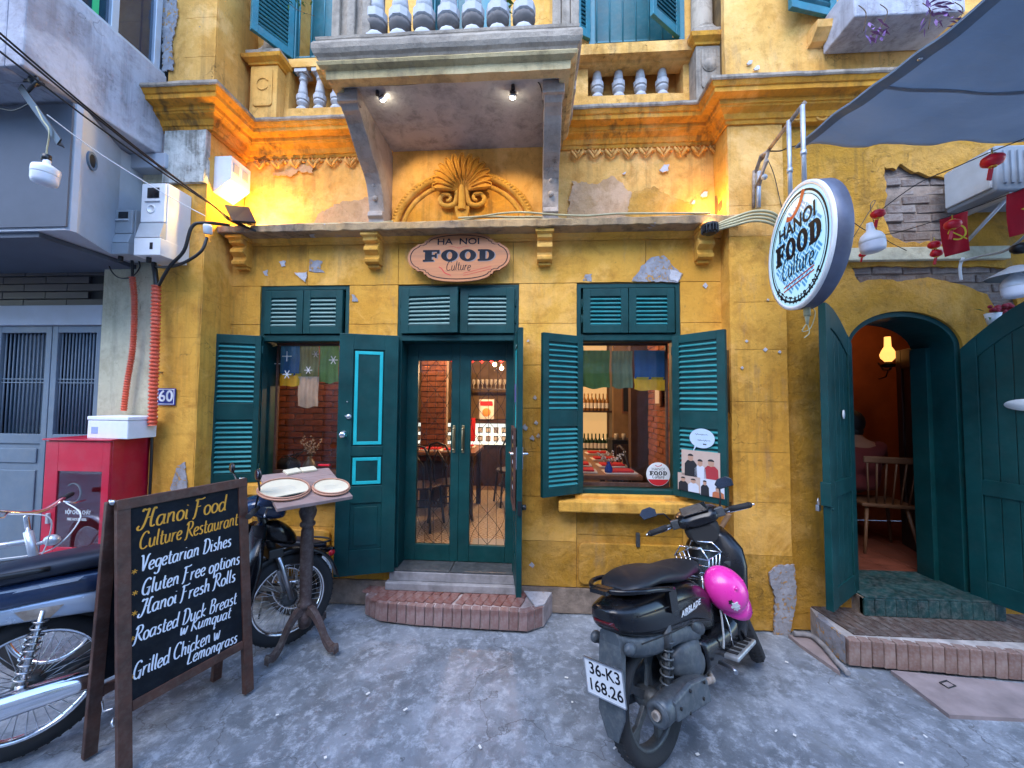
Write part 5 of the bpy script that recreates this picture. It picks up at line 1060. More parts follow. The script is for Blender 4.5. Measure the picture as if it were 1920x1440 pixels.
# round sticker on the right window glass
c = W(1234, 889, 3.35); stk = thing('round_window_sticker', 'round white restaurant sticker with a red base in the corner of the right window', 'sticker', (c.x, c.y, c.z)); r = 22/721*3.25
Mf = face_mat((c.x, c.y-.002, c.z), (1, 0, 0), (0, -1, 0))
put_mesh('sticker_disc', loops_mesh([ell(0, 0, r, r)], .0008, M['white_pl']), Mf, stk)
lp = [(r*.97*math.cos(t), r*.97*math.sin(t)) for t in [rad(207+126*i/16) for i in range(17)]]; put_mesh('red_base', loops_mesh([lp], .0003, M['red']), Mf @ T(0, 0, .0014), stk)
put_mesh('lettering', text_mesh('HANOI', r*.34, M['blackm'], .0003), Mf @ T(0, r*.42, .0014), stk); put_mesh('lettering', food_mesh(r*1.45, r*.36, M['blackm'], .0003), Mf @ T(0, r*.08, .0014), stk)
m_ = MB(); hand(m_, 'Culture', Mf @ T(-r*.5, -r*.36, .0012), r*1.0, r*.34, 1.1); obj('script_lettering', m_, M['blackm'], stk); m_ = MB(); ribbon(m_, crom([(-r*.25, r*.75), (-r*.05, r*.66), (r*.2, r*.72), (r*.3, r*.82)], 4), r*.07, Mf @ T(0, 0, .0012)); obj('chilli_mark', m_, M['red'], stk)
# ---------------------------------------------------------------- room behind the arched door
M['orange_wall'] = pm('orange_interior_wall', (.36, .11, .035), .85, var=.25, vs=3, pos='world'); M['terracotta'] = pm('terracotta_floor', (.20, .06, .035), .4, var=.4, vs=4, stretch=(1, 4, 1), pos='world')
m_ = MB(); ix0, ix1, iy1 = 1.75, 5.2, 4.95
m_.bx(ix0-.05, ix0, 3.5, iy1, .3, 2.7); m_.bx(ix1, ix1+.05, 3.5, iy1, .3, 2.7); m_.bx(ix0, ix1, iy1, iy1+.05, .3, 2.7); m_.bx(ix0, ax0, 3.5, 3.51, .3, 2.7); m_.bx(ax1, ix1, 3.5, 3.51, .3, 2.7); struct('side_room_wall', m_, M['orange_wall'])
m_ = MB(); m_.bx(ix0, ix1, 3.5, iy1, 2.7, 2.75); struct('side_room_ceiling', m_, M['int_dark'])
fl2 = MB(); fl2.bx(ix0, ix1, 3.46, iy1, .2, .292); f2 = struct('side_room_floor', fl2, M['mortar_dark'])
for i in range(14):
    m_ = MB(); m_.bx(ix0+.245*i, ix0+.24+.245*i, 3.47, iy1-.01, .293, .302); obj('floor_board', m_, M['terracotta'], f2, bevel=.002)
# oil lamp on the wall
lp_ = W(1665, 668, 4.25); ol = thing('oil_lamp', 'glowing glass chimney oil lamp on an iron wall bracket inside the arched doorway', 'lamp', tuple(lp_), T(*lp_) @ Matrix.Scale(.85, 4))
m_ = MB(); m_.lathe([(.03, -.14), (.075, -.13), (.08, -.10), (.03, -.085), (.035, -.07)], 16); m_.tube([(.03, 0, -.14), (.1, .1, -.16), (.16, .25, -.15), (.18, .35, -.05)], .012, 6); m_.tube([(.10, .12, -.16), (.14, .2, -.24), (.18, .35, -.26)], .008, 6); obj('lamp_bracket', m_, M['black'], ol, local=True)
tg = NT('lamp_chimney_glass'); tg.set(col=(1, .55, .2), emi=(1, .42, .10), es=.35, rough=.1)
m_ = MB(); m_.lathe([(.03, -.07), (.07, -.02), (.078, .02), (.06, .07), (.034, .12), (.030, .24)], 18, caps=False); obj('lamp_chimney', m_, tg.mat, ol, local=True); m_ = MB(); m_.ball((0, 0, .0), .03, n=10, sq=(.8, .8, 1.6)); obj('flame', m_, emis('flame', (1, .75, .35), 6), ol, local=True)
pointl('oil_lamp_light', (lp_.x, lp_.y-.02, lp_.z+.36), .8, (1, .45, .14), .04)
# inner dark door ajar
idh = (W(1762, 700, 3.55).x, 3.56); ido = (W(1692, 660, 4.1).x, 4.15)
Mw, w_ = leafM(idh, ido); m_ = MB(); m_.bx(0, .09, -.02, .02, .3, 2.2); m_.bx(w_-.09, w_, -.02, .02, .3, 2.24); m_.bx(.089, w_-.089, -.019, .019, .3, .55); m_.bx(.089, w_-.089, -.019, .019, 1.0, 1.14); m_.bx(.089, w_-.089, -.019, .019, 2.05, 2.24); m_.bx(.088, w_-.088, -.006, .006, .5, 2.1)
idr = thing('inner_door', 'dark inner door standing ajar behind the arched doorway', 'door', (0, 0, 0), Mw); obj('door_panel', m_, M['dwood'], idr, local=True, bevel=.004)
for k in range(3): m_ = MB(); m_.prism([(w_*.5+(k-1)*.055-.018, 1.6), (w_*.5+(k-1)*.055+.018, 1.6), (w_*.5+(k-1)*.07+.022, 2.0-.03*abs(k-1)), (w_*.5+(k-1)*.07-.012, 2.0-.03*abs(k-1))], -.012, .012); obj('glass_slit', m_, M['orange_wall'], idr, local=True)
m_ = MB(); m_.lathe([(.03, 0), (.03, .004), (.0001, .004)], 20, T(w_*.45, .021, 1.55) @ Rot(-90, 'X') @ Matrix.Diagonal((.9, 1.1, 1, 1))); obj('round_badge', m_, M['white_pl'], idr, local=True)
for z in (.55, 1.9): m_ = MB(); m_.bx(-.02, .04, .02, .03, z-.06, z+.06); obj('hinge', m_, M['steel'], idr, local=True, bevel=.002)
# spindle chair and seated guest
cb = G(1640, 1010, .30); ch = thing('spindle_chair', 'light wooden spindle back chair inside the arched doorway', 'chair', (0, 0, 0), T(3.33, 4.02, .30) @ Rot(-14, 'Z'))
M['lwood'] = pm('light_chair_wood', (.16, .075, .035), .5, var=.25, vs=8)
m_ = MB(); m_.bx(-.21, .21, -.2, .2, .43, .465); obj('seat', m_, M['lwood'], ch, local=True, bevel=.012)
for sx_ in (-1, 1):
    for sy_ in (-1, 1): m_ = MB(); m_.tube([(sx_*.15, sy_*.15, .43), (sx_*.21, sy_*.22, 0)], [.017, .012], 8); obj('leg', m_, M['lwood'], ch, local=True)
for k in range(6): x = -.16+.064*k; m_ = MB(); m_.tube([(x*.95, -.18, .46), (x*1.15, -.25, .86)], .008, 6); obj('spindle', m_, M['lwood'], ch, local=True)
m_ = MB(); m_.bx(-.215, .215, -.265, -.24, .85, .91); obj('top_rail', m_, M['lwood'], ch, local=True, bevel=.01)
def skinned(name, J, E, mat, parent=None, sub=2, label=None, root=0):
    me = bpy.data.meshes.new(name); me.from_pydata([j[0] for j in J], E, []); o = bpy.data.objects.new(name, me); link(o, parent); TM[o.name] = TM[parent.name].copy() if parent else Matrix.Identity(4)
    md = o.modifiers.new('skin', 'SKIN'); md.use_smooth_shade = True
    me.skin_vertices.new() if not me.skin_vertices else None
    for i, j in enumerate(J): me.skin_vertices[0].data[i].radius = (j[1], j[2] if len(j) > 2 else j[1]); me.skin_vertices[0].data[i].use_root = (i == root)
    s_ = o.modifiers.new('sub', 'SUBSURF'); s_.levels = sub; s_.render_levels = sub; me.materials.append(mat)
    if label: o['label'] = label
    return o
pr = thing('person', 'person in a dark maroon shirt seated with their back to the arched doorway', 'person', (0, 0, 0), T(3.24, 4.10, .30) @ Rot(-6, 'Z'))
sk = flat('skin', (.35, .17, .10), .6); shirt = pm('maroon_shirt', (.14, .02, .02), .9, var=.2); hair = flat('black_hair', (.008, .006, .006), .6)
J = [((0, 0, .52), .15, .12), ((0, -.0, .68), .14, .105), ((0, .0, .85), .165, .11), ((0, .03, .97), .13, .09), ((0, .06, 1.06), .055, .055), ((0, .09, 1.15), .085, .09), ((0, .10, 1.24), .075, .085),
     ((-.18, .03, .96), .06, .06), ((-.25, .12, .74), .045, .045), ((-.18, .36, .72), .035, .035), ((-.16, .44, .73), .03, .018),
     ((.18, .03, .96), .06, .06), ((.25, .12, .74), .045, .045), ((.18, .36, .72), .035, .035), ((.16, .44, .73), .03, .018),
     ((-.10, .16, .53), .085, .075), ((-.12, .45, .52), .06, .06), ((-.12, .48, .1), .04, .045), ((-.12, .60, .04), .04, .03),
     ((.10, .16, .53), .085, .075), ((.12, .45, .52), .06, .06), ((.12, .48, .1), .04, .045), ((.12, .60, .04), .04, .03)]
E = [(0, 1), (1, 2), (2, 3), (3, 4), (4, 5), (5, 6), (3, 7), (7, 8), (8, 9), (9, 10), (3, 11), (11, 12), (12, 13), (13, 14), (0, 15), (15, 16), (16, 17), (17, 18), (0, 19), (19, 20), (20, 21), (21, 22)]
skinned('body', J, E, sk, pr)
J2 = [(j[0], j[1]*1.10+.02, (j[2] if len(j) > 2 else j[1])*1.10+.02) for j in J[:4]]+[(J[7][0], .088, .088), ((-.245, .10, .78), .07, .07), (J[11][0], .088, .088), ((.245, .10, .78), .07, .07)]
skinned('shirt', J2, [(0, 1), (1, 2), (2, 3), (3, 4), (4, 5), (3, 6), (6, 7)], shirt, pr)
m_ = MB(); m_.ball((0, .085, 1.21), .112, n=16, sq=(.95, 1, 1.12)); m_.ball((0, .05, 1.12), .07, n=12, sq=(1.1, .8, 1)); obj('hair', m_, hair, pr, local=True)
for s_ in (-1, 1): m_ = MB(); m_.ball((s_*.098, .10, 1.16), .024, n=8, sq=(.4, .8, 1.2)); obj('ear', m_, sk, pr, local=True)
m_ = MB(); m_.bx(2.85, 3.7, 4.45, 4.93, .98, 1.02); tt = tag(obj('small_dining_table', m_, M['dwood']), 'dark table in front of the seated person', 'table')
m_ = MB(); m_.bx(3.2, 3.32, 4.75, 4.87, .302, .98); obj('leg', m_, M['dwood'], tt)
# ---------------------------------------------------------------- neighbour building on the left
M['greyblue'] = pm('grey_blue_paint', (.12, .165, .22), .6, var=.15, vs=3, dust=.2, bump=.1, pos='world')
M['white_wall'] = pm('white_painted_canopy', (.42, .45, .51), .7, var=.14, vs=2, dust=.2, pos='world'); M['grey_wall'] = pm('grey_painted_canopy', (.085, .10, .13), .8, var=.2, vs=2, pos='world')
M['alu'] = pm('aluminium_frame', (.50, .56, .64), .4, .5, var=.1); M['bluegl'] = flat('tinted_window_glass', (.012, .03, .055), .06, spec=.9)
nb = thing('grey_building', 'grey concrete neighbour building with a projecting balcony and blue grey shop doors', 'building', (-3.6, 3.1, 0))
# side face of its balcony, running from the alley back to the ochre pier
pb = W(297, 289, 2.86); pt = W(300, 137, 2.86); SX = pb.x
nr = XP(40, 140, SX); z0b = pb.z; z1b = pt.z
m_ = MB(); m_.bx(SX-.12, SX, nr.y, 2.9, z0b, z1b); m_.bx(-7, SX-.122, nr.y, nr.y+.12, z0b, z1b+.0); m_.bx(-7, SX-.12, nr.y+.12, 3.4, z0b, z0b+.12)
obj('balcony_wall', rough(m_, .002), M['concrete_wall'], nb, bevel=.01)
m_ = MB(); m_.bx(SX-.10, SX-.02, nr.y+.05, 2.9, z1b+.001, z1b+.03); obj('window_track', m_, M['alu'], nb)
wf = MB(); ys = [XP(px, py, SX-.06).y for px, py in ((200, 60), (215, 60), (297, 60))]
ya = XP(208, 60, SX-.06).y; yb = XP(298, 80, SX-.06).y
for y_ in (nr.y+.08, ya, 2.84): wf = MB(); wf.bx(SX-.09, SX-.03, y_-.025, y_+.025, z1b+.03, z1b+2); obj('window_mullion', wf, M['alu'], nb, bevel=.003)
for a_, b_ in ((nr.y+.106, ya-.026), (ya+.026, 2.814)): m_ = MB(); m_.bx(SX-.065, SX-.055, a_, b_, z1b+.031, z1b+2); obj('window_pane', m_, M['bluegl'], nb)
m_ = MB(); q = XP(187, 12, SX-.02); m_.bx(SX-.054, SX-.050, q.y-.02, q.y+.02, q.z-.1, q.z+.3); obj('green_sticker_strip', m_, flat('green_tape', (.02, .45, .16), .5), nb)
m_ = MB(); m_.bx(-7, SX-.08, 2.9, 3.2, z1b, z1b+2.2); m_.bx(-7, -3.10, 3.15, 3.4, 0, z1b); obj('building_core', m_, M['grey_wall'], nb)
# rounded white canopy box
f0 = W(126, 432, 2.42); f1 = W(215, 482, 2.86)
m_ = MB(); zc0 = f0.z; zc1 = XP(100, 240, f0.x).z
zc0 = 2.80; A0 = G(130, 431, zc0); A1 = G(217, 482, zc0)
prof = [(-7, A0.y), (A0.x-.03, A0.y), (A0.x-.008, A0.y+.01), (A0.x, A0.y+.04), (A1.x, A1.y), (A1.x, 3.15), (-7, 3.15)]
m_.rings([[(x, y, zc0) for x, y in prof], [(x, y, z0b-.02) for x, y in prof]], sm=False, mi=0); obj('canopy_box', m_, M['white_wall'], nb)
m_ = MB(); m_.bx(-7, A0.x-.012, A0.y-.012, A0.y-.002, zc0+.02, z0b-.03); obj('canopy_front', m_, M['grey_wall'], nb)
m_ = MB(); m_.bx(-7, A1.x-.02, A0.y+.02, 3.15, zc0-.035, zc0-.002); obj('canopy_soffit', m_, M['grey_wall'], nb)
c = XP(172, 302, A0.x+.02); m_ = MB(); uu = Vector((A1.x-A0.x, A1.y-A0.y, 0)).normalized(); nn = Vector((uu.y, -uu.x, 0))
c = onplane(172, 302, Vector((A0.x, A0.y+.04, 0))+nn*.002, nn); Mh = face_mat(c, uu, nn)
me = loops_mesh([ell(0, 0, .052, .062), ell(0, 0, .038, .046)], .008, M['greyblue']); put_mesh('vent_ring', me, Mh, nb); put_mesh('vent_hole', loops_mesh([ell(0, 0, .037, .045)], .002, M['blackm']), Mh, nb)
# recess with dark stone strip, lintel and barred doors
SY = 3.0
def onS(px, py): return W(px, py, SY)
t0 = onS(100, 492).z; t1 = onS(100, 575).z; t2 = onS(100, 612).z; sxr = onS(206, 600).x
m_ = MB(); m_.bx(-7, sxr, SY+.02, 3.15, t1, t0+.15); obj('fascia_backing', m_, M['blackm'], nb)
M['dark_tile'] = pm('dark_stone_tile', (.035, .032, .04), .5, var=.4, vs=8, rnd=.5)
z = t1; r = 0
while z < t0:
    x = sxr-.01-(r % 2)*.2; 
    while x > -4.8: m_ = MB(); m_.bx(x-.395, min(x, sxr-.01), SY, SY+.02, z+.004, z+.062); obj('stone_tile', m_, M['dark_tile'], nb, bevel=.002); x -= .4
    z += .066; r += 1
m_ = MB(); m_.bx(-7, sxr-.0, SY-.06, SY+.15, t2, t1-.002); obj('door_lintel', m_, M['white_wall'], nb, bevel=.006)
m_ = MB(); m_.bx(-7, sxr, SY+.03, SY+.05, 0, t2); obj('door_backing', m_, M['bluegl'], nb)
gate = None; x = sxr-.02; zb = onS(100, 818).z
for k in range(3):
    w_ = onS(206, 700).x-onS(112, 700).x if k == 0 else .52
    x0_, x1_ = x-w_+.008, x; dn = thing_d = None
    m_ = MB(); s = .05; y0_, y1_ = SY-.035, SY
    m_.bx(x0_, x0_+s, y0_, y1_, .05, t2-.003); m_.bx(x1_-s, x1_, y0_, y1_, .05, t2-.003); m_.bx(x0_+s-.001, x1_-s+.001, y0_+.001, y1_, t2-.06, t2-.003); m_.bx(x0_+s-.001, x1_-s+.001, y0_+.001, y1_, zb-.06, zb+.02)
    m_.bx(x0_+s-.001, x1_-s+.001, y0_+.012, y1_, .05, zb-.06); d_ = obj('barred_door', m_, M['greyblue'], nb, bevel=.003)
    n = 11
    for i in range(n): xx = x0_+s+(x1_-x0_-2*s)*(i+.5)/n; m_ = MB(); m_.tube([(xx, SY-.012, zb+.02), (xx, SY-.012, t2-.06)], .006, 6); obj('window_bar', m_, M['greyblue'], d_)
    zm = (zb+t2)/2-.02
    for z in (zm, zm+.03): m_ = MB(); m_.bx(x0_+s, x1_-s, SY-.02, SY-.014, z, z+.008); obj('cross_bar', m_, M['greyblue'], d_)
    for za, zz_ in ((zb-.22, zb-.10), (.3, zb-.28)): m_ = MB(); m_.bx(x0_+s+.03, x1_-s-.03, y0_+.002, y0_+.014, za, zz_); obj('door_panel', m_, M['greyblue'], d_, bevel=.005)
    x = x0_-.008
# cream strip between the buildings
m_ = MB(); m_.bx(sxr+.001, -3.08, 2.94, 3.15, 0, z0b-.001); st_ = obj('cream_pier', rough(m_, .002), M['cream'], nb)
m_ = MB(); m_.bx(sxr-.02, -3.0, 2.84, 2.95, z0b-.12, z0b-.002); obj('pier_cap', m_, M['white_wall'], nb, bevel=.006)
# ---------------------------------------------------------------- electricity meters and conduits
def boxmeter(px0, px1, py0, py1, y, d, label, kind):
    a_ = W(px0, py0, y); b_ = W(px1, py1, y); w_ = b_.x-a_.x; h_ = a_.z-b_.z
    t = thing('electric_meter', label, 'meter', (a_.x, y+d, b_.z)); 
    m_ = MB(); m_.bx(a_.x, b_.x, y+.02, y+d, b_.z+.02, a_.z); m_.prism([(0, 0)]*0 or [(a_.x+.006, a_.z-.01), (b_.x-.006, a_.z-.01), (b_.x-.006, b_.z+h_*.45), (a_.x+.006, b_.z+h_*.45)], y, y+.02); obj('meter_case', m_, M['white_pl' if kind else 'grey_pl'], t, bevel=.006)
    m_ = MB(); m_.rings([[(a_.x+.004, y+.0, b_.z+h_*.44), (b_.x-.004, y+.0, b_.z+h_*.44), (b_.x-.004, y+.03, b_.z+h_*.44), (a_.x+.004, y+.03, b_.z+h_*.44)], [(a_.x+.002, y-.03, b_.z+h_*.22), (b_.x-.002, y-.03, b_.z+h_*.22), (b_.x-.002, y+.04, b_.z+h_*.22), (a_.x+.002, y+.04, b_.z+h_*.22)]], sm=False); obj('meter_hood', m_, M['grey_pl'], t, bevel=.003)
    m_ = MB(); m_.bx(a_.x-.004, b_.x+.004, y-.028, y+d-.02, b_.z-.01, b_.z+h_*.215); obj('terminal_cover', m_, M['white_pl' if kind else 'grey_pl'], t, bevel=.005)
    m_ = MB(); m_.bx(a_.x+w_*.28, a_.x+w_*.75, y-.004, y+.0, a_.z-h_*.22, a_.z-h_*.08); obj('meter_window', m_, M['glass_dark'], t, bevel=.001)
    m_ = MB(); m_.bx(a_.x+w_*.2, a_.x+w_*.8, y-.012, y+.0, a_.z-h_*.27, a_.z-h_*.25); obj('meter_lip', m_, M['white_pl'], t)
    if kind:
        m_ = MB(); m_.lathe([(w_*.17, 0), (w_*.17, .004), (w_*.13, .004), (w_*.13, .002), (.0001, .002)], 16, T(a_.x+w_*.45, y, a_.z-h_*.37) @ Rot(90, 'X')); obj('meter_dial', m_, M['white_pl'], t)
        m_ = MB(); m_.bx(a_.x+w_*.62, a_.x+w_*.74, y-.030, y-.0285, b_.z+h_*.06, b_.z+h_*.15); obj('seal_slot', m_, M['black'], t)
    m_ = MB(); m_.tube([(a_.x+w_*.35, y+.02, b_.z-.005), (a_.x+w_*.35, y+.02, b_.z-.05)], .016, 8); obj('cable_gland', m_, M['black'], t)
    return a_, b_
boxmeter(265, 305, 342, 478, 2.68, .22, 'large white electricity meter with a small dark window high on the yellow pier', 1)
boxmeter(213, 246, 391, 476, 2.74, .18, 'small grey electricity meter left of the large white one', 0)
# third, on the side of the pier, lit by the floodlight
mx = -2.69; a_ = XP(398, 300, mx+.12); yy0, yy1 = 2.96, 3.18
t = thing('electric_meter', 'warmly lit electricity meter box on the return wall behind the small solar panel', 'meter', (mx, 3.07, 3.2))
zt_, zb_ = 3.72, 3.36
m_ = MB(); m_.rings([[(mx, yy0, zb_+.05), (mx+.15, yy0, zb_+.16), (mx+.15, yy0, zt_), (mx, yy0, zt_)], [(mx, yy1, zb_+.05), (mx+.15, yy1, zb_+.16), (mx+.15, yy1, zt_), (mx, yy1, zt_)]], sm=False); obj('meter_case', m_, M['white_pl'], t, bevel=.006)
for k in (0, 1): m_ = MB(); m_.bx(mx+.150, mx+.154, yy0+.025+.10*k, yy0+.085+.10*k, zt_-.13, zt_-.05); obj('meter_window', m_, M['grey_pl'], t)
def conduit(name, pts, r, mat, label, cat='conduit', ribs=True):
    P = crom([tuple(p) for p in pts], 24); L = [0]
    for a_, b_ in zip(P, P[1:]): L.append(L[-1]+(Vector(b_)-Vector(a_)).length)
    n = int(L[-1]/(r*.9)) if ribs else len(P)*1; out = []; rr = []; j = 0
    N = n*4
    for i in range(N+1):
        s_ = L[-1]*i/N
        while j < len(L)-2 and L[j+1] < s_: j += 1
        f = (s_-L[j])/max(1e-9, L[j+1]-L[j]); out.append(Vector(P[j]).lerp(Vector(P[j+1]), f)); rr.append(r if i % 4 < 2 else r*.76)
    m_ = MB(); m_.tube(out, rr, 12); m_.sm = [False]*len(m_.sm)
    return tag(obj(name, m_, M[mat]), label, cat)
M['orange_pl'] = pm('orange_conduit_plastic', (.62, .085, .035), .5, var=.2, vs=6, dust=.25)
conduit('corrugated_conduit', [W(293, 536, 2.80), W(291, 640, 2.80), W(288, 720, 2.80), W(286, 798, 2.80)], .032, 'orange_pl', 'thick ribbed orange red conduit running down the yellow pier to beside the house number')
conduit('corrugated_conduit', [W(248, 520, 2.88), W(252, 570, 2.88), W(249, 650, 2.88), W(238, 720, 2.88), W(232, 770, 2.88)], .022, 'orange_pl', 'thinner orange conduit curving down the cream strip towards the white box')
def cable(pts, r, mat, label, name='cable', k=8, n=6, cat='cable', grp=None):
    m_ = MB(); m_.tube(crom([tuple(p) for p in pts], k), r, n); return tag(obj(name, m_, M[mat]), label, cat, grp)
cable([W(286, 478, 2.80), W(290, 505, 2.80), W(294, 540, 2.80)], .018, 'black', 'thick black cable from the white meter into the orange conduit')
cable([W(296, 538, 2.80), W(318, 500, 2.76), W(345, 470, 2.75), W(360, 425, 2.75), W(385, 418, 2.8), W(430, 422, 2.95)], .013, 'black', 'black cable looping up from the conduit to the ledge')
cable([W(292, 500, 2.80), W(320, 500, 2.77), W(350, 490, 2.76), W(378, 470, 2.78), W(388, 445, 2.8)], .011, 'black', 'black cable bending from the meter to the white camera')
cable([W(247, 478, 2.84), W(248, 500, 2.86), W(248, 522, 2.88)], .010, 'black', 'short black cable under the small grey meter'); cable([W(213, 440, 2.86), W(203, 490, 2.86), W(218, 518, 2.87), W(245, 520, 2.87), W(262, 500, 2.87), W(255, 478, 2.86)], .005, 'black', 'thin black cable looping under the small grey meter')
cable([W(203, 330, 2.8), W(224, 355, 2.84), W(222, 390, 2.86), W(218, 400, 2.86)], .008, 'black', 'black cable coming down behind the white canopy'); cable([W(285, 798, 2.84), W(284, 860, 2.84), W(280, 940, 2.84)], .010, 'black', 'black cable leaving the lower end of the thick conduit')
# overhead wires
ends = ((0, 52), (0, 62), (0, 92))
for i, (e, r) in enumerate(zip(ends, (.0055, .0055, .005))):
    a_ = W(-60, e[1]-42, 1.5); b_ = W(390+8*i, 378+6*i, 2.80)
    P = [a_.lerp(b_, k/10)-Vector((0, 0, .03*math.sin(math.pi*k/10))) for k in range(11)]; P += [W(430, 408+3*i, 2.95), W(480, 432+i, 3.02)]
    cable(P, r, 'black', ['topmost black overhead wire sweeping across the grey balcony wall', 'middle black overhead wire just under the topmost one', 'lowest black overhead wire crossing the corner of the grey balcony'][i], 'overhead_wire', 3, cat='wire')
cable([W(88, 215, 2.15), W(190, 290, 2.4), W(320, 370, 2.7), W(385, 405, 2.82)], .0035, 'white_pl', 'thin pale wire from the lamp arm to the yellow pier', 'pale_wire', cat='wire')
cable([W(-10, 200, 2.2), W(25, 207, 2.18), W(58, 192, 2.12)], .004, 'black', 'thin black wire from the left edge to the lamp arm', 'thin_wire', cat='wire')
def hand_w(pts, lab, mat='c_linen2', r=.009): cable(pts, r, mat, lab, 'ledge_cable', 6, cat='cable')
M['c_linen2'] = pm('pale_cable_sheath', (.42, .38, .22), .6, var=.25, vs=8, dust=.2)
LZ = 3.185
def ledge(pxs, off, dz, y=3.10):
    P = []
    for i, px in enumerate(pxs):
        w_ = W(px, 437, y); P.append((w_.x, y+off*.02+.006*math.sin(i*2.1+off), LZ+dz+.006*math.sin(i*1.7+off*3)))
    return P
hand_w(ledge([480, 560, 650, 740, 840, 950, 1060, 1180, 1300, 1345], 0, .0), 'pale cable lying along the whole ledge above the shutters')
hand_w(ledge([640, 700, 735], 1, .02), 'short pale cable rising at the left bracket foot', r=.007); hand_w([tuple(Vector(p)+Vector((0, 0, .045*math.sin(math.pi*min(1, i/5))))) for i, p in enumerate(ledge([850, 885, 920, 960, 1010, 1060, 1120, 1200], 2, .012))], 'pale cable humping up above the oval sign', r=.010)
hand_w([tuple(Vector(p)+Vector((0, 0, .03*math.sin(math.pi*min(1, i/5))))) for i, p in enumerate(ledge([860, 900, 940, 980, 1040, 1100, 1160, 1250, 1330], -1, .02))], 'second pale cable along the ledge right of the oval sign', r=.008)
for k in range(4): hand_w([W(1335, 425+3*k, 3.05), W(1375, 408+5*k, 2.98), W(1415, 396+6*k, 2.95), W(1450, 400+7*k, 2.92), W(1475, 425+6*k, 2.98)], ['uppermost', 'second', 'third', 'lowest'][k]+' pale cable of the bundle arching over the right pier', r=.010)
hand_w(ledge([440, 500, 560, 620], 3, .03), 'pale cable near the floodlit corner of the ledge', 'c_linen2', .006)
# ---------------------------------------------------------------- lamps, camera, floodlights
def bulb(px, py, y, s, label, socket='white_pl', tilt=0, cage=None):
    c = W(px, py, y); t = thing('led_bulb', label, 'lamp', tuple(c), T(*c) @ Rot(tilt, 'Y') @ Matrix.Diagonal((1, 1, 1.3, 1)))
    k = s; m_ = MB(); m_.lathe([(.0001, -.9*k), (.6*k, -.88*k), (.92*k, -.78*k), (1.0*k, -.55*k), (1.02*k, -.1*k)], 24, caps=False); obj('diffuser', m_, M['lampwhite'], t, local=True)
    m_ = MB(); m_.lathe([(1.02*k, -.1*k), (1.04*k, 0), (1.04*k, .35*k), (.98*k, .5*k), (.5*k, .72*k), (.3*k, .8*k), (.28*k, 1.1*k), (.2*k, 1.15*k)] if cage is None else [(1.02*k, -.1*k), (.98*k, .2*k), (.8*k, .5*k), (.35*k, .8*k), (.3*k, 1.15*k), (.25*k, 1.4*k)], 28 if cage is None else 20); obj('housing', m_, M['white_pl'], t, local=True)
    return t, c
M['lampwhite'] = flat('milky_diffuser', (.70, .72, .80), .35)
t, c = bulb(85, 326, 2.05, .058, 'white led bulb hanging from the black arm under the grey balcony', tilt=4)
cable([c+Vector((0, 0, .085)), c+Vector((.0, 0, .15)), W(92, 245, 2.05), W(80, 225, 2.05), W(68, 200, 2.05)], .004, 'c_yellowwire' if 'c_yellowwire' in M else 'c_linen2', 'yellow flex holding the hanging led bulb', 'lamp_flex')
m_ = MB(); m_.tube([c+Vector((0, 0, .08)), c+Vector((0, 0, .115))], .022, 8); obj('lamp_holder', m_, M['black'], t)
ar = thing('hanging_bracket', 'black slotted steel arm holding the bulb below the grey balcony', 'bracket', tuple(W(40, 160, 2.15)))
m_ = MB(); A_ = W(38, 162, 2.12); B_ = W(112, 266, 2.05); d = (B_-A_); L = d.length; Mq = d.to_track_quat('X', 'Z').to_matrix().to_4x4(); Mq.translation = A_; m_.bx(0, L, -.004, .004, -.02, .02, Mq); m_.bx(0, L, -.004, .03, -.024, -.018, Mq); obj('arm_bar', m_, M['black'], ar, bevel=.002)
m_ = MB(); m_.ball(W(65, 152, 2.12), .03, n=10); m_.tube([W(30, 150, 2.15), W(66, 150, 2.12), W(80, 158, 2.1)], .012, 6); m_.tube([W(52, 172, 2.1), W(72, 150, 2.1), W(64, 135, 2.12)], .010, 6); obj('cable_clamp', m_, M['black'], ar)
# white camera at the pier
c = W(390, 436, 2.80); cm = thing('security_camera', 'small white bullet camera with a black lens on the yellow pier', 'camera', tuple(c)); m_ = MB(); Mc = T(*c) @ Rot(12, 'Y') @ Rot(20, 'X'); m_.lathe([(.026, -.01), (.030, .0), (.030, .05), (.022, .062)], 14, Mc); obj('camera_body', m_, M['white_pl'], cm); m_ = MB(); m_.lathe([(.0001, -.014), (.022, -.012), (.026, -.01), (.024, -.005)], 14, Mc, caps=False); obj('lens', m_, M['black'], cm)
m_ = MB(); m_.tube([c+Vector((-.01, .02, .05)), c+Vector((-.05, .06, .07)), c+Vector((-.08, .11, .06))], .008, 6); obj('camera_mount', m_, M['white_pl'], cm)
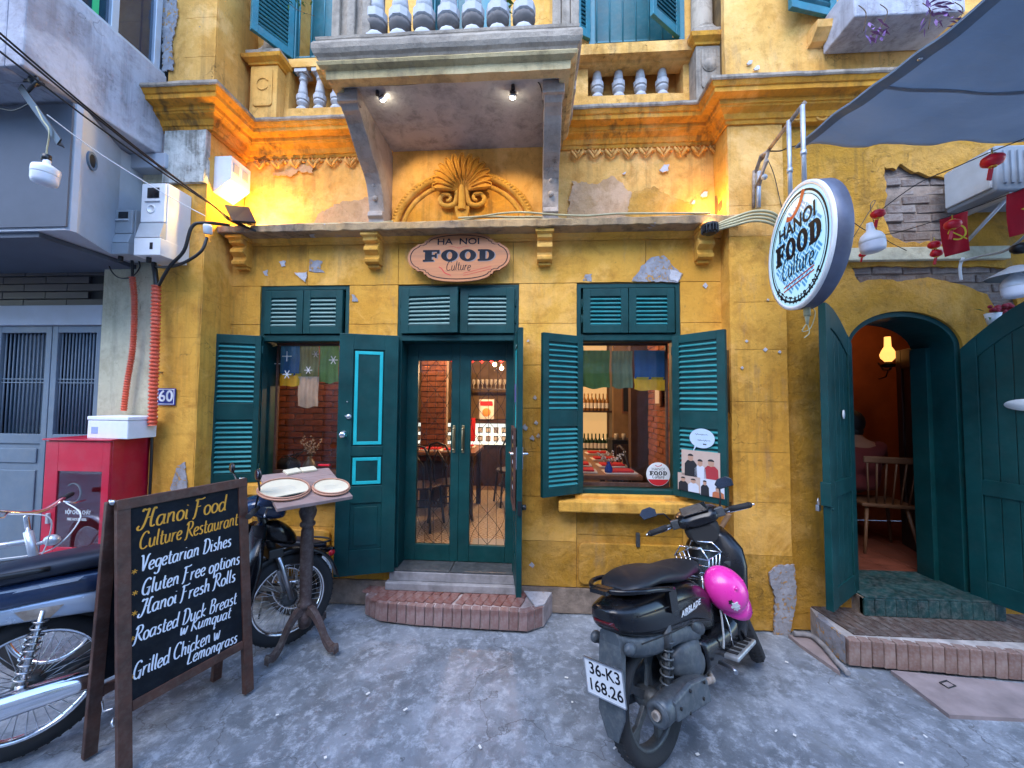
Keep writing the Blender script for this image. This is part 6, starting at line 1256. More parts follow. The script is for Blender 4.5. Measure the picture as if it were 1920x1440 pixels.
# solar floodlight at the left corner of the ledge
fl_ = thing('solar_floodlight', 'small black solar floodlight panel washing the left corner with warm light', 'floodlight', tuple(W(450, 405, 2.98)))
p4 = [W(421, 383, 2.92), W(467, 388, 3.06), W(481, 416, 2.98), W(436, 413, 2.86)]
n4 = (p4[1]-p4[0]).cross(p4[3]-p4[0]).normalized(); m_ = MB(); m_.rings([[tuple(p) for p in p4], [tuple(p+n4*.018) for p in p4]], sm=False); obj('panel', m_, M['black'], fl_, bevel=.003)
m_ = MB(); q = W(452, 418, 3.02); m_.tube([q, q+Vector((0, .03, -.06))], .008, 6); m_.bx(q.x-.03, q.x+.03, q.y-.01, q.y+.03, 3.175, 3.20); obj('stand', m_, M['black'], fl_)
m_ = MB(); q = Vector((-2.50, 3.12, 3.22)); m_.bx(q.x-.05, q.x+.05, q.y-.03, q.y+.03, q.z-.02, q.z+.02); obj('lamp_body', m_, M['black'], fl_, bevel=.004); m_ = MB(); m_.bx(q.x-.04, q.x+.04, q.y-.02, q.y+.02, q.z+.0205, q.z+.024); obj('lit_lens', m_, emis('warm_lens', (1, .62, .20), 12), fl_)
def spot(n_, loc, tgt, e, c_, ang, r=.03, blend=.6):
    d = bpy.data.lights.new(n_, 'SPOT'); d.energy = e; d.color = c_; d.spot_size = rad(ang); d.spot_blend = blend; d.shadow_soft_size = r
    o = bpy.data.objects.new(n_, d); link(o); o.location = loc; o.rotation_euler = (Vector(tgt)-Vector(loc)).to_track_quat('-Z', 'Y').to_euler(); return o
pointl('solar_floodlight_light', (-2.47, 3.13, 3.33), 4.0, (1, .62, .12), .03)
# small black floodlight at the right end of the ledge
c = W(1331, 428, 3.02); bf = thing('ledge_floodlight', 'small ribbed black floodlight on the right end of the ledge', 'floodlight', tuple(c)); Mc = T(*c)
m_ = MB(); m_.lathe([(.030, -.05), (.045, -.04), (.048, .0), (.06, .01), (.06, .03), (.05, .035)], 20, Mc); 
for k in range(16): a_ = 2*math.pi*k/16; m_.bx(.045, .062, -.004, .004, -.035, .02, Mc @ Matrix.Rotation(a_, 4, 'Z'))
obj('lamp_body', m_, M['black'], bf, bevel=.002); m_ = MB(); m_.lathe([(.042, .036), (.04, .038), (.0001, .038)], 16, Mc, caps=False); obj('lit_lens', m_, emis('warm_lens_dim', (1, .66, .30), 6), bf)
pointl('ledge_floodlight_light', (c.x+.05, c.y+.12, c.z+.20), 1.3, (1, .60, .16), .03)
# spotlights under the balcony
for i, (px, py, px2, py2) in enumerate(((708, 160, 717, 186), (962, 150, 961, 182))):
    A_ = W(px, py, 2.62); A_.z = BZ+.03; B_ = W(px2, py2, 2.66); d = (B_-A_).normalized(); t = thing('spotlight', ['lit black spotlight under the left front of the balcony', 'lit black spotlight under the right front of the balcony'][i], 'spotlight', tuple(A_))
    m_ = MB(); m_.tube([A_, A_+Vector((0, 0, -.03))], .014, 8); m_.tube([A_+d*.03, B_-d*.02], .022, 12); obj('lamp_body', m_, M['black'], t)
    m_ = MB(); m_.tube([B_-d*.02, B_-d*.003], [.024, .027], 12); obj('lamp_ring', m_, M['steel'], t); m_ = MB(); m_.ball(B_, .021, n=12, sq=(1, 1, .6)); obj('lit_bulb', m_, emis('spot_bulb', (1, .93, .75), 12), t)
    spot('spotlight_light', B_+d*.03, B_+d+Vector((0, .25, -.3)), 4, (1, .80, .52), 85)
cable([W(712, 160, 2.58), W(770, 158, 2.56), W(840, 150, 2.56), W(930, 146, 2.56), W(965, 143, 2.57), W(1005, 150, 2.6), W(1018, 185, 2.7), W(1020, 260, 3.1), W(1019, 330, 3.28)], .004, 'black', 'black cable stapled under the balcony between the two spotlights')
# ---------------------------------------------------------------- house number
c = W(312, 744, PLY-.012); hn = thing('house_number', 'blue enamel plate with the white number 60 on the yellow pier', 'number plate', tuple(c)); s_ = 721/3.08
m_ = MB(); m_.cb(c, (.155, .008, .135)); obj('plate', m_, flat('blue_enamel', (.02, .03, .22), .3), hn, bevel=.003)
m_ = MB(); 
for x0_, x1_, z0_, z1_ in ((-.070, .070, .055, .060), (-.070, .070, -.060, -.055), (-.070, -.065, -.055, .055), (.065, .070, -.055, .055)): m_.bx(c.x+x0_, c.x+x1_, c.y-.0055, c.y-.0045, c.z+z0_, c.z+z1_)
obj('border', m_, M['white_pl'], hn); put_mesh('digits', text_mesh('60', .125, M['white_pl'], .0006, offset=.02), face_mat((c.x, c.y-.006, c.z+.002), (1, 0, 0), (0, -1, 0)), hn)
m_ = MB(); q = W(300, 698, PLY-.02); m_.tube([(q.x, PLY, q.z), (q.x, PLY-.04, q.z), (q.x+.02, PLY-.045, q.z-.015)], .008, 6); tag(obj('wall_hook', m_, M['steel']), 'small metal hook above the blue number plate', 'hook')
# ---------------------------------------------------------------- red hose cabinet
hx1 = -3.09; y0_ = 2.64; cx0 = W(80, 900, y0_).x; ztop = W(150, 823, y0_).z
M['red_paint'] = pm('red_cabinet_paint', (.52, .006, .035), .35, var=.15, vs=3, dust=.1, coat=.3, bump=.04); fc = thing('fire_hose_cabinet', 'red fire hose cabinet with a glass door beside the yellow pier', 'cabinet', ((cx0+hx1)/2, 2.76, 0))
m_ = MB(); m_.bx(cx0+.01, hx1-.01, y0_+.012, 2.93, .10, ztop-.012); obj('cabinet_body', m_, M['red_paint'], fc, bevel=.004)
m_ = MB(); m_.bx(cx0-.005, hx1+.006, y0_-.015, 2.935, ztop-.012, ztop); obj('cabinet_top', m_, M['red_paint'], fc, bevel=.003)
a_ = W(108, 883, y0_); b_ = W(184, 1020, y0_); zb_ = a_.z-.55
m_ = MB(); m_.bx(cx0+.012, a_.x, y0_-.002, y0_+.012, .11, ztop-.02); m_.bx(b_.x, hx1-.012, y0_-.002, y0_+.012, .11, ztop-.02); m_.bx(a_.x, b_.x, y0_-.0015, y0_+.011, a_.z, ztop-.02); m_.bx(a_.x, b_.x, y0_-.0015, y0_+.011, .11, zb_); dr = obj('cabinet_door', m_, M['red_paint'], fc, bevel=.002)
m_ = MB(); m_.bx(a_.x, b_.x, y0_+.004, y0_+.006, zb_, a_.z); obj('door_glass', m_, M['glass'], dr)
m_ = MB(); m_.bx(a_.x-.03, b_.x+.03, y0_+.0125, y0_+.014, zb_-.02, a_.z+.02); obj('cabinet_inside', m_, flat('dark_red_inside', (.03, .004, .008), .5), fc)
m_ = MB(); m_.tube([(a_.x+.12+.06*math.cos(t_), y0_+.010, a_.z-.16+.07*math.sin(t_)) for t_ in [rad(-120+250*i/14) for i in range(15)]], .006, 6); obj('hose_coil', m_, M['grey_pl'], fc)
for leg_x in (cx0+.05, hx1-.05): m_ = MB(); m_.bx(leg_x-.02, leg_x+.02, 2.70, 2.90, 0, .099); obj('leg', m_, M['red_paint'], fc)
c = W(146, 961, y0_-.003); put_mesh('lettering', text_mesh('HỘP CHỮA CHÁY', .040, M['white_pl'], .0005, offset=.012, sx=.62), face_mat((c.x, c.y, c.z), (1, 0, 0), (0, -1, 0)), fc)
c = W(144, 974, y0_-.003); put_mesh('lettering', text_mesh('FIRE HOUSE REEL', .026, M['white_pl'], .0005, offset=.01, sx=.78), face_mat((c.x, c.y, c.z), (1, 0, 0), (0, -1, 0)), fc)
m_ = MB(); q = W(90, 970, y0_-.01); m_.bx(q.x-.01, q.x+.01, y0_-.02, y0_-.001, q.z-.045, q.z+.03); obj('door_latch', m_, M['grey_pl'], fc, bevel=.003)
a_ = W(176, 822, 2.74); b_ = W(262, 822, 2.74); bx_ = thing('styrofoam_box', 'white foam box standing on top of the red hose cabinet', 'box', ((a_.x+b_.x)/2, 2.76, ztop), T((a_.x+b_.x)/2, 2.78, ztop) @ Rot(-6, 'Z'))
w_ = (b_.x-a_.x)/2; h_ = .165; m_ = MB(); m_.bx(-w_, w_, -.10, .10, 0, h_-.03); obj('box_body', rough(m_, .002), flat('white_foam', (.72, .75, .80), .85), bx_, local=True, bevel=.006); m_ = MB(); m_.bx(-w_-.004, w_+.004, -.104, .104, h_-.029, h_); obj('lid', rough(m_, .002), flat('white_foam_lid', (.74, .77, .82), .85), bx_, local=True, bevel=.006)
m_ = MB(); m_.bx(-w_+.04, -w_+.10, -.1015, -.1005, .035, .085); obj('faded_print', m_, flat('pale_blue_print', (.30, .38, .60), .8), bx_, local=True)
# ---------------------------------------------------------------- oval wooden sign
c = W(861, 484, F0-.06); c.y = F0-.075; sg = thing('oval_sign', 'oval wooden sign reading HA NOI FOOD Culture over the restaurant door', 'sign', tuple(c)); Wd = 197/721*3.15; Hd = 97/721*3.15
def plaque(rx, rz, k=1.0, n=26):
    q = [(0, rz)]
    def quad():
        pts = []
        for i in range(n+1):
            t_ = i/n; a_ = rad(90*(1-t_)); x, z = rx*.86*math.cos(a_), rz*math.sin(a_)
            pts.append((x, z))
        top = [(rx*.62*math.sin(rad(90*i/10)), rz*(.70+.30*math.cos(rad(90*i/10)))) for i in range(11)]
        notch = [(rx*.66, rz*.70), (rx*.68, rz*.60), (rx*.74, rz*.55), (rx*.80, rz*.56)]
        side = [(rx*.80+rx*.2*math.sin(rad(90*i/8)), rz*.42*math.cos(rad(90*i/8))+rz*.06*(1-i/8)) for i in range(1, 9)]
        return top+notch+side
    Q = quad(); full = Q+[(x, -z) for x, z in reversed(Q[:-1])]; full += [(-x, z) for x, z in reversed(full[1:-1])]
    return [(x, z) for x, z in full]
M['signwood'] = pm('sign_board_wood', (.44, .165, .06), .6, var=.18, vs=10, bump=.2, bs=40, stretch=(.3, 1, 4)); M['navy'] = flat('navy_paint', (.003, .005, .012), .6, spec=.2); M['sign_red'] = flat('sign_red', (.50, .03, .015), .5)
Ms = face_mat(tuple(c), (1, 0, 0), (0, -1, .06)); me = loops_mesh([plaque(Wd/2, Hd/2)], .012, M['signwood']); bd = put_mesh('sign_board', me, Ms @ T(0, 0, 0), sg); b_ = bd.modifiers.new('bevel', 'BEVEL'); b_.width = .003; b_.segments = 2; b_.limit_method = 'ANGLE'
z_ = .0128
put_mesh('border_line', loops_mesh([[(x*.955, y*.91) for x, y in plaque(Wd/2, Hd/2)], [(x*.938, y*.88) for x, y in plaque(Wd/2, Hd/2)]], .0006, M['navy']), Ms @ T(0, 0, z_), sg)
put_mesh('lettering', text_mesh('HA  NOI', Hd*.18, M['navy'], .0006, offset=.01, sx=1.25), Ms @ T(-.005, Hd*.31, z_), sg)
put_mesh('lettering_shadow', food_mesh(Wd*.70, Hd*.235, flat('letter_shadow', (.20, .17, .17), .6), .0004), Ms @ T(Wd*.005+.005, Hd*.018, z_), sg); put_mesh('lettering', food_mesh(Wd*.70, Hd*.235, M['navy'], .0008), Ms @ T(0, Hd*.03, z_+.0006), sg)
m_ = MB(); hand(m_, 'Culture', Ms @ T(-Wd*.12, -Hd*.275, z_), Wd*.24, Hd*.19, .75); obj('script_lettering', m_, M['navy'], sg)
m_ = MB(); ribbon(m_, crom([(-Wd*.19, -Hd*.20), (-Wd*.165, -Hd*.23), (-Wd*.13, -Hd*.32), (-Wd*.07, -Hd*.375)], 5), .010, Ms @ T(0, 0, z_)); m_.bx(-.001, .001, -.001, .001, 0, .001, Ms @ T(-Wd*.2, -Hd*.18, z_))
for k in (0, 1): ribbon(m_, [(Wd*(.05), -Hd*(.335+.045*k)), (Wd*.32, -Hd*(.20+.05*k))], .0045, Ms @ T(0, 0, z_), nib=False)
ribbon(m_, crom([(-Wd*.10, Hd*.215), (-Wd*.05, Hd*.21), (-Wd*.02, Hd*.185), (0, Hd*.20), (Wd*.02, Hd*.185), (Wd*.05, Hd*.21), (Wd*.10, Hd*.215)], 4), .0035, Ms @ T(0, 0, z_)); ribbon(m_, [(-Wd*.012, Hd*.18), (0, Hd*.155), (Wd*.012, Hd*.18)], .004, Ms @ T(0, 0, z_)); obj('red_ornament', m_, M['sign_red'], sg)
# ---------------------------------------------------------------- round hanging sign
d_ = 2.30; pxc, pyc = 1494, 465
def camdepth(px, py, d): r_ = ray(px, py); f = CAMROT @ Vector((0, 0, -1)); return CAMP+r_*(d/r_.dot(f))
c = camdepth(pxc, pyc, d_); al = rad(11.5-3.6); near = Vector((-math.sin(al), -math.cos(al), 0)); nrm = Vector((near.y, -near.x, 0)); RR = .156*d_
rs_ = thing('round_hanging_sign', 'round lit white hanging sign reading HANOI FOOD Culture RESTAURANT', 'sign', tuple(c)); Mr = face_mat(tuple(c), near, nrm)
th = .09; m_ = MB(); m_.lathe([(RR*1.0, -th), (RR*1.015, -th+.004), (RR*1.015, -.012), (RR*1.0, -.004), (RR*.97, -.001)], 56, Mr); obj('sign_drum', m_, pm('sign_drum_metal', (.10, .115, .17), .4, .2, var=.3, vs=5, dust=.1), rs_)
m_ = MB(); m_.lathe([(RR*1.02, -.012), (RR*1.02, .004), (RR*.97, .006), (RR*.955, .002)], 56, Mr, caps=False); obj('sign_rim', m_, M['white_pl'], rs_)
M['signface'] = emis('lit_sign_face', (.45, .80, 1.0), .12, (.26, .42, .50)); M['signpat'] = emis('lit_pale_blue_pattern', (.08, .42, .85), .06, (.04, .20, .40))
m_ = MB(); m_.lathe([(RR*.965, .0), (.0001, .001)], 56, Mr, caps=False); obj('sign_face', m_, M['signface'], rs_)
put_mesh('ring_line', loops_mesh([ell(0, 0, RR*.90, RR*.90, 64), ell(0, 0, RR*.865, RR*.865, 64)], .0006, M['navy']), Mr @ T(0, 0, .0022), rs_); put_mesh('ring_line', loops_mesh([ell(0, 0, RR*.83, RR*.83, 64), ell(0, 0, RR*.82, RR*.82, 64)], .0006, M['navy']), Mr @ T(0, 0, .0022), rs_)
m_ = MB(); q = RR*.15
for i in range(-8, 9):
    for j in range(-8, 9):
        x, y = i*q, j*q
        if math.hypot(x, y) > RR*.74: continue
        hz = (i+j) % 2
        for k in (-1, 1): (m_.bx(x-q*.46, x+q*.46, y+k*q*.22-q*.13, y+k*q*.22+q*.13, .0012, .0018, Mr @ Rot(45, 'Z')) if hz else m_.bx(x+k*q*.22-q*.13, x+k*q*.22+q*.13, y-q*.46, y+q*.46, .0012, .0018, Mr @ Rot(45, 'Z')))
o = obj('woven_pattern', m_, M['signpat'], rs_); o['kind'] = 'stuff'
put_mesh('lettering', text_mesh('HANOI', RR*.33, M['navy'], .0008, offset=.022, sx=1.1), Mr @ T(0, RR*.40, .003), rs_)
put_mesh('lettering', food_mesh(RR*1.42, RR*.36, M['navy'], .0008), Mr @ T(0, RR*.06, .003), rs_)
m_ = MB(); hand(m_, 'Culture', Mr @ T(-RR*.50, -RR*.42, .0032), RR*1.0, RR*.36, .85); obj('script_lettering', m_, M['navy'], rs_)
m_ = MB(); ribbon(m_, crom([(-RR*.30, RR*.62), (-RR*.12, RR*.57), (RR*.12, RR*.68), (RR*.26, RR*.86)], 6), RR*.10, Mr @ T(0, 0, .0026)); 
obj('chilli_mark', m_, M['sign_red'], rs_)
for k in (0, 1): m_ = MB(); ribbon(m_, [(-RR*.45, -RR*(.56+.07*k)), (RR*.5, -RR*(.46+.07*k))], RR*.028, Mr @ T(0, 0, .0026), nib=False); obj('chopstick_mark', m_, M['sign_red'], rs_)
for i, chh in enumerate('RESTAURANT'):
    a_ = rad(-90+(i-4.5)*10.5); put_mesh('letter', text_mesh(chh, RR*.17, M['navy'], .0008, offset=.02), Mr @ T(RR*.865*math.cos(a_), RR*.865*math.sin(a_), .0036) @ Matrix.Rotation(a_+math.pi/2, 4, 'Z'), rs_)
m_ = MB(); q = c+Vector((0, 0, -RR*.98))-nrm*th*.5; m_.tube([q, q+Vector((0, 0, -.06))], .018, 8); m_.tube([q+Vector((0, 0, -.05)), q+Vector((0, 0, -.11))], [.014, .007], 8); obj('plug', m_, M['c_linen2'], rs_)
m_ = MB(); m_.tube(crom([tuple(q+Vector(v)) for v in ((0, 0, -.1), (-.03, 0, -.15), (.03, .02, -.13), (.06, .02, -.04), (.04, .02, .0))], 6), .003, 5); m_.tube(crom([tuple(q+Vector(v)) for v in ((0, 0, -.1), (.01, 0, -.16), (-.02, .0, -.19))], 6), .003, 5); obj('loose_wire', m_, M['c_linen2'], rs_)
# frame that carries it
fr_ = thing('sign_bracket', 'rusty steel arm frame with two pale rods carrying the round sign', 'bracket', tuple(W(1420, 390, 3.0)))
wt = W(1427, 300, 3.02); ne = camdepth(1508, 193, d_+.02); zz_ = wt.z
m_ = MB(); m_.tube([wt, ne], .016, 4); m_.tube([W(1416, 325, 3.03), W(1427, 292, 2.98), W(1440, 285, 2.85)], .014, 5); m_.tube([W(1413, 390, 3.03), W(1414, 320, 3.03)], .012, 5); m_.tube([W(1420, 360, 3.02), W(1440, 285, 2.85)], .012, 5); m_.tube([W(1440, 300, 2.84), W(1417, 352, 3.02)], .010, 5); obj('arm_frame', m_, M['rust'], fr_)
m_ = MB(); m_.tube([W(1422, 390, 3.0), W(1423, 322, 3.0)], .016, 8); obj('upright_tube', m_, M['galv'], fr_)
for px, py, f in ((1508, 197, .02), (1484, 226, .18)):
    a_ = camdepth(px, py, d_+f); tt_ = c-nrm*th*.5; uu_ = (a_-tt_).dot(near); h_ = math.sqrt(max(0, (RR*.99)**2-uu_**2)); foot = tt_+near*uu_+Vector((0, 0, h_)); a2 = Vector((foot.x, foot.y, a_.z)); m_ = MB(); m_.tube([a2, foot], .013, 8); m_.tube([a2.lerp(foot, .55), a2.lerp(foot, .6)], .017, 8); obj('hanging_rod', m_, M['galv'], fr_)
m_ = MB(); m_.ball(W(1433, 332, 2.92), .022, n=10); obj('junction_knob', m_, M['grey_pl'], fr_)
cable([W(1438, 283, 2.9), W(1462, 283, 2.8), W(1478, 277, 2.72), W(1492, 274, 2.62)], .005, 'black', 'black lashing between the sign frame and the tarpaulin corner', 'rope', cat='rope'); cable([W(1440, 300, 3.0), W(1452, 330, 3.04), W(1465, 385, 3.05), W(1478, 420, 3.05)], .003, 'black', 'thin black wire hanging down beside the sign frame', 'thin_wire', cat='wire')
# ---------------------------------------------------------------- tarpaulin
def tarpmat():
    t = NT('blue_grey_tarpaulin'); co = t.pos(); c_ = t.mix(t.ramp(t.noise(co, 1.5, 6), .3, .7), (.26, .32, .39), (.35, .41, .48)); c_ = t.mix(t.math('MULTIPLY', t.ramp(t.noise(co, 14, 8, .7), .55, .75), .25), c_, (.34, .40, .50)); w_ = t.noise(t.pos('world', (1, 3.5, 1)), 5, 8, .65)
    t.set(col=c_, rough=.7, nrm=t.bump(w_, .5, .03)); tl = t.node('ShaderNodeBsdfTranslucent'); t.l.new(c_, tl.inputs[0]); mx_ = t.node('ShaderNodeMixShader'); mx_.inputs[0].default_value = .55; t.l.new(t.p.outputs[0], mx_.inputs[1]); t.l.new(tl.outputs[0], mx_.inputs[2]); t.l.new(mx_.outputs[0], t.out.inputs[0]); return t.mat
M['tarp'] = tarpmat()
A_ = W(1490, 276, 2.62); B_ = W(2060, 262, 2.55); E1 = W(1842, 0, 1.75); D_ = A_+(E1-A_)*1.7; C_ = D_+(B_-A_)*1.05+Vector((.3, 0, .15))
def tarp(u_, v_):
    p = A_.lerp(B_, u_).lerp(D_.lerp(C_, u_), v_); sag = .10*math.sin(math.pi*u_)*math.sin(math.pi*min(1, v_*1.2)); p.z -= sag; p.z += .016*noise.noise(Vector((u_*6, v_*9, 0)))+.010*math.sin(u_*26+v_*9+3*noise.noise(Vector((u_*3, v_*3, 1))))*math.exp(-3*min(u_, v_))+.006*noise.noise(Vector((u_*22, v_*8, 4))); return p
m_ = MB(); n_ = 48; m_.add([tarp(i/n_, j/n_) for i in range(n_+1) for j in range(n_+1)], [(i*(n_+1)+j, (i+1)*(n_+1)+j, (i+1)*(n_+1)+j+1, i*(n_+1)+j+1) for i in range(n_) for j in range(n_)], sm=True)
tp = thing('tarpaulin', 'blue grey tarpaulin stretched overhead from the sign frame towards the upper right', 'tarpaulin', tuple(A_)); o = obj('sheet', m_, M['tarp'], tp); sd = o.modifiers.new('solid', 'SOLIDIFY'); sd.thickness = .003
m_ = MB(); rs = []
for i in range(49): p = tarp(0, i/48); q = tarp(.035 if i else .0351, i/48); rs.append([tuple(p+Vector((0, 0, -.004))), tuple(q+Vector((0, 0, -.004))), tuple(q+Vector((0, 0, -.009))), tuple(p+Vector((0, 0, -.009)))])
m_.rings(rs, sm=False); obj('hem', m_, M['greyblue'], tp)
for v0 in (.3, .62):
    m_ = MB(); m_.rings([[tuple(tarp(i/30, v0+.001*math.sin(i))+Vector((0, 0, -.003))), tuple(tarp(i/30, v0+.012)+Vector((0, 0, -.003))), tuple(tarp(i/30, v0+.012)+Vector((0, 0, -.007))), tuple(tarp(i/30, v0+.001*math.sin(i))+Vector((0, 0, -.007)))] for i in range(31)], sm=False); obj('seam', m_, M['tarp'], tp)
m_ = MB(); q = tarp(.02, .42); m_.ball((q.x, q.y, q.z-.012), .012, n=8, sq=(1, 1, .4)); obj('eyelet', m_, M['steel'], tp)
# ---------------------------------------------------------------- air conditioner, lanterns, flags, bulbs at the right
a_ = W(1846, 283, 2.78); b_ = W(1846, 385, 2.78); M['acgrey'] = pm('dusty_shaded_ac_casing', (.20, .23, .27), .6, var=.2, vs=5, dust=.3)  # casing grey darkened to carry the tarpaulin's shade, plus dust
ac_ = thing('air_conditioner', 'grey outdoor air conditioner unit on the wall under the tarpaulin', 'air conditioner', (a_.x+.3, 3.0, b_.z))
m_ = MB(); x0_ = a_.x+.0; m_.bx(x0_, x0_+.8, 2.72, 3.04, b_.z+.07, a_.z); obj('unit_body', m_, M['acgrey'], ac_, bevel=.012)
m_ = MB(); m_.bx(x0_-.018, x0_, 2.74, 3.03, b_.z+.10, a_.z-.02); obj('side_panel', m_, M['grey_pl'], ac_, bevel=.006)
for k in range(16): m_ = MB(); m_.bx(x0_+.04+.045*k, x0_+.058+.045*k, 2.708, 2.7205, b_.z+.12, a_.z-.04); obj('grille_fin', m_, M['acgrey'], ac_)
for x in (x0_+.1, x0_+.6): m_ = MB(); m_.bx(x, x+.03, 2.74, 3.09, b_.z+.04, b_.z+.069); m_.tube([(x+.015, 2.76, b_.z+.045), (x+.015, 3.08, b_.z-.2)], .012, 6); obj('support_bracket', m_, M['galv'], ac_)
M['lantern_red'] = flat('lantern_red', (.62, .006, .02), .35); M['gold'] = flat('gold_trim', (.75, .45, .06), .35, .6)
def lantern(px, py, y, r, label, tas=True):
    c = W(px, py, y); t = thing('paper_lantern', label, 'lantern', tuple(c), None, 'small red lanterns'); m_ = MB(); n_ = 16; rs = []
    for i in range(9):
        th_ = math.pi*(i+.6)/9.2; rs.append([(r*math.sin(th_)*math.cos(2*math.pi*j/n_)*(1 if j % 2 else .95), r*math.sin(th_)*math.sin(2*math.pi*j/n_)*(1 if j % 2 else .95), r*.72*math.cos(th_)) for j in range(n_)])
    m_.rings(rs); obj('lantern_body', m_, M['lantern_red'], t, local=True)
    m_ = MB(); m_.lathe([(r*.34, r*.62), (r*.34, r*.76), (.003, r*.8), (.003, r*1.4)], 10); obj('gold_cap', m_, M['gold'], t, local=True); m_ = MB(); m_.lathe([(r*.34, -r*.76), (r*.34, -r*.62)], 10); obj('gold_cap', m_, M['gold'], t, local=True)
    if tas: m_ = MB(); m_.tube([(0, 0, -r*.76), (0, 0, -r*1.0)], .003, 5); m_.bx(-r*.22, r*.22, -.003, .003, -r*2.3, -r*1.0, Rot(12, 'Y')); obj('tassel', m_, M['lantern_red'], t, local=True)
lantern(1861, 301, 2.35, .052, 'highest red lantern in front of the air conditioner'); lantern(1646, 401, 2.72, .042, 'red lantern just above the white bulb beside the round sign'); lantern(1786, 421, 2.50, .042, 'red lantern hanging over the hammer and sickle flag'); lantern(1752, 459, 2.72, .036, 'red lantern left of the flag, upper of a pair'); lantern(1756, 475, 2.72, .034, 'red lantern left of the flag, lower of a pair'); lantern(1617, 478, 2.80, .022, 'tiny red lantern low beside the round sign', True)
def flagobj(P, label, emb):
    t = thing('small_flag', label, 'flag', tuple(P[0])); m_ = MB(); n_ = 14; vs = []
    for i in range(n_+1):
        for j in range(n_+1): u_, v_ = i/n_, j/n_; p = P[0].lerp(P[1], u_).lerp(P[3].lerp(P[2], u_), v_); p.y += .008*math.sin(u_*7+v_*3); vs.append(p)
    m_.add(vs, [(i*(n_+1)+j, (i+1)*(n_+1)+j, (i+1)*(n_+1)+j+1, i*(n_+1)+j+1) for i in range(n_) for j in range(n_)], sm=True)
    o = obj('flag_cloth', m_, M['flagred'], t); sd = o.modifiers.new('solid', 'SOLIDIFY'); sd.thickness = .0015
    u_ = (P[1]-P[0]).normalized(); n_v = (P[1]-P[0]).cross(P[3]-P[0]); n_v = n_v if n_v.y < 0 else -n_v; n_v.normalize(); ctr = sum(P, Vector())/4; Mf = face_mat(tuple(ctr+n_v*.012), u_, n_v); s_ = (P[1]-P[0]).length
    if emb == 'star':
        lp = [(s_*(.24 if k % 2 == 0 else .095)*math.sin(k*math.pi/5), s_*(.24 if k % 2 == 0 else .095)*math.cos(k*math.pi/5)) for k in range(10)]; put_mesh('yellow_star', loops_mesh([lp], .001, M['flagyel']), Mf, t)
    else:
        m_ = MB(); ribbon(m_, crom([(.02*s_/.15, .045*s_/.15), (.042*s_/.15, .02*s_/.15), (.035*s_/.15, -.015*s_/.15), (.0, -.03*s_/.15), (-.03*s_/.15, -.02*s_/.15)], 6), s_*.06, Mf); ribbon(m_, [(-.03*s_/.15, .025*s_/.15), (.035*s_/.15, -.04*s_/.15)], s_*.05, Mf, nib=False); ribbon(m_, [(-.045*s_/.15, .012*s_/.15), (-.018*s_/.15, .038*s_/.15)], s_*.08, Mf, nib=False); obj('hammer_and_sickle', m_, M['flagyel'], t)
M['flagred'] = clothmat('flag_red_cloth', (.62, .012, .03)); M['flagyel'] = flat('flag_yellow', (.80, .62, .02), .7)
flagobj([W(1762, 412, 2.62), W(1816, 395, 2.62), W(1817, 470, 2.62), W(1772, 482, 2.62)], 'small red flag with yellow hammer and sickle on the wire', 'hs')
flagobj([W(1887, 365, 2.45), W(1965, 335, 2.45), W(1975, 425, 2.45), W(1893, 445, 2.45)], 'small red flag with a yellow star at the right edge', 'star')
cable([W(1650, 395, 2.74), W(1720, 345, 2.6), W(1800, 310, 2.45), W(1870, 280, 2.35), W(1960, 245, 2.3)], .003, 'black', 'thin black string carrying the lanterns up to the right', 'lantern_string', cat='string'); cable([W(1590, 410, 3.0), W(1650, 440, 2.95), W(1760, 412, 2.64), W(1890, 365, 2.47), W(1960, 335, 2.4)], .003, 'black', 'thin black string carrying the two flags', 'flag_string', cat='string'); cable([W(1600, 445, 3.02), W(1640, 380, 3.0), W(1632, 388, 3.0), W(1650, 440, 3.0), W(1700, 470, 3.05)], .0025, 'black', 'slack thin wire behind the white bulb', 'thin_wire', cat='wire')
t, c = bulb(1635, 452, 2.62, .066, 'white led bulb with a tapering neck right of the round sign', cage=1, tilt=-6)
t, c = bulb(1907, 535, 2.35, .062, 'white led bulb under a conical shade at the right edge', cage=1, tilt=-4)
m_ = MB(); m_.lathe([(.03, .11), (.045, .10), (.12, .055), (.122, .05), (.03, .08)], 24, T(*c)); obj('lamp_shade', m_, M['grey_pl'], t)
cable([W(1800, 490, 3.05), W(1840, 480, 2.9), W(1885, 470, 2.6), W(1925, 440, 2.4)], .008, 'grey_pl', 'grey conduit arm running to the bulb at the right edge', 'conduit_arm', cat='conduit'); cable([W(1802, 525, 3.08), W(1800, 500, 3.06), W(1806, 483, 3.04)], .009, 'white_pl', 'short white pipe bending out of the beam above the arch', 'white_pipe', cat='pipe')
m_ = MB(); q = W(1915, 465, 2.5); m_.ball(q, .05, n=10, sq=(1, 1, .7)); tag(obj('junction_box', m_, M['black']), 'black junction lump at the right edge above the shaded bulb', 'junction box')
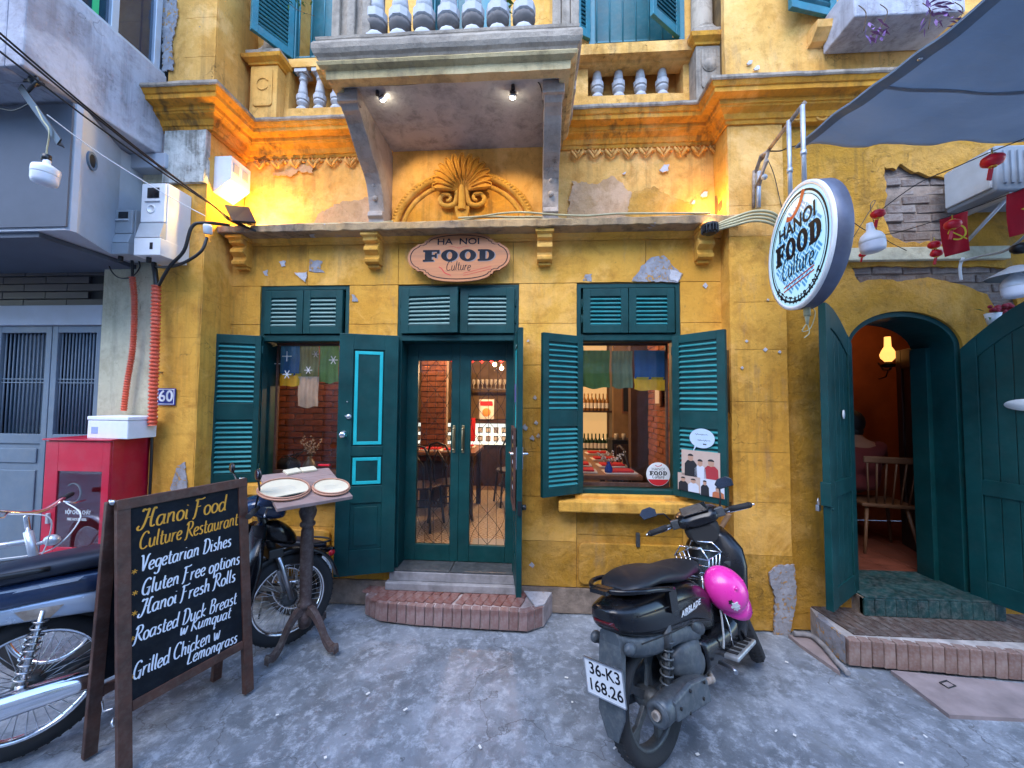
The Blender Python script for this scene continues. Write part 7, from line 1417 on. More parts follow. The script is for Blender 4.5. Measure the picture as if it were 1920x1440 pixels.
# plant pot by the right door, upper window, ledge and planter with trailing purple plants
M['leaf_p'] = flat('purple_leaf', (.16, .07, .22), .6); M['leaf_g'] = flat('green_leaf', (.06, .16, .03), .6)
def foliage(par, c, n, sp, mat, seed, L=.05, down=.2):
    rr = random.Random(seed)
    for i in range(n):
        p = Vector(c)+Vector((rr.uniform(-sp[0], sp[0]), rr.uniform(-sp[1], sp[1]), rr.uniform(-sp[2], sp[2]))); d = Vector((rr.uniform(-1, 1), rr.uniform(-1, .2), rr.uniform(-1, .6)-down)).normalized(); s_ = d.cross(Vector((0, 0, 1))).normalized()*L*.16; m_ = MB()
        e = p+d*L; mid = p+d*L*.5+Vector((0, 0, .006)); m_.rings([[tuple(p), tuple(p+Vector((0, 0, .001)))], [tuple(mid-s_), tuple(mid+s_)], [tuple(e), tuple(e+Vector((0, 0, .001)))]], caps=False, ring_closed=False); m_.sm = [False]*len(m_.sm)
        o = obj('leaf', m_, M[mat], par); o.data.materials[0] = M[mat]
pl = thing('planter_box', 'weathered planter with trailing purple leaves below the upper right window', 'planter', tuple(W(1700, 20, 2.8))); a_ = W(1602, 24, 2.75); b_ = W(1812, 24, 2.75)
m_ = MB(); m_.bx(a_.x, b_.x, 2.75, 3.05, a_.z-.03, a_.z+.25); obj('planter_trough', rough(m_, .004), M['concrete_wall'], pl, bevel=.01)
foliage(pl, W(1640, 55, 2.70), 22, (.06, .03, .06), 'leaf_p', 4, .07, .8); foliage(pl, W(1765, 20, 2.70), 34, (.10, .03, .10), 'leaf_p', 5, .07, .6)
m_ = MB(); 
for k, (px, py) in enumerate(((1610, 10), (1650, 8), (1730, 6), (1790, 4))): p = W(px, py, 2.73); m_.tube(crom([tuple(p), tuple(p+Vector((.03, -.02, -.08))), tuple(p+Vector((.02-.04*(k % 2), -.01, -.20)))], 5), .003, 4)
obj('stem', m_, M['twig'], pl)
m_ = MB(); a_ = W(1532, 50, 2.95); b_ = W(1612, 60, 2.95); m_.sweep([(a_.x, 3.06), (b_.x+.9, 3.06)], [(-.02, a_.z-.08), (.05, a_.z-.06), (.11, a_.z+.0), (.12, a_.z+.05), (-.02, a_.z+.06)]); obj('window_ledge', rough(m_, .003), M['yellow_up'], house)
a_ = W(1475, 26, 2.98); b_ = W(1572, 18, 2.98); shutter('upper_shutter', (b_.x+.02, 3.04), (a_.x, 2.94), a_.z, a_.z+1.2, [(a_.z+.06, a_.z+1.1, 22)], house, 'teal_up', 'teal_up', st=.06)
vn = thing('balcony_vine', 'small green vine on the bars of the upper left window', 'plant', tuple(W(560, 20, 3.2))); foliage(vn, W(560, 12, 3.22), 14, (.10, .02, .05), 'leaf_g', 6, .05, 0); m_ = MB(); m_.tube(crom([tuple(W(590, 30, 3.25)), tuple(W(560, 20, 3.22)), tuple(W(545, 8, 3.2))], 5), .003, 4); obj('stem', m_, M['twig'], vn)
vn = thing('balcony_plant', 'bright green plant behind the balcony balusters', 'plant', tuple(W(960, 10, 2.9))); foliage(vn, W(955, 10, 2.9), 30, (.10, .06, .12), 'leaf_g', 8, .09, -.3); m_ = MB(); q = W(955, 10, 2.9); m_.lathe([(.09, 0), (.12, .2)], 14, T(q.x, q.y, BZ+.28)); obj('pot', m_, M['slate'], vn)
pt_ = thing('hanging_flower_pot', 'small white pot of red flowers above the right arched door leaf', 'plant pot', tuple(W(1862, 590, 3.0))); q = W(1862, 598, 3.0); m_ = MB(); m_.lathe([(.03, -.04), (.045, .04)], 12, T(*q)); obj('pot', m_, M['white_pl'], pt_); m_ = MB(); rr = random.Random(2)
for k in range(24): m_.ball(q+Vector((rr.uniform(-.03, .11), rr.uniform(-.03, .03), rr.uniform(.03, .10))), rr.uniform(.012, .022), n=5)
o = obj('red_blossom', m_, flat('red_blossom', (.30, .01, .03), .7), pt_); o['kind'] = 'stuff'; foliage(pt_, q+Vector((.04, 0, .06)), 14, (.08, .03, .03), 'leaf_g', 12, .06)
# pipe and litter on the ground at the right
cable([G(1488, 1188, .03), G(1520, 1192, .03), G(1545, 1212, .03), G(1568, 1240, .025), G(1590, 1262, .02)], .018, 'kerb', 'pale pipe bending along the ground beside the long brick step', 'ground_pipe', 6, cat='pipe')
M['pinkcem'] = pm('pinkish_cement_patch', (.27, .215, .21), .8, var=.25, vs=6, bump=.4, pos='world'); M['ground2'] = M['pinkcem']
m_ = MB(); P = [G(1670, 1258), G(1935, 1285), G(1935, 1350), G(1780, 1342), G(1700, 1280)]; m_.rings([[(p.x, p.y, -.02) for p in P], [(p.x, p.y, .006) for p in P]], sm=False); struct('cement_patch', m_, M['pinkcem'])
m_ = MB(); P = [G(1478, 1192), G(1530, 1195), G(1560, 1240), G(1575, 1262), G(1500, 1210)]; m_.rings([[(p.x, p.y, -.02) for p in P], [(p.x, p.y, .008) for p in P]], sm=False); struct('cement_patch', m_, M['pinkcem'])
m_ = MB(); m_.tube([G(1762, 1280, .01), G(1775, 1276, .012), G(1792, 1286, .01), G(1778, 1290, .01), G(1762, 1280, .01)], .004, 5); tag(obj('wire_loop', m_, M['black']), 'small black wire loop lying on the cement patch', 'litter')
rr = random.Random(5); 
for px, py in ((1475, 1241), (1062, 1270), (1073, 1316), (1308, 1414), (1735, 1380), (1455, 1370), (1490, 1378), (1842, 1342), (1690, 1430), (1153, 1402), (760, 1330), (900, 1400), (610, 1420), (690, 1300), (520, 1340)):
    q = G(px, py, .003); wh = 'left' if px < 700 else 'middle' if px < 1200 else 'right'; nr_ = {1241: 'just beyond the scooter front wheel', 1270: 'left of the scooter plate, farther of two', 1316: 'left of the scooter plate, nearer of two', 1414: 'beside the scooter muffler at the bottom', 1380: 'in front of the cement patch', 1370: 'of a close pair right of the scooter, left one', 1378: 'of a close pair right of the scooter, right one', 1342: 'on the cement patch edge at the right', 1430: 'at the bottom edge right of the scooter', 1402: 'left of the scooter rear tyre', 1330: 'below the brick doorstep', 1400: 'at the bottom edge in the middle', 1420: 'at the bottom edge right of the chalkboard', 1300: 'between pedestal table and doorstep', 1340: 'right of the chalkboard leg'}[py]; m_ = MB(); m_.cb((0, 0, 0), (rr.uniform(.010, .022), rr.uniform(.006, .012), .003), T(*q) @ Rot(rr.uniform(0, 180), 'Z')); tag(obj('litter_scrap', m_, M['paper']), 'tiny white scrap on the concrete '+nr_, 'litter', 'white scraps on the ground')
# ---------------------------------------------------------------- chalkboard
FR_ = G(467, 1290, 0); FL_ = G(226, 1466, 0); HB = 1.21
TL_ = G(218, 938, HB); TR_ = G(470, 897, HB)
RR_ = G(412, 1276, 0); RL_ = G(176, 1430, 0)
u = ((FR_-FL_).normalized()+(TR_-TL_).normalized()).normalized(); u.z = 0; u.normalize()
fm_ = (FL_+FR_)/2; tm_ = (TL_+TR_)/2; v = (tm_-fm_); v = (v-u*v.dot(u)); LB = v.length; v.normalize(); n = u.cross(v).normalized()
wB = ((FR_-FL_).length+(TR_-TL_).length)/2; oB = fm_-u*wB/2
Mb = Matrix.Identity(4); Mb.col[0][:3] = u; Mb.col[1][:3] = v; Mb.col[2][:3] = n; Mb.col[3][:3] = oB
cbd = thing('menu_chalkboard', 'wooden A-frame chalkboard with the hand lettered restaurant menu', 'chalkboard', None, Mb)
lw = .05
for x in (0, wB-lw): m_ = MB(); m_.bx(x, x+lw, 0, LB, -.016, .016); obj('leg', m_, M['wood'], cbd, local=True, bevel=.003)
yb0 = LB*.245
m_ = MB(); m_.bx(lw*.0, wB, LB-.045, LB+.004, -.018, .020); obj('top_rail', m_, M['wood'], cbd, local=True, bevel=.003); m_ = MB(); m_.bx(lw+.0005, wB-lw-.0005, yb0-.045, yb0, -.014, .014); obj('bottom_rail', m_, M['wood'], cbd, local=True, bevel=.003)
M['slateboard'] = pm('chalkboard_black', (.004, .007, .012), .7, var=.5, vs=5, dust=.03, spec=.2)
m_ = MB(); m_.bx(lw-.001, wB-lw+.001, yb0-.001, LB-.044, -.006, .006); obj('board', m_, M['slateboard'], cbd, local=True)
# rear frame
rb = (RR_+RL_)/2; rv = tm_-rb; rv = rv-u*rv.dot(u); LR = rv.length; rv.normalize(); rn = u.cross(rv).normalized(); Mr2 = Matrix.Identity(4); Mr2.col[0][:3] = u; Mr2.col[1][:3] = rv; Mr2.col[2][:3] = rn; Mr2.col[3][:3] = rb-u*wB/2-rn*.045
for x in (0, wB-lw): m_ = MB(); m_.bx(x, x+lw, 0, LR-.01, -.014, .014, Mr2); obj('leg', m_, M['wood'], cbd, bevel=.003)
m_ = MB(); m_.bx(lw, wB-lw, LR*.22, LR*.22+.045, -.012, .012, Mr2); obj('bottom_rail', m_, M['wood'], cbd, bevel=.003); m_ = MB(); m_.bx(lw, wB-lw, LR*.28, LR-.05, -.005, .005, Mr2); obj('board', m_, M['slateboard'], cbd)
for x in (.0, wB): m_ = MB(); m_.tube([(x, LB-.01, -.02), (x, LB+.004, -.045), (x, LB-.02, -.06)], .007, 8); m_.ball((x, LB-.005, -.02), .014, n=10); obj('hinge', m_, M['steel'], cbd, local=True)
for x in (.0,): m_ = MB(); m_.tube([(x-.008, yb0-.03, .0), (x-.02, yb0-.045, .01), (x-.018, yb0-.06, .02)], .005, 6); m_.tube([(x-.002, yb0-.0, -.02), (x-.02, yb0-.01, -.06), (x-.01, yb0+.02, -.1)], .004, 6); obj('hook', m_, M['steel'], cbd, local=True)
M['chalk_w'] = flat('white_paint_marker', (.72, .76, .84), .7); M['chalk_y'] = flat('yellow_paint_marker', (.72, .34, .03), .7)
inv = Mb.inverted()
def onboard(px, py): q = onplane(px, py, oB+n*.0062, n); l = inv @ q; return l.x, l.y
for s, p0, p1, hpx, mt, wgt in (('Hanoi Food', (262, 992), (424, 956), 40, 'chalk_y', .95), ('Culture Restaurant', (260, 1031), (446, 984), 35, 'chalk_y', .95), ('Vegetarian Dishes', (262, 1072), (433, 1024), 33, 'chalk_w', 1.05), ('Gluten Free options', (264, 1117), (449, 1057), 33, 'chalk_w', 1.05), ('Hanoi Fresh Rolls', (262, 1156), (441, 1090), 33, 'chalk_w', 1.05), ('Roasted Duck Breast', (250, 1207), (443, 1132), 33, 'chalk_w', 1.0), ('w Kumquat', (336, 1192), (432, 1158), 27, 'chalk_w', 1.1), ('Grilled Chicken w', (248, 1276), (412, 1196), 34, 'chalk_w', 1.05), ('Lemongrass', (350, 1246), (444, 1204), 28, 'chalk_w', 1.1)):
    a_ = Vector(onboard(*p0)); b_ = Vector(onboard(*p1)); dd = b_-a_; ang = math.atan2(dd.y, dd.x); top = Vector(onboard(p0[0], p0[1]-hpx))
    m_ = MB(); hand(m_, s, T(a_.x, a_.y, .0063) @ Matrix.Rotation(ang, 4, 'Z'), dd.length, abs(top.y-a_.y)*.88, wgt*.98); obj('painted_line', m_, M[mt], cbd, local=True)
for px, py in ((252, 1072), (253, 1112), (252, 1150), (248, 1198), (246, 1270)):
    a_ = onboard(px, py); m_ = MB()
    for k in range(3): m_.bx(-.011, .011, -.0016, .0016, 0, .0008, T(a_[0], a_[1], .0063) @ Matrix.Rotation(rad(60*k+15), 4, 'Z'))
    obj('painted_star', m_, M['chalk_y'], cbd, local=True)
# ---------------------------------------------------------------- pedestal table with trays
bc = G(570, 1207, 0); ta = thing('pedestal_table', 'tall turned wooden pedestal stand with three curved feet and a tilted top', 'table', (bc.x, bc.y, 0))
M['twood'] = pm('worn_pedestal_wood', (.07, .042, .038), .55, var=.4, vs=10, bump=.35, bs=30, stretch=(1, 1, .15), dust=.3)
hT = 1.0; m_ = MB(); m_.lathe([(.042, .13), (.045, .20), (.034, .22), (.036, .25), (.052, .262), (.05, .285), (.036, .30), (.038, .34), (.041, .50), (.043, .70), (.040, .78), (.034, .80), (.050, .815), (.050, .83), (.036, .845), (.052, .88), (.058, .91), (.048, .945), (.034, .965), (.045, .975), (.04, hT+.03)], 24, T(0, 0, 0)); m_.lathe([(.0001, .11), (.03, .115), (.042, .13)], 16); obj('column', m_, M['twood'], ta, local=True)
for tgt in (G(503, 1250, 0), G(627, 1228, 0), Vector((bc.x-.02, bc.y+.27, 0))):
    d = (tgt-bc); d.z = 0; L = d.length; d.normalize(); P = [(0, .24), (.25*L, .235), (.5*L, .17), (.72*L, .075), (.9*L, .04), (1.02*L, .05), (1.06*L, .03)]; P = crom(P, 4); rs = []
    sd_ = Vector((-d.y, d.x, 0))
    for i, (r_, z_) in enumerate(P):
        w_ = .020; hh = .03*(1-.45*i/len(P)); c_ = d*r_; rs.append([tuple(c_+sd_*w_+Vector((0, 0, z_+hh))), tuple(c_-sd_*w_+Vector((0, 0, z_+hh))), tuple(c_-sd_*w_+Vector((0, 0, max(.002, z_-hh)))), tuple(c_+sd_*w_+Vector((0, 0, max(.002, z_-hh))))])
    m_ = MB(); m_.rings(rs, sm=False); obj('foot', m_, M['twood'], ta, local=True, bevel=.006)
zf, zr = 1.045, 1.175
cn = [G(512, 955, zf), G(655, 931, zf), G(622, 876, zr), G(493, 890, zr)]
cT = sum(cn, Vector())/4; uT = ((cn[1]-cn[0]).normalized()+(cn[2]-cn[3]).normalized()).normalized(); vT = (cn[3]+cn[2]-cn[0]-cn[1])/2; vT = vT-uT*vT.dot(uT); dT = vT.length; vT.normalize(); wT = ((cn[1]-cn[0]).length+(cn[2]-cn[3]).length)/2; nT = uT.cross(vT)
MT = Matrix.Identity(4); MT.col[0][:3] = uT; MT.col[1][:3] = vT; MT.col[2][:3] = nT; MT.col[3][:3] = cT
m_ = MB(); 
for k in range(4): pass
nb_ = 4
for k in range(nb_): m_ = MB(); a_ = -wT/2+wT*k/nb_; m_.bx(-wT/2, wT/2, -dT/2+dT*k/nb_+.001, -dT/2+dT*(k+1)/nb_-.001, -.024, 0, MT); obj('top_board', m_, M['wood_top'], ta, bevel=.003)
m_ = MB(); m_.bx(-.05, .05, -dT*.4, dT*.4, -.05, -.0245, MT); obj('batten', m_, M['twood'], ta, bevel=.003)
M['bamboo_red'] = flat('reddish_bamboo_rim', (.52, .26, .17), .6); M['menu_paper'] = pm('cream_menu_card', (.66, .58, .42), .8, var=.10, vs=4)
for i, (px, py, rx, lab, cut) in enumerate(((533, 921, .148, 'larger round bamboo tray with a cream menu card inside, left on the pedestal table', 1), (621, 917, .116, 'smaller round tray filled by a cream card, right on the pedestal table', 0))):
    q = onplane(px, py, cT, nT); Mt_ = MT.copy(); Mt_.col[3][:3] = q+nT*.004; t = thing('bamboo_tray', lab, 'tray', None, Mt_)
    m_ = MB(); m_.tube([(rx*math.cos(a_), rx*math.sin(a_), .010) for a_ in [2*math.pi*k/40 for k in range(40)]], .0065, 6, closed=True); m_.tube([(rx*.97*math.cos(a_), rx*.97*math.sin(a_), .022) for a_ in [2*math.pi*k/40 for k in range(40)]], .004, 6, closed=True); obj('tray_rim', m_, M['bamboo_red'], t, local=True)
    m_ = MB(); m_.lathe([(rx*.97, .001), (rx*.95, .004), (.0001, .004)], 32, caps=False); obj('tray_base', m_, M['blackm'], t, local=True)
    lp = [(rx*.93*math.cos(a_), max(rx*.93*math.sin(a_), -rx*.62+rx*.10*math.cos(a_*1)) if cut else rx*.96*math.sin(a_)) for a_ in [2*math.pi*k/40 for k in range(40)]]
    m_ = MB(); m_.rings([[(x, y, .010) for x, y in lp], [(x, y, .016) for x, y in lp]], sm=False); obj('menu_card', m_, M['menu_paper'], t, local=True)
    m_ = MB(); rr = random.Random(i)
    for k in range(5): m_.bx(-rx*.55+rr.uniform(0, .02), rx*.55-rr.uniform(0, .05), rx*(.18-.12*k), rx*(.18-.12*k)+.0022, .0162, .0166)
    obj('faint_print', m_, M['greyp'] if 'greyp' in M else flat('faint_grey_print', (.50, .47, .42), .8), t, local=True)
for i, (px, py, a_) in enumerate(((548, 886, 12), (578, 882, 3))):
    q = onplane(px, py, cT, nT); Mt_ = MT.copy(); Mt_.col[3][:3] = q+nT*.002; m_ = MB(); m_.bx(-.05, .05, -.035, .035, 0, .014, Mt_ @ Rot(a_, 'Z')); t = obj('folded_card', m_, M['menu_paper'], None, bevel=.002); tag(t, ['left folded cream card at the back of the pedestal table', 'right folded cream card at the back of the pedestal table'][i], 'card')
q = onplane(608, 874, cT, nT); m_ = MB(); m_.bx(-.045, .045, -.012, .012, 0, .012, T(*(q+Vector((0, 0, .002)))) @ Rot(-4, 'Z')); tag(obj('red_card_box', m_, M['lantern_red'], None, bevel=.002), 'small red flat box at the far corner of the pedestal table', 'box')
# ---------------------------------------------------------------- two-wheelers
def se(x, yc, zc, hw, hh, p=2.6, n=22, tilt=0):
    out = []
    for i in range(n):
        t_ = 2*math.pi*i/n; c_, s_ = math.cos(t_), math.sin(t_); y = math.copysign(abs(c_)**(2/p), c_)*hw; z = math.copysign(abs(s_)**(2/p), s_)*hh
        out.append((x+tilt*z, yc+y, zc+z))
    return out
def loft(mb, secs, p=2.6, Mx=None, n=22, k=3, tilt=0):
    S = crom([tuple(s) for s in secs], k); return mb.rings([se(s[0], s[1], s[2], s[3], s[4], p, n, tilt) for s in S], Mx)
def wheel(par, c, R, tw, mrim, Mx=None, spokes=0, alloy=5, tread=True):
    Mq = (Mx or Matrix.Identity(4)) @ T(*c) @ Rot(90, 'X')
    pr = [(R-.075, -tw*.55), (R-.05, -tw*.95), (R-.022, -tw), (R-.006, -tw*.6), (R, 0), (R-.006, tw*.6), (R-.022, tw), (R-.05, tw*.95), (R-.075, tw*.55)]
    w_ = bpy.data.objects.new('wheel', None); link(w_, par); TM[w_.name] = TM[par.name].copy()
    m_ = MB(); m_.lathe(pr, 48, Mq, caps=False); 
    if tread:
        for i in range(52):
            a_ = 2*math.pi*i/52
            for s_ in (-1, 1): m_.bx(R-.012, R-.0012, s_*tw*.12, s_*tw*.55, -.005, .005, Mq @ Matrix.Rotation(a_, 4, 'Z') @ Rot(90, 'X') @ T(0, 0, 0))
    obj('tyre', m_, M['rubber'], w_, local=True)
    m_ = MB(); m_.lathe([(R-.085, -tw*.5), (R-.070, -tw*.62), (R-.066, -tw*.5), (R-.078, 0), (R-.066, tw*.5), (R-.070, tw*.62), (R-.085, tw*.5), (R-.088, 0), (R-.085, -tw*.5)], 48, Mq, caps=False); obj('rim', m_, mrim, w_, local=True)
    if spokes:
        m_ = MB()
        for i in range(spokes):
            a_ = 2*math.pi*i/spokes; b_ = a_+(.35 if i % 2 else -.35); s_ = 1 if (i//2) % 2 else -1
            m_.tube([(.03*math.cos(b_), .03*math.sin(b_), s_*.03), ((R-.08)*math.cos(a_), (R-.08)*math.sin(a_), 0)], .0018, 4, Mq)
        o = obj('spokes', m_, M['steel'], w_, local=True)
    else:
        for i in range(alloy):
            a_ = 2*math.pi*i/alloy; m_ = MB(); m_.rings([[(.02, -.022, -.012), (.02, .022, -.012), (.02, .022, .012), (.02, -.022, .012)], [(R*.5, -.016, -.012), (R*.5, .016, -.012), (R*.5, .016, .010), (R*.5, -.016, .010)], [(R-.075, -.045, -.014), (R-.075, .045, -.014), (R-.075, .045, .012), (R-.075, -.045, .012)]], Mq @ Matrix.Rotation(a_, 4, 'Z'), sm=False); obj('rim_spoke', m_, mrim, w_, local=True, bevel=.004)
    m_ = MB(); m_.lathe([(.03, -tw-.01), (.045, -tw), (.055, -.02), (.055, .02), (.045, tw), (.03, tw+.01)], 20, Mq); m_.lathe([(.010, -tw-.035), (.010, tw+.035)], 8, Mq); obj('hub', m_, M['dkgrey'], w_, local=True)
    return w_
M['dark_red'] = flat('dark_red_lens', (.07, .004, .008), .2)
M['mirror'] = pm('mirror_glass', (.10, .12, .16), .12, .9, var=.1, bump=.01)
M['dkgrey'] = pm('dark_grey_metal', (.06, .065, .07), .5, .4, var=.3, vs=12, dust=.2); M['gloss_black'] = pm('gloss_black_paint', (.004, .004, .006), .25, var=.3, vs=4, bump=.02, coat=.15, dust=.02, spec=.4); M['matgrey'] = pm('matt_grey_plastic', (.05, .062, .075), .5, var=.25, vs=8, dust=.25); M['seat'] = pm('black_seat_vinyl', (.008, .009, .013), .5, var=.2, vs=10, bump=.15, bs=120); M['excan'] = pm('dusty_grey_exhaust', (.075, .085, .095), .45, .5, var=.35, vs=10, dust=.3); M['footm'] = pm('scuffed_alloy_step', (.42, .44, .46), .4, .7, var=.3, vs=14)
ra_ = G(1222, 1437, 0); fa_ = G(1408, 1228, 0); hd = math.atan2((fa_-ra_).y, (fa_-ra_).x)
Ms_ = T(ra_.x+.045*math.cos(hd), ra_.y+.045*math.sin(hd), 0) @ Matrix.Rotation(hd, 4, 'Z') @ Rot(-9.5, 'X') @ Matrix.Scale(.95, 4)
s = thing('scooter', 'black and grey scooter parked on the alley with plate 36-K3 168.26', 'scooter', None, Ms_)
L_ = dict(local=True); WB = 1.21
wheel(s, (0, 0, .285), .285, .052, M['dkgrey'])
o = lambda nm, m_, mt, **k: obj(nm, m_, M[mt], s, local=True, **k)
m_ = MB(); loft(m_, [(-.42, 0, .765, .04, .02), (-.37, 0, .74, .09, .06), (-.20, 0, .715, .13, .09), (.05, 0, .685, .155, .115), (.30, 0, .65, .16, .135), (.50, 0, .58, .15, .14), (.60, 0, .52, .12, .12)], 3.0); o('rear_body', m_, 'gloss_black')
m_ = MB(); loft(m_, [(-.37, 0, .64, .055, .045), (-.25, 0, .60, .10, .055), (-.05, 0, .57, .125, .06), (.15, 0, .56, .15, .06), (.35, 0, .50, .15, .05)], 3.4); o('side_panel', m_, 'matgrey')
m_ = MB(); loft(m_, [(-.24, 0, .838, .07, .018), (-.14, 0, .85, .125, .03), (.05, 0, .855, .145, .036), (.20, 0, .83, .14, .045), (.32, 0, .80, .135, .04), (.50, 0, .785, .10, .045), (.64, 0, .75, .06, .045), (.68, 0, .72, .03, .03)], 2.6); o('seat', m_, 'seat')
m_ = MB(); m_.tube(crom([(.12, -.165, .80), (-.02, -.17, .835), (-.20, -.15, .855), (-.34, -.09, .865), (-.39, 0, .868), (-.34, .09, .865), (-.20, .15, .855), (-.02, .17, .835), (.12, .165, .80)], 5), .013, 8); m_.bx(-.43, -.33, -.05, .05, .858, .878); m_.bx(.06, .13, -.175, -.15, .70, .80); m_.bx(.06, .13, .15, .175, .70, .80); o('grab_rail', m_, 'gloss_black')
m_ = MB(); m_.rings([[(-.385, -.07, .70), (-.385, .07, .70), (-.35, .085, .70), (-.35, -.085, .70)], [(-.43, -.045, .73), (-.43, .045, .73), (-.36, .09, .75), (-.36, -.09, .75)]], sm=False); o('tail_light', m_, 'dark_red', bevel=.006)
m_ = MB(); loft(m_, [(-.33, 0, .64, .05, .05), (-.38, 0, .56, .055, .025)], 3); m_.rings([[(-.30, -.07, .66), (-.30, .07, .66), (-.36, .06, .66), (-.36, -.06, .66)], [(-.37, -.075, .52), (-.37, .075, .52), (-.40, .07, .52), (-.40, -.07, .52)], [(-.44, -.075, .34), (-.44, .075, .34), (-.455, .07, .34), (-.455, -.07, .34)], [(-.46, -.03, .24), (-.46, .03, .24), (-.468, .03, .24), (-.468, -.03, .24)]], sm=False); o('rear_mudguard', m_, 'matgrey', bevel=.004)
for sy in (-1, 1): m_ = MB(); m_.ball((-.34, sy*.10, .62), .04, n=12, sq=(1.3, .6, .7)); m_.tube([(-.33, sy*.05, .60), (-.34, sy*.10, .60)], .01, 6); o('indicator', m_, 'matgrey')
m_ = MB(); q = (-.425, 0, .46); Mp = T(-.335, -.018, .50) @ Rot(9, 'Z') @ Rot(-8, 'Y') @ Rot(5, 'X') @ Matrix.Diagonal((1, .98, 1.16, 1)); m_.bx(-.003, .003, -.098, .098, -.072, .072, Mp); pl_ = o('number_plate', m_, 'white_pl')
m_ = MB(); 
for a_ in ((-.1, .1, .070, .0745), (-.1, .1, -.0745, -.070)): m_.bx(-.0055, .0035, a_[0], a_[1], a_[2], a_[3], Mp)
for a_ in (-.1, .0965): m_.bx(-.0055, .0035, a_, a_+.0035, -.0745, .0745, Mp)
o('plate_edge', m_, 'steel')
Mt_ = Ms_ @ Mp @ face_mat((-.0036, 0, 0), (0, -1, 0), (-1, 0, 0))
put_mesh('plate_characters', text_mesh('36-K3', .068, M['navy'], .0004, offset=.012, sx=.98), Mt_ @ T(.005, .034, 0), s); put_mesh('plate_characters', text_mesh('168.26', .068, M['navy'], .0004, offset=.012, sx=.98), Mt_ @ T(0, -.033, 0), s)
# engine, swing arm, exhaust, shock
m_ = MB(); loft(m_, [(-.08, .09, .30, .03, .05), (.10, .09, .30, .04, .085), (.35, .07, .32, .055, .09), (.52, .03, .36, .08, .08)], 3); o('transmission_case', m_, 'excan')
m_ = MB(); loft(m_, [(.10, -.09, .42, .02, .04), (.18, -.10, .42, .05, .085), (.30, -.10, .40, .06, .095), (.38, -.09, .40, .03, .06)], 3.4); o('air_filter_box', m_, 'matgrey')
m_ = MB(); m_.lathe([(.05, 0), (.062, .01), (.065, .06), (.055, .09), (.02, .10)], 20, T(.30, -.06, .37) @ Rot(90, 'X')); m_.lathe([(.035, 0), (.045, .08), (.04, .14)], 16, T(.40, -.12, .50) @ Rot(-60, 'Y')); m_.bx(.25, .50, -.10, .06, .24, .36); o('engine', m_, 'excan', bevel=.01)
m_ = MB(); loft(m_, [(-.175, -.165, .350, .020, .022), (-.165, -.165, .350, .050, .053), (-.10, -.165, .350, .054, .057), (.02, -.16, .335, .056, .060), (.22, -.15, .305, .048, .050), (.33, -.13, .265, .026, .028)], 2.4); ex_ = o('exhaust', m_, 'excan')
m_ = MB(); m_.lathe([(.060, .0), (.064, -.012), (.05, -.02), (.035, -.016), (.024, .004), (.0001, .006)], 22, T(-.168, -.165, .350) @ Rot(90, 'Y') @ Matrix.Scale(.87, 4), caps=False); o('exhaust_cap', m_, 'matgrey'); m_ = MB(); m_.lathe([(.02, 0), (.02, .02), (.014, .02), (.014, .0)], 12, T(-.192, -.165, .350) @ Rot(90, 'Y')); o('exhaust_tip', m_, 'rust')
m_ = MB(); m_.rings([[(-.11, -.222, .39), (-.11, -.226, .31), (-.11, -.21, .31), (-.11, -.20, .395)], [(.05, -.222, .40), (.05, -.228, .285), (.05, -.21, .285), (.05, -.20, .405)], [(.22, -.215, .36), (.22, -.222, .25), (.22, -.20, .25), (.22, -.19, .36)]], sm=False); o('heat_shield', m_, 'matgrey', bevel=.008)
for bx_, bz_ in ((-.07, .35), (.0, .30), (.03, .38), (.14, .30), (.17, .36)): m_ = MB(); m_.lathe([(.008, 0), (.008, .006), (.0001, .007)], 8, T(bx_, -.223, bz_) @ Rot(90, 'X')); o('bolt', m_, 'blackm')
for zz0, zz1, yy0_ in ((.745, .70, -.158), (.625, .585, -.160)): m_ = MB(); m_.tube(crom([(-.16, yy0_+.035, zz0), (.05, yy0_-.002, (zz0+zz1)/2+.008), (.30, yy0_-.006, zz1), (.48, yy0_+.012, zz1-.06)], 5), .0035, 5); o('panel_seam', m_, 'blackm')
m_ = MB(); m_.tube(crom([(.64, -.10, .70), (.62, -.15, .58), (.60, -.155, .42), (.58, -.15, .34)], 5), .006, 6); o('cable', m_, 'grey_pl')
m_ = MB(); m_.lathe([(.016, 0), (.016, .006), (.0001, .008)], 12, T(.60, -.115, .66) @ Rot(90, 'X')); o('chrome_plug', m_, 'chrome')
m_ = MB(); m_.tube([(.33, -.13, .26), (.45, -.12, .22), (.55, -.04, .22)], .018, 8); o('exhaust_pipe', m_, 'rust')
m_ = MB(); 
P = [(-.02+.075*k/60, -.125+.03*math.cos(2*math.pi*k/8.5), .34+.24*k/60+.0) for k in range(61)]; P = [(p[0]+.03*math.sin(2*math.pi*i/8.5), p[1], p[2]) for i, p in enumerate(P)]
m_.tube(P, .006, 6); o('shock_spring', m_, 'excan'); m_ = MB(); m_.tube([(-.03, -.125, .29), (.06, -.125, .62)], .017, 10); m_.tube([(.035, -.125, .54), (.06, -.125, .64)], .03, 10); o('shock_absorber', m_, 'dkgrey')
m_ = MB(); m_.bx(-.03, .03, -.14, -.08, .26, .32); m_.bx(.0, .14, -.10, -.07, .27, .31); o('axle_bracket', m_, 'dkgrey', bevel=.004)
put_mesh('side_lettering', text_mesh('AIRBLADE', .040, M['white_pl'], .0006, shear=.25, offset=.018, sx=1.15, spacing=1.05), Ms_ @ face_mat((.265, -.1665, .660), (1, 0, 0), (0, -1, -.06)), s)
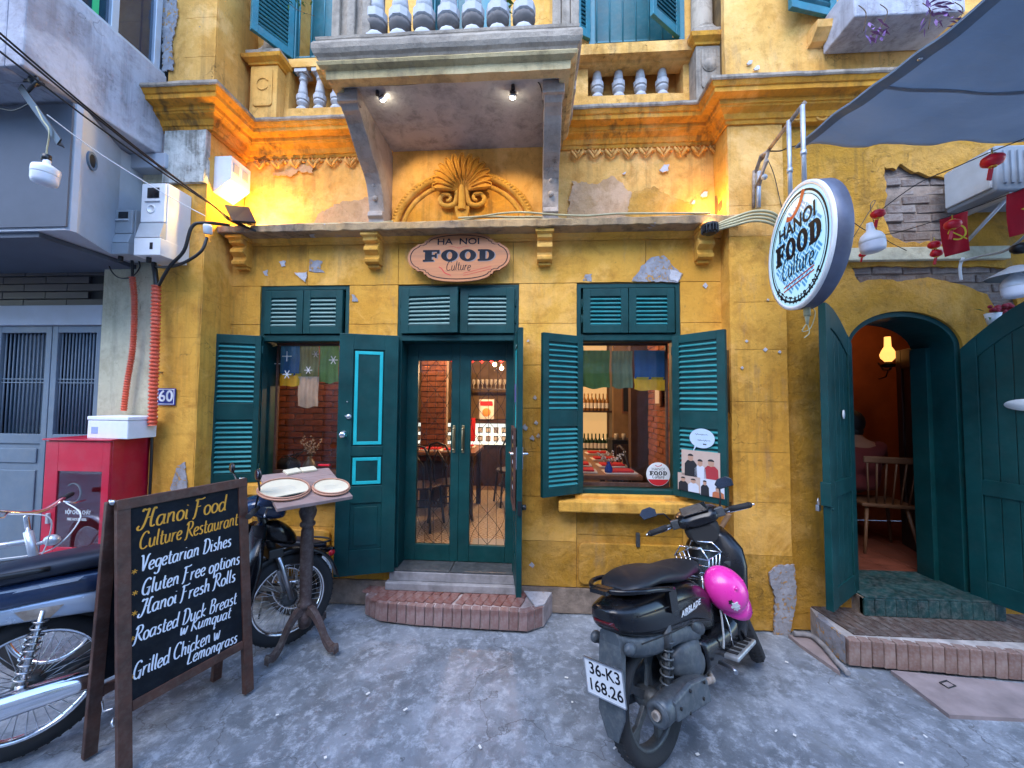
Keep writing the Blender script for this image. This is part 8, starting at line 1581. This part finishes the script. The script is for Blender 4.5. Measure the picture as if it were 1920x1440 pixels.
put_mesh('side_lettering', text_mesh('________', .014, M['grey_pl'], .0003, sx=1.6), Ms_ @ face_mat((.24, -.169, .652), (1, 0, 0), (0, -1, -.06)), s) if False else None
m_ = MB(); m_.bx(.20, .33, -.166, -.160, .642, .644); o('fine_print_line', m_, 'grey_pl')
# floor, leg shield
m_ = MB(); loft(m_, [(.40, 0, .34, .13, .10), (.60, 0, .33, .14, .09), (.78, 0, .34, .15, .09), (.90, 0, .40, .15, .12), (.98, 0, .45, .10, .12)], 3.4); o('floor_tunnel', m_, 'gloss_black')
for sy in (-1, 1):
    m_ = MB(); m_.bx(.58, .86, sy*.13 if sy < 0 else .13, sy*.22 if sy > 0 else -.13, .27, .30) if False else m_.bx(.60, .88, min(sy*.12, sy*.215), max(sy*.12, sy*.215), .275, .30); o('floor_step', m_, 'footm', bevel=.008)
    m_ = MB()
    for k in range(5): m_.bx(.63+.05*k, .655+.05*k, min(sy*.14, sy*.20), max(sy*.14, sy*.20), .3005, .305)
    ob_ = o('step_rubber', m_, 'blackm'); ob_['kind'] = 'stuff'
    m_ = MB(); m_.tube([(.50, sy*.15, .30), (.50, sy*.22, .29), (.47, sy*.25, .29)], .012, 8); o('foot_peg', m_, 'steel')
m_ = MB(); S = [(.86, .30, .17, .10), (.90, .42, .185, .09), (.93, .56, .20, .075), (.965, .70, .21, .065), (.995, .80, .19, .06), (1.0, .88, .13, .055), (.99, .93, .08, .05)]
rs = []
for x, z, hw, hd_ in S: rs.append([(x+hd_*math.cos(t_)+(0 if math.cos(t_) > 0 else .04*math.cos(t_)), hw*math.copysign(abs(math.sin(t_))**.8, math.sin(t_)), z) for t_ in [2*math.pi*i/24 for i in range(24)]])
m_.rings(rs); o('leg_shield', m_, 'gloss_black')
m_ = MB(); loft(m_, [(.95, 0, .62, .06, .20), (1.06, 0, .62, .10, .19), (1.16, 0, .60, .07, .13), (1.21, 0, .58, .02, .06)], 2.6); o('front_cover', m_, 'gloss_black')
m_ = MB(); m_.bx(.885, .905, -.14, -.03, .66, .74); m_.bx(.882, .889, -.135, -.035, .665, .735); o('glove_pocket', m_, 'dkgrey', bevel=.006)
# wire rack between seat and shield
m_ = MB(); z0, z1, y0, y1 = .62, .80, -.11, .11
for z, e in ((.80, 0), (.70, .02)):
    m_.tube([(.66+e, y0+e, z), (.66+e, y1-e, z), (.86-e, y1-e, z), (.86-e, y0+e, z)], .0045, 6, closed=True)
m_.tube([(.66, y0, .80), (.68, y0+.04, .86), (.68, y1-.04, .86), (.66, y1, .80)], .0055, 6); m_.tube([(.86, y0, .80), (.84, y0+.04, .86), (.84, y1-.04, .86), (.86, y1, .80)], .0055, 6)
for k in range(4): m_.tube([(.67+.055*k, y0, .80), (.69+.045*k, y0+.03, .66), (.69+.045*k, y1-.03, .66), (.67+.055*k, y1, .80)], .004, 5)
m_.tube([(.76, 0, .66), (.76, 0, .42)], .008, 6); m_.tube([(.70, -.1, .62), (.72, -.14, .40), (.70, -.15, .30)], .005, 6); rk = tag(obj('wire_rack', m_, M['chrome'], None), 'silver wire rack fixed between scooter seat and leg shield', 'rack')
bpy.data.objects.remove(rk); o('wire_rack', m_, 'chrome')
# steered front end
ax_ = Vector((-math.sin(rad(26)), 0, math.cos(rad(26)))); pv = Vector((1.03, 0, .62)); Mst = T(*pv) @ Matrix.Rotation(rad(34), 4, ax_) @ T(*(-pv))
wheel(s, (WB, 0, .275), .275, .045, M['dkgrey'], Mst)
m_ = MB()
for sy in (-1, 1): m_.tube([(WB, sy*.075, .28), (WB-.10, sy*.07, .52), (WB-.14, sy*.05, .62)], [.02, .022, .02], 10, Mst)
m_.tube([(WB-.14, 0, .60), (1.03, 0, .80), (.96, 0, .95)], .022, 8, Mst); o('fork', m_, 'dkgrey')
m_ = MB(); rs = []
for i in range(13):
    a_ = rad(15+120*i/12); w_ = .062*(.75+.25*math.sin(a_)); rs.append([(WB+.31*math.cos(a_)*(1) , -w_, .275+.31*math.sin(a_)-.03), (WB+.325*math.cos(a_), -w_*.6, .275+.325*math.sin(a_)), (WB+.33*math.cos(a_), 0, .275+.335*math.sin(a_)), (WB+.325*math.cos(a_), w_*.6, .275+.325*math.sin(a_)), (WB+.31*math.cos(a_), w_, .275+.31*math.sin(a_)-.03), (WB+.305*math.cos(a_), 0, .275+.315*math.sin(a_))])
m_.rings(rs, Mst); o('front_fender', m_, 'gloss_black')
m_ = MB(); loft(m_, [(.84, 0, .985, .07, .02), (.87, 0, 1.0, .13, .05), (.93, 0, 1.01, .155, .065), (1.0, 0, 1.0, .15, .07), (1.06, 0, .965, .11, .06), (1.10, 0, .93, .04, .03)], 2.8, Mst); o('handlebar_cover', m_, 'gloss_black')
m_ = MB(); Md = Mst @ T(.895, 0, 1.058) @ Rot(-22, 'Y'); m_.prism([(-.055, -.0), (-.02, .0), (.07, .0), (.07, .008), (-.055, .008)], -.09, .09, Md); o('dashboard', m_, 'dkblue' if 'dkblue' in M else 'glass_dark', bevel=.006)
m_ = MB(); loft(m_, [(.86, 0, .90, .08, .06), (.90, 0, .93, .11, .07), (.98, 0, .92, .11, .07), (1.02, 0, .9, .06, .05)], 3, Mst); o('steering_shroud', m_, 'blackm')
for sy in (-1, 1):
    m_ = MB(); m_.tube([(.93, sy*.13, 1.0), (.90, sy*.20, 1.005), (.875, sy*.30, 1.0)], .013, 8, Mst); m_.bx(.875, .935, sy*.15-.03, sy*.15+.03, .975, 1.035, Mst); o('switch_pod', m_, 'dkgrey', bevel=.008)
    m_ = MB(); m_.tube([(.895, sy*.215, 1.004), (.870, sy*.335, .998)], [.019, .019], 12, Mst); m_.tube([(.870, sy*.335, .998), (.867, sy*.352, .997)], [.021, .012], 12, Mst); o('grip', m_, 'rubber')
    m_ = MB(); m_.ball((.865, sy*.362, .997), .012, n=8, Mx=None) if False else m_.tube([(.868, sy*.350, .997), (.864, sy*.368, .996)], .008, 8, Mst); o('bar_end', m_, 'chrome')
    m_ = MB(); m_.tube([(.955, sy*.17, .985), (.965, sy*.24, .975), (.93, sy*.34, .975)], [.008, .007, .006], 6, Mst); o('brake_lever', m_, 'chrome')
for sy, yy, zz_, xx in ((1, .30, 1.13, .86), (-1, -.26, 1.17, .95)):
    m_ = MB(); m_.tube([(.93, sy*.17, 1.03), (.93, sy*.20, 1.09), (xx, yy*.86, zz_-.02)], .006, 6, Mst); o('mirror_stem', m_, 'black')
    cM = Mst @ T(xx, yy, zz_) @ Rot(10*sy, 'Z') @ Rot(-78, 'Y'); lp = [(-.035, -.055), (.012, -.06), (.038, -.03), (.035, .03), (.005, .06), (-.035, .045)]
    m_ = MB(); m_.rings([[(x, y, -.02) for x, y in [(a*.6, b*.6) for a, b in lp]], [(x, y, -.005) for x, y in lp], [(x, y, .004) for x, y in lp]], cM, sm=False); o('mirror_shell', m_, 'black', bevel=.004)
    m_ = MB(); m_.rings([[(x*.9, y*.9, .0042) for x, y in lp], [(x*.9, y*.9, .0055) for x, y in lp]], cM, sm=False); o('mirror_glass', m_, 'mirror')
m_ = MB(); m_.tube([(.45, .09, .26), (.42, .20, .10), (.40, .26, -.02+.045)], .010, 6); o('side_stand', m_, 'dkgrey')
for c_ in s.children:
    if c_.name.split('.')[0] in ('rear_body', 'side_panel', 'seat', 'grab_rail', 'tail_light', 'rear_mudguard', 'indicator') and c_.type == 'MESH':
        for v_ in c_.data.vertices:
            if v_.co.x < 0: v_.co.x *= .66
# pink cap helmet hanging on the rack
hp_ = Ms_ @ Vector((.80, -.20, .66)); hq = camdepth(1358, 1104, 2.22); M['pink'] = pm('pink_helmet_shell', (.80, .035, .36), .3, var=.08, vs=3, bump=.02, coat=.3)
fwd = CAMROT @ Vector((0, 0, -1)); rt_, up_, fw_ = CAMROT @ Vector((1, 0, 0)), CAMROT @ Vector((0, 1, 0)), CAMROT @ Vector((0, 0, -1)); zl = (-fw_*.80+up_*.42+rt_*.10).normalized(); xl = rt_*.62-up_*.78; xl = (xl-zl*xl.dot(zl)).normalized(); hm = Matrix.Identity(4); hm.col[0][:3] = xl; hm.col[1][:3] = zl.cross(xl); hm.col[2][:3] = zl; hm.col[3][:3] = hq; hm = hm @ Matrix.Scale(.93, 4)
he = thing('pink_helmet', 'bright pink cap helmet with a peak hanging on the parked scooter', 'helmet', None, hm)
m_ = MB(); n_ = 26; rs = []
for i in range(10):
    a_ = math.pi/2*i/9.01; rs.append([(.125*math.cos(a_)*math.cos(2*math.pi*j/n_)*1.12, .125*math.cos(a_)*math.sin(2*math.pi*j/n_), .115*math.sin(a_)) for j in range(n_)])
m_.rings(rs, caps=False); ob_ = obj('shell', m_, M['pink'], he, local=True); sd = ob_.modifiers.new('solid', 'SOLIDIFY'); sd.thickness = .006
m_ = MB(); rs = []
for i in range(13):
    a_ = rad(-62+124*i/12); k_ = math.cos(a_*1.35); rs.append([(.138*math.cos(a_), .123*math.sin(a_), .004), (.138*math.cos(a_)+.075*max(0, k_), .125*math.sin(a_)*1.0, -.022), (.138*math.cos(a_)+.074*max(0, k_), .124*math.sin(a_), -.027), (.136*math.cos(a_), .121*math.sin(a_), -.004)])
m_.rings(rs); obj('peak', m_, M['pink'], he, local=True)
m_ = MB(); rs = []; m_.lathe([(.11, .0), (.105, .03), (.09, .06), (.0001, .09)], 20, caps=False); obj('lining', m_, M['blackm'], he, local=True)
m_ = MB(); m_.ball((0, 0, .117), .010, n=10); m_.ball((.02, .085, .085), .006, n=8); obj('button', m_, M['pink'], he, local=True)
for k, (a_, b_, mt, r_) in enumerate(((18, 48, 'white_pl', .022), (26, 40, 'white_pl', .016), (-2, 52, 'blackm', .012))):   # plain white and dark blossom print
    ca, sa, cb_, sb_ = math.cos(rad(a_-70)), math.sin(rad(a_-70)), math.cos(rad(b_)), math.sin(rad(b_)); pp = Vector((.140*cb_*ca, .125*cb_*sa, .115*sb_)); nn_ = Vector((cb_*ca/1.12, cb_*sa, sb_)).normalized()
    put_mesh('printed_flower', loops_mesh([[((r_*(1+.25*math.cos(5*t_)))*math.cos(t_), (r_*(1+.25*math.cos(5*t_)))*math.sin(t_)) for t_ in [2*math.pi*i/40 for i in range(40)]]], .002, M[mt]), hm @ face_mat(tuple(pp*1.0+nn_*.001), (nn_.orthogonal().normalized()), nn_), he)
m_ = MB(); m_.tube([(0, .12, .0), (-.02, .10, -.10), (-.02, 0, -.14), (-.02, -.10, -.10), (0, -.12, 0)], .004, 5); obj('chin_strap', m_, M['grey_pl'], he, local=True)
# dark plush duster stuck behind the leg shield
# ---------------------------------------------------------------- underbone motorbike
M['bike_blue'] = pm('deep_blue_bike_paint', (.012, .028, .075), .2, .1, var=.15, vs=3, bump=.02, coat=.5, dust=.05); M['bike_silver'] = pm('silver_blue_bike_panel', (.42, .48, .58), .25, .4, var=.12, vs=3, coat=.4); M['seat_blue'] = pm('blue_black_seat', (.010, .014, .028), .4, var=.2, vs=10)
ra_ = G(45, 1414, 0); fa_ = G(540, 1206, 0); hd = math.atan2((fa_-ra_).y, (fa_-ra_).x); WB = (fa_-ra_).length
Mk = T(ra_.x, ra_.y, 0) @ Matrix.Rotation(hd, 4, 'Z') @ Rot(-3, 'X')
def underbone(name, label, Mk, WB, cb_, cs_, R=.315):
    s = thing(name, label, 'motorbike', None, Mk); o = lambda nm, m_, mt, **k: obj(nm, m_, M[mt], s, local=True, **k)
    wheel(s, (0, 0, R), R, .036, M['chrome'], spokes=36); wheel(s, (WB, 0, R-.01), R-.01, .032, M['chrome'], spokes=36)
    m_ = MB(); rs = []
    for i in range(15):
        a_ = rad(35+140*i/14); rs.append([((R+.035)*math.cos(a_)-.02, -.055, R+(R+.02)*math.sin(a_)-.01), ((R+.045)*math.cos(a_)-.02, 0, R+(R+.04)*math.sin(a_)), ((R+.035)*math.cos(a_)-.02, .055, R+(R+.02)*math.sin(a_)-.01), ((R+.03)*math.cos(a_)-.02, 0, R+(R+.028)*math.sin(a_))])
    m_.rings(rs); o('rear_fender', m_, 'black')
    m_ = MB(); rs = []
    for i in range(15):
        a_ = rad(8+130*i/14); q = R-.01; rs.append([(WB+(q+.035)*math.cos(a_), -.05, q+(q+.02)*math.sin(a_)-.01), (WB+(q+.045)*math.cos(a_), 0, q+(q+.04)*math.sin(a_)), (WB+(q+.035)*math.cos(a_), .05, q+(q+.02)*math.sin(a_)-.01), (WB+(q+.03)*math.cos(a_), 0, q+(q+.028)*math.sin(a_))])
    m_.rings(rs); o('front_fender', m_, 'black')
    m_ = MB(); loft(m_, [(-.42, 0, .845, .03, .02), (-.30, 0, .845, .09, .03), (-.05, 0, .86, .125, .045), (.25, 0, .86, .125, .045), (.45, 0, .835, .09, .04), (.56, 0, .80, .05, .03)], 3); o('seat', m_, 'seat_blue')
    m_ = MB(); loft(m_, [(-.52, 0, .80, .02, .02), (-.44, 0, .79, .07, .035), (-.2, 0, .775, .12, .06), (.15, 0, .76, .13, .065), (.42, 0, .73, .10, .06), (.6, 0, .66, .05, .05)], 3); o('upper_side_panel', m_, cb_)
    m_ = MB(); loft(m_, [(-.44, 0, .71, .02, .015), (-.36, 0, .705, .06, .03), (-.1, 0, .69, .11, .05), (.2, 0, .66, .12, .07), (.45, 0, .60, .09, .08), (.55, 0, .55, .05, .05)], 3.2); o('lower_side_panel', m_, cs_)
    m_ = MB(); m_.rings([[(-.05, -.114, .70), (.10, -.123, .685), (.06, -.120, .64), (-.02, -.112, .65)], [(-.05, -.118, .70), (.10, -.127, .685), (.06, -.124, .64), (-.02, -.116, .65)]], sm=False); o('orange_decal', m_, 'rust')
    m_ = MB(); m_.rings([[(-.36, -.10, .815), (.16, -.133, .80), (.14, -.133, .785), (-.36, -.103, .80)], [(-.36, -.106, .815), (.16, -.137, .80), (.14, -.137, .785), (-.36, -.109, .80)]], sm=False); o('pale_side_stripe', m_, 'bike_silver')
    m_ = MB(); m_.tube(crom([(.05, -.13, .87), (-.2, -.14, .885), (-.40, -.10, .89), (-.47, 0, .89), (-.40, .10, .89), (-.2, .14, .885), (.05, .13, .87)], 4), .012, 8); o('grab_rail', m_, 'black')
    m_ = MB(); m_.ball((-.50, 0, .755), .045, n=12, sq=(.7, 1.4, .9)); o('tail_light', m_, 'lantern_red')
    m_ = MB(); loft(m_, [(-.36, -.15, .31, .022, .024), (-.34, -.15, .31, .042, .048), (-.10, -.15, .315, .048, .054), (.15, -.145, .30, .045, .048), (.34, -.14, .28, .026, .028), (.50, -.12, .24, .018, .018), (.66, -.05, .22, .018, .018)], 2.2); o('exhaust', m_, 'chrome')
    for sy in (-1, 1):
        P = [(-.02+.05*k/70+.026*math.sin(2*math.pi*k/8), sy*.115+.026*math.cos(2*math.pi*k/8), .38+.26*k/70) for k in range(71)]; m_ = MB(); m_.tube(P, .0045, 5); o('shock_spring', m_, 'steel')
        m_ = MB(); m_.tube([(-.02, sy*.115, .33), (.035, sy*.115, .68)], .012, 8); m_.tube([(-.02, sy*.115, .32), (-.015, sy*.115, .37)], .02, 8); o('shock_absorber', m_, 'steel')
        m_ = MB(); m_.tube([(WB, sy*.062, R), (WB-.05, sy*.062, .50), (WB-.10, sy*.055, .66)], [.016, .017, .021], 10); o('fork_leg', m_, 'steel')
    m_ = MB(); m_.bx(.0, .45, -.085, -.06, R-.02, R+.02); m_.bx(.0, .45, .06, .085, R-.03, R+.03); o('swing_arm', m_, 'dkgrey', bevel=.005)
    m_ = MB(); m_.bx(.38, .62, -.09, .09, .22, .42); m_.lathe([(.08, 0), (.085, .03), (.06, .06)], 20, T(.5, -.08, .32) @ Rot(90, 'X')); m_.tube([(.58, 0, .36), (.78, 0, .38)], .055, 12); o('engine', m_, 'excan', bevel=.01)
    m_ = MB(); m_.tube([(.40, -.22, .27), (.40, .22, .27)], .012, 8); m_.tube([(.12, -.17, .38), (.20, -.08, .36)], .010, 6); 
    for sy in (-1, 1): m_.bx(.37, .43, sy*.19-.045, sy*.19+.045, .265, .29)
    o('foot_pegs', m_, 'rubber')
    m_ = MB(); loft(m_, [(.50, 0, .62, .04, .05), (.70, 0, .56, .05, .06), (.86, 0, .66, .05, .08), (WB-.18, 0, .80, .05, .08)], 3); o('frame_cover', m_, cb_)
    for sy in (-1, 1):
        m_ = MB(); x = WB-.22; vs = []; m_.rings([[(x-.02, sy*.04, .86), (x+.03, sy*.10, .86), (x+.05, sy*.10, .85), (x, sy*.04, .84)], [(x-.10, sy*.05, .64), (x-.02, sy*.19, .62), (x+.0, sy*.19, .61), (x-.08, sy*.05, .62)], [(x-.14, sy*.06, .42), (x-.07, sy*.18, .40), (x-.05, sy*.18, .39), (x-.12, sy*.06, .40)], [(x-.10, sy*.07, .26), (x-.05, sy*.13, .25), (x-.03, sy*.13, .245), (x-.08, sy*.07, .25)]]); o('leg_shield', m_, 'gloss_black')
    m_ = MB(); m_.tube([(WB-.10, 0, .64), (WB-.18, 0, .92)], .028, 10); m_.bx(WB-.15, WB-.06, -.08, .08, .62, .68); o('steering_column', m_, 'black', bevel=.006)
    m_ = MB(); loft(m_, [(WB-.30, 0, .97, .05, .03), (WB-.24, 0, .98, .12, .06), (WB-.14, 0, .96, .12, .08), (WB-.06, 0, .93, .08, .06), (WB-.03, 0, .92, .03, .03)], 2.6); o('headlight_cover', m_, cb_)
    m_ = MB(); loft(m_, [(WB-.16, 0, .80, .06, .06), (WB-.08, 0, .78, .09, .08), (WB+.0, 0, .73, .06, .06), (WB+.04, 0, .70, .02, .03)], 2.6); o('front_cover', m_, 'gloss_black')
    for sy in (-1, 1):
        m_ = MB(); m_.tube([(WB-.22, sy*.10, .985), (WB-.27, sy*.22, .995), (WB-.33, sy*.33, .985)], .011, 8); o('handlebar', m_, 'black'); m_ = MB(); m_.tube([(WB-.275, sy*.23, .994), (WB-.335, sy*.34, .984)], .017, 10); o('grip', m_, 'rubber')
        m_ = MB(); m_.tube([(WB-.20, sy*.20, .98), (WB-.25, sy*.33, .965)], .006, 6); o('brake_lever', m_, 'steel')
        m_ = MB(); m_.tube([(WB-.26, sy*.18, 1.0), (WB-.26, sy*.26, 1.12), (WB-.28, sy*.30, 1.20)], .006, 6); o('mirror_stem', m_, 'black'); m_ = MB(); m_.ball((WB-.28, sy*.31, 1.22), .05, n=14, sq=(.22, 1.1, .75)); o('mirror_shell', m_, 'black'); m_ = MB(); m_.ball((WB-.291, sy*.31, 1.22), .042, n=14, sq=(.08, 1.1, .75)); o('mirror_glass', m_, 'mirror')
    m_ = MB(); m_.tube([(.30, .10, .24), (.26, .24, .03)], .010, 6); o('side_stand', m_, 'dkgrey')
    m_ = MB(); m_.bx(-.47, -.46, -.09, .09, .46, .60); m_.bx(-.46, -.40, -.05, .05, .58, .72); o('number_plate', m_, 'white_pl', bevel=.003)
    return s
underbone('motorbike', 'blue and silver underbone motorbike with a chrome exhaust standing behind the chalkboard', Mk, WB, 'bike_blue', 'bike_silver')
# a second low black bike, its seat seen past the pedestal table
tq = camdepth(632, 1036, 3.02)
Mk2 = T(-1.93, 3.0, 0) @ Rot(178, 'Z') @ Matrix.Diagonal((.66, .5, .66, 1))
underbone('motorbike', 'small black motorbike behind the pedestal table under the left window', Mk2, 1.2, 'gloss_black', 'gloss_black')
# ---------------------------------------------------------------- bicycle at the far left
hd_ = camdepth(28, 1000, 2.35); Mbi = T(hd_.x-.80, hd_.y-.20, 0) @ Rot(14, 'Z') @ Rot(-4, 'X')
b = thing('bicycle', 'silver bicycle leaning between the red cabinet and the blue motorbike', 'bicycle', None, Mbi); o = lambda nm, m_, mt, **k: obj(nm, m_, M[mt], b, local=True, **k)
R = .31; wheel(b, (0, 0, R), R, .016, M['chrome'], spokes=28, tread=False); wheel(b, (1.02, 0, R), R, .016, M['chrome'], spokes=28, tread=False)
m_ = MB(); m_.tube([(.84, 0, .86), (.90, 0, .66)], .022, 10); m_.tube([(.85, 0, .80), (.38, 0, .74)], .017, 8); m_.tube([(.89, 0, .70), (.42, 0, .30)], .019, 8); m_.tube([(.42, 0, .30), (.34, 0, .82)], .016, 8); 
for sy in (-1, 1): m_.tube([(.36, sy*.02, .72), (0, sy*.06, R)], .009, 6); m_.tube([(.42, sy*.03, .30), (0, sy*.06, R)], .010, 6); m_.tube([(.90, sy*.05, .64), (.95, sy*.055, .50), (1.02, sy*.055, R)], .012, 6)
o('frame', m_, 'silver')
m_ = MB(); m_.tube([(.84, 0, .86), (.82, 0, .95), (.86, 0, .98)], .013, 8); m_.tube(crom([(.80, -.30, 1.03), (.84, -.2, 1.02), (.87, -.06, .98), (.87, .06, .98), (.84, .2, 1.02), (.80, .30, 1.03)], 4), .012, 8); o('handlebar', m_, 'chrome')
for sy in (-1, 1):
    m_ = MB(); m_.tube([(.83, sy*.22, 1.022), (.78, sy*.34, 1.035)], .017, 10); o('grip', m_, 'rubber'); m_ = MB(); m_.tube([(.87, sy*.17, 1.01), (.90, sy*.22, .99), (.87, sy*.34, .99)], .006, 6); o('brake_lever', m_, 'chrome')
m_ = MB(); m_.tube(crom([(.88, -.18, 1.0), (1.02, -.1, .96), (.98, -.04, .80), (.92, -.02, .66)], 6), .004, 5); m_.tube(crom([(.88, .18, 1.0), (1.05, .08, .92), (.96, .02, .74), (.70, .0, .70)], 6), .004, 5); o('brake_cable', m_, 'white_pl')
m_ = MB(); loft(m_, [(.20, 0, .90, .07, .02), (.30, 0, .905, .06, .025), (.42, 0, .90, .03, .02), (.48, 0, .89, .015, .015)], 2.4); o('saddle', m_, 'black')
for cx_ in (0, 1.02):
    m_ = MB(); m_.rings([[(cx_+(R+.02)*math.cos(a_), -.022, R+(R+.02)*math.sin(a_)), (cx_+(R+.03)*math.cos(a_), 0, R+(R+.03)*math.sin(a_)), (cx_+(R+.02)*math.cos(a_), .022, R+(R+.02)*math.sin(a_))] for a_ in [rad(10+150*i/16) for i in range(17)]], ring_closed=False, caps=False); o('mudguard', m_, 'silver')
m_ = MB(); m_.bx(.96, 1.20, -.14, .14, .70, .92); m_ = MB(); m_.ball((.97, 0, .80), .035, n=12, sq=(1.2, 1, 1)); m_.tube([(.90, 0, .78), (.96, 0, .80)], .012, 8); o('front_lamp', m_, 'silver')
m_ = MB(); m_.lathe([(.09, 0), (.09, .008)], 20, T(.42, -.03, .30) @ Rot(90, 'X')); m_.tube([(.42, -.06, .30), (.50, -.06, .15)], .009, 6); m_.tube([(.42, .06, .30), (.34, .06, .45)], .009, 6); m_.bx(.46, .54, -.15, -.06, .135, .16); m_.bx(.30, .38, .06, .15, .44, .465); o('crank', m_, 'steel')
# ---------------------------------------------------------------- photo prints and bubble on the right shutter, menu on the door leaf
def onshut(px, py): n_v = Vector((MB_.col[1][0], MB_.col[1][1], 0)); n_v = n_v if n_v.y < 0 else -n_v; o_ = MB_.translation+n_v*.024; return onplane(px, py, o_, n_v), n_v
pc, nv = onshut(1316, 865); us = Vector((-nv.y, nv.x, 0)); 
M['skin1'] = flat('print_skin', (.50, .28, .19), .7); M['pr_red'] = flat('print_red', (.40, .03, .04), .7); M['pr_blk'] = flat('print_black', (.015, .015, .02), .6); M['pr_wht'] = flat('print_white', (.62, .64, .72), .7); M['pr_bg'] = flat('print_background', (.55, .40, .33), .7); M['pr_food'] = flat('print_food', (.50, .15, .06), .7)
def printp(P4, label, figs, bg):
    o_ = onshut(*P4[0])[0]; b_ = onshut(*P4[1])[0]; c_ = onshut(*P4[2])[0]; w_ = (b_-o_).dot(us); h_ = o_.z-c_.z; Mf = face_mat(tuple(Vector((o_.x, o_.y, c_.z))), us, nv)
    t = thing('photo_print', label, 'photograph', None, Mf); m_ = MB(); m_.bx(0, w_, 0, h_, 0, .002); obj('paper', m_, M[bg], t, local=True)
    for x, s_, mt, hy in figs:
        m_ = MB(); lp = [(x-s_*1.0, 0), (x+s_*1.0, 0), (x+s_*.95, hy*.55), (x+s_*.5, hy*.72), (x-s_*.5, hy*.72), (x-s_*.95, hy*.55)]; lp = [(min(1, max(0, a))*w_, b*h_) for a, b in lp]; m_.rings([[(a, b, .0021) for a, b in lp], [(a, b, .0026) for a, b in lp]], sm=False); obj('printed_torso', m_, M[mt], t, local=True)
        put_mesh('printed_head', loops_mesh([ell(x*w_, (hy*.72+.10)*h_, s_*.42*w_, .13*h_, 16)], .0004, M['skin1']), Mf @ T(0, 0, .003), t); put_mesh('printed_hair', loops_mesh([[(x*w_+s_*.45*w_*math.cos(a_), (hy*.72+.165)*h_+.085*h_*math.sin(a_)) for a_ in [math.pi*i/10 for i in range(11)]]], .0004, M['pr_blk']), Mf @ T(0, 0, .0036), t)
printp([(1278, 842), (1350, 842), (1278, 890)], 'group photo of three people stuck on the right shutter', [(.25, .17, 'pr_blk', .85), (.5, .15, 'pr_wht', .62), (.78, .18, 'pr_red', .68)], 'pr_bg')
printp([(1271, 885), (1313, 885), (1271, 917)], 'small photo of two people at lower left of the right shutter', [(.25, .22, 'pr_blk', .75), (.7, .24, 'pr_wht', .72)], 'pr_bg')
printp([(1313, 893), (1358, 893), (1313, 927)], 'small photo with an orange dish at lower right of the right shutter', [(.2, .18, 'pr_blk', .8), (.75, .24, 'pr_food', .45)], 'pr_wht')
q, nv = onshut(1316, 822); Mf = face_mat(tuple(q), us, nv); bb_ = thing('speech_bubble_card', 'pale blue speech bubble card with handwriting above the photos on the right shutter', 'card', None, Mf); k_ = 23/721*2.95
lp = [(k_*math.cos(a_), k_*.78*math.sin(a_)) for a_ in [2*math.pi*i/40 for i in range(40)]]; lp[26:27] = [lp[26], (-k_*.75, -k_*1.15)]
put_mesh('card', loops_mesh([lp], .0012, flat('pale_blue_card', (.50, .62, .78), .7)), Mf, bb_)
m_ = MB()
for y, x0_, x1_ in ((.28, -.55, .45), (-.18, -.35, .65), (-.48, .1, .35)):
    ribbon(m_, crom([(k_*(x0_+(x1_-x0_)*i/14), k_*(y+.09*(i % 2)-.02*(i % 3))) for i in range(15)], 3), .0022, Mf @ T(0, 0, .0013))
obj('handwriting', m_, M['navy'], bb_)
# framed menu and stickers on the inner side of the right door leaf
n_v = Vector((MdB.col[1][0], MdB.col[1][1], 0)); n_v = n_v if n_v.x < 0 else -n_v; uo = Vector((-n_v.y, n_v.x, 0)); 
if uo.y > 0: pass
cB = MdB.translation+Vector((MdB.col[0][0], MdB.col[0][1], 0))*wdB*.5+n_v*.034
Mn = face_mat((cB.x, cB.y, 1.20), uo, n_v); mn = thing('framed_door_menu', 'framed dark menu hanging on the inner side of the right door leaf', 'menu', None, Mn)
m_ = MB(); 
for a_ in ((-.16, .16, .27, .30), (-.16, .16, -.30, -.27), (-.16, -.135, -.27, .27), (.135, .16, -.27, .27)): m_.bx(a_[0], a_[1], a_[2], a_[3], -.008, .012)
obj('frame', m_, M['wood'], mn, local=True, bevel=.002); m_ = MB(); m_.bx(-.135, .135, -.27, .27, -.006, .002); obj('menu_sheet', m_, M['slateboard'], mn, local=True)
rr = random.Random(3)
for k in range(7): m_ = MB(); m_.bx(-.11, .10-rr.uniform(0, .06), .20-.065*k, .225-.065*k, .0022, .0028); obj('menu_dish_picture', m_, M['gold' if k % 3 else 'pr_wht'], mn, local=True)
Mn2 = face_mat((cB.x, cB.y, 1.76), uo, n_v); o_ = MB(); o_.bx(-.05, .05, -.07, .07, -.012, -.009, Mn2); tag(obj('door_sticker', o_, flat('violet_card', (.12, .10, .35), .5)), 'small violet card on the right door leaf above the framed menu', 'card')
# small mirror of the motorbike seen against the left shutter, leaning wooden stick, dry grass
m_ = MB(); a_ = W(1338, 1015, 3.05); b_ = W(1366, 965, 3.02); m_.tube([a_, b_, b_+(b_-a_)*.05], .018, 8); tag(obj('wooden_stick', m_, pm('pale_stick_wood', (.45, .24, .12), .7), None), 'pale wooden stick leaning on the wall behind the scooter handlebar', 'stick')
q = W(1196, 1012, F0-.03); m_ = MB(); m_.cb(q, (.03, .03, .11)); tag(obj('shutter_latch', m_, M['dkgrey'], None, bevel=.006), 'dark iron shutter latch on the wall under the right window', 'latch')
q = W(505, 965, F0-.03); m_ = MB(); m_.cb(q, (.035, .03, .12)); tag(obj('shutter_latch', m_, M['dkgrey'], None, bevel=.006), 'dark iron shutter latch on the wall under the left window', 'latch')
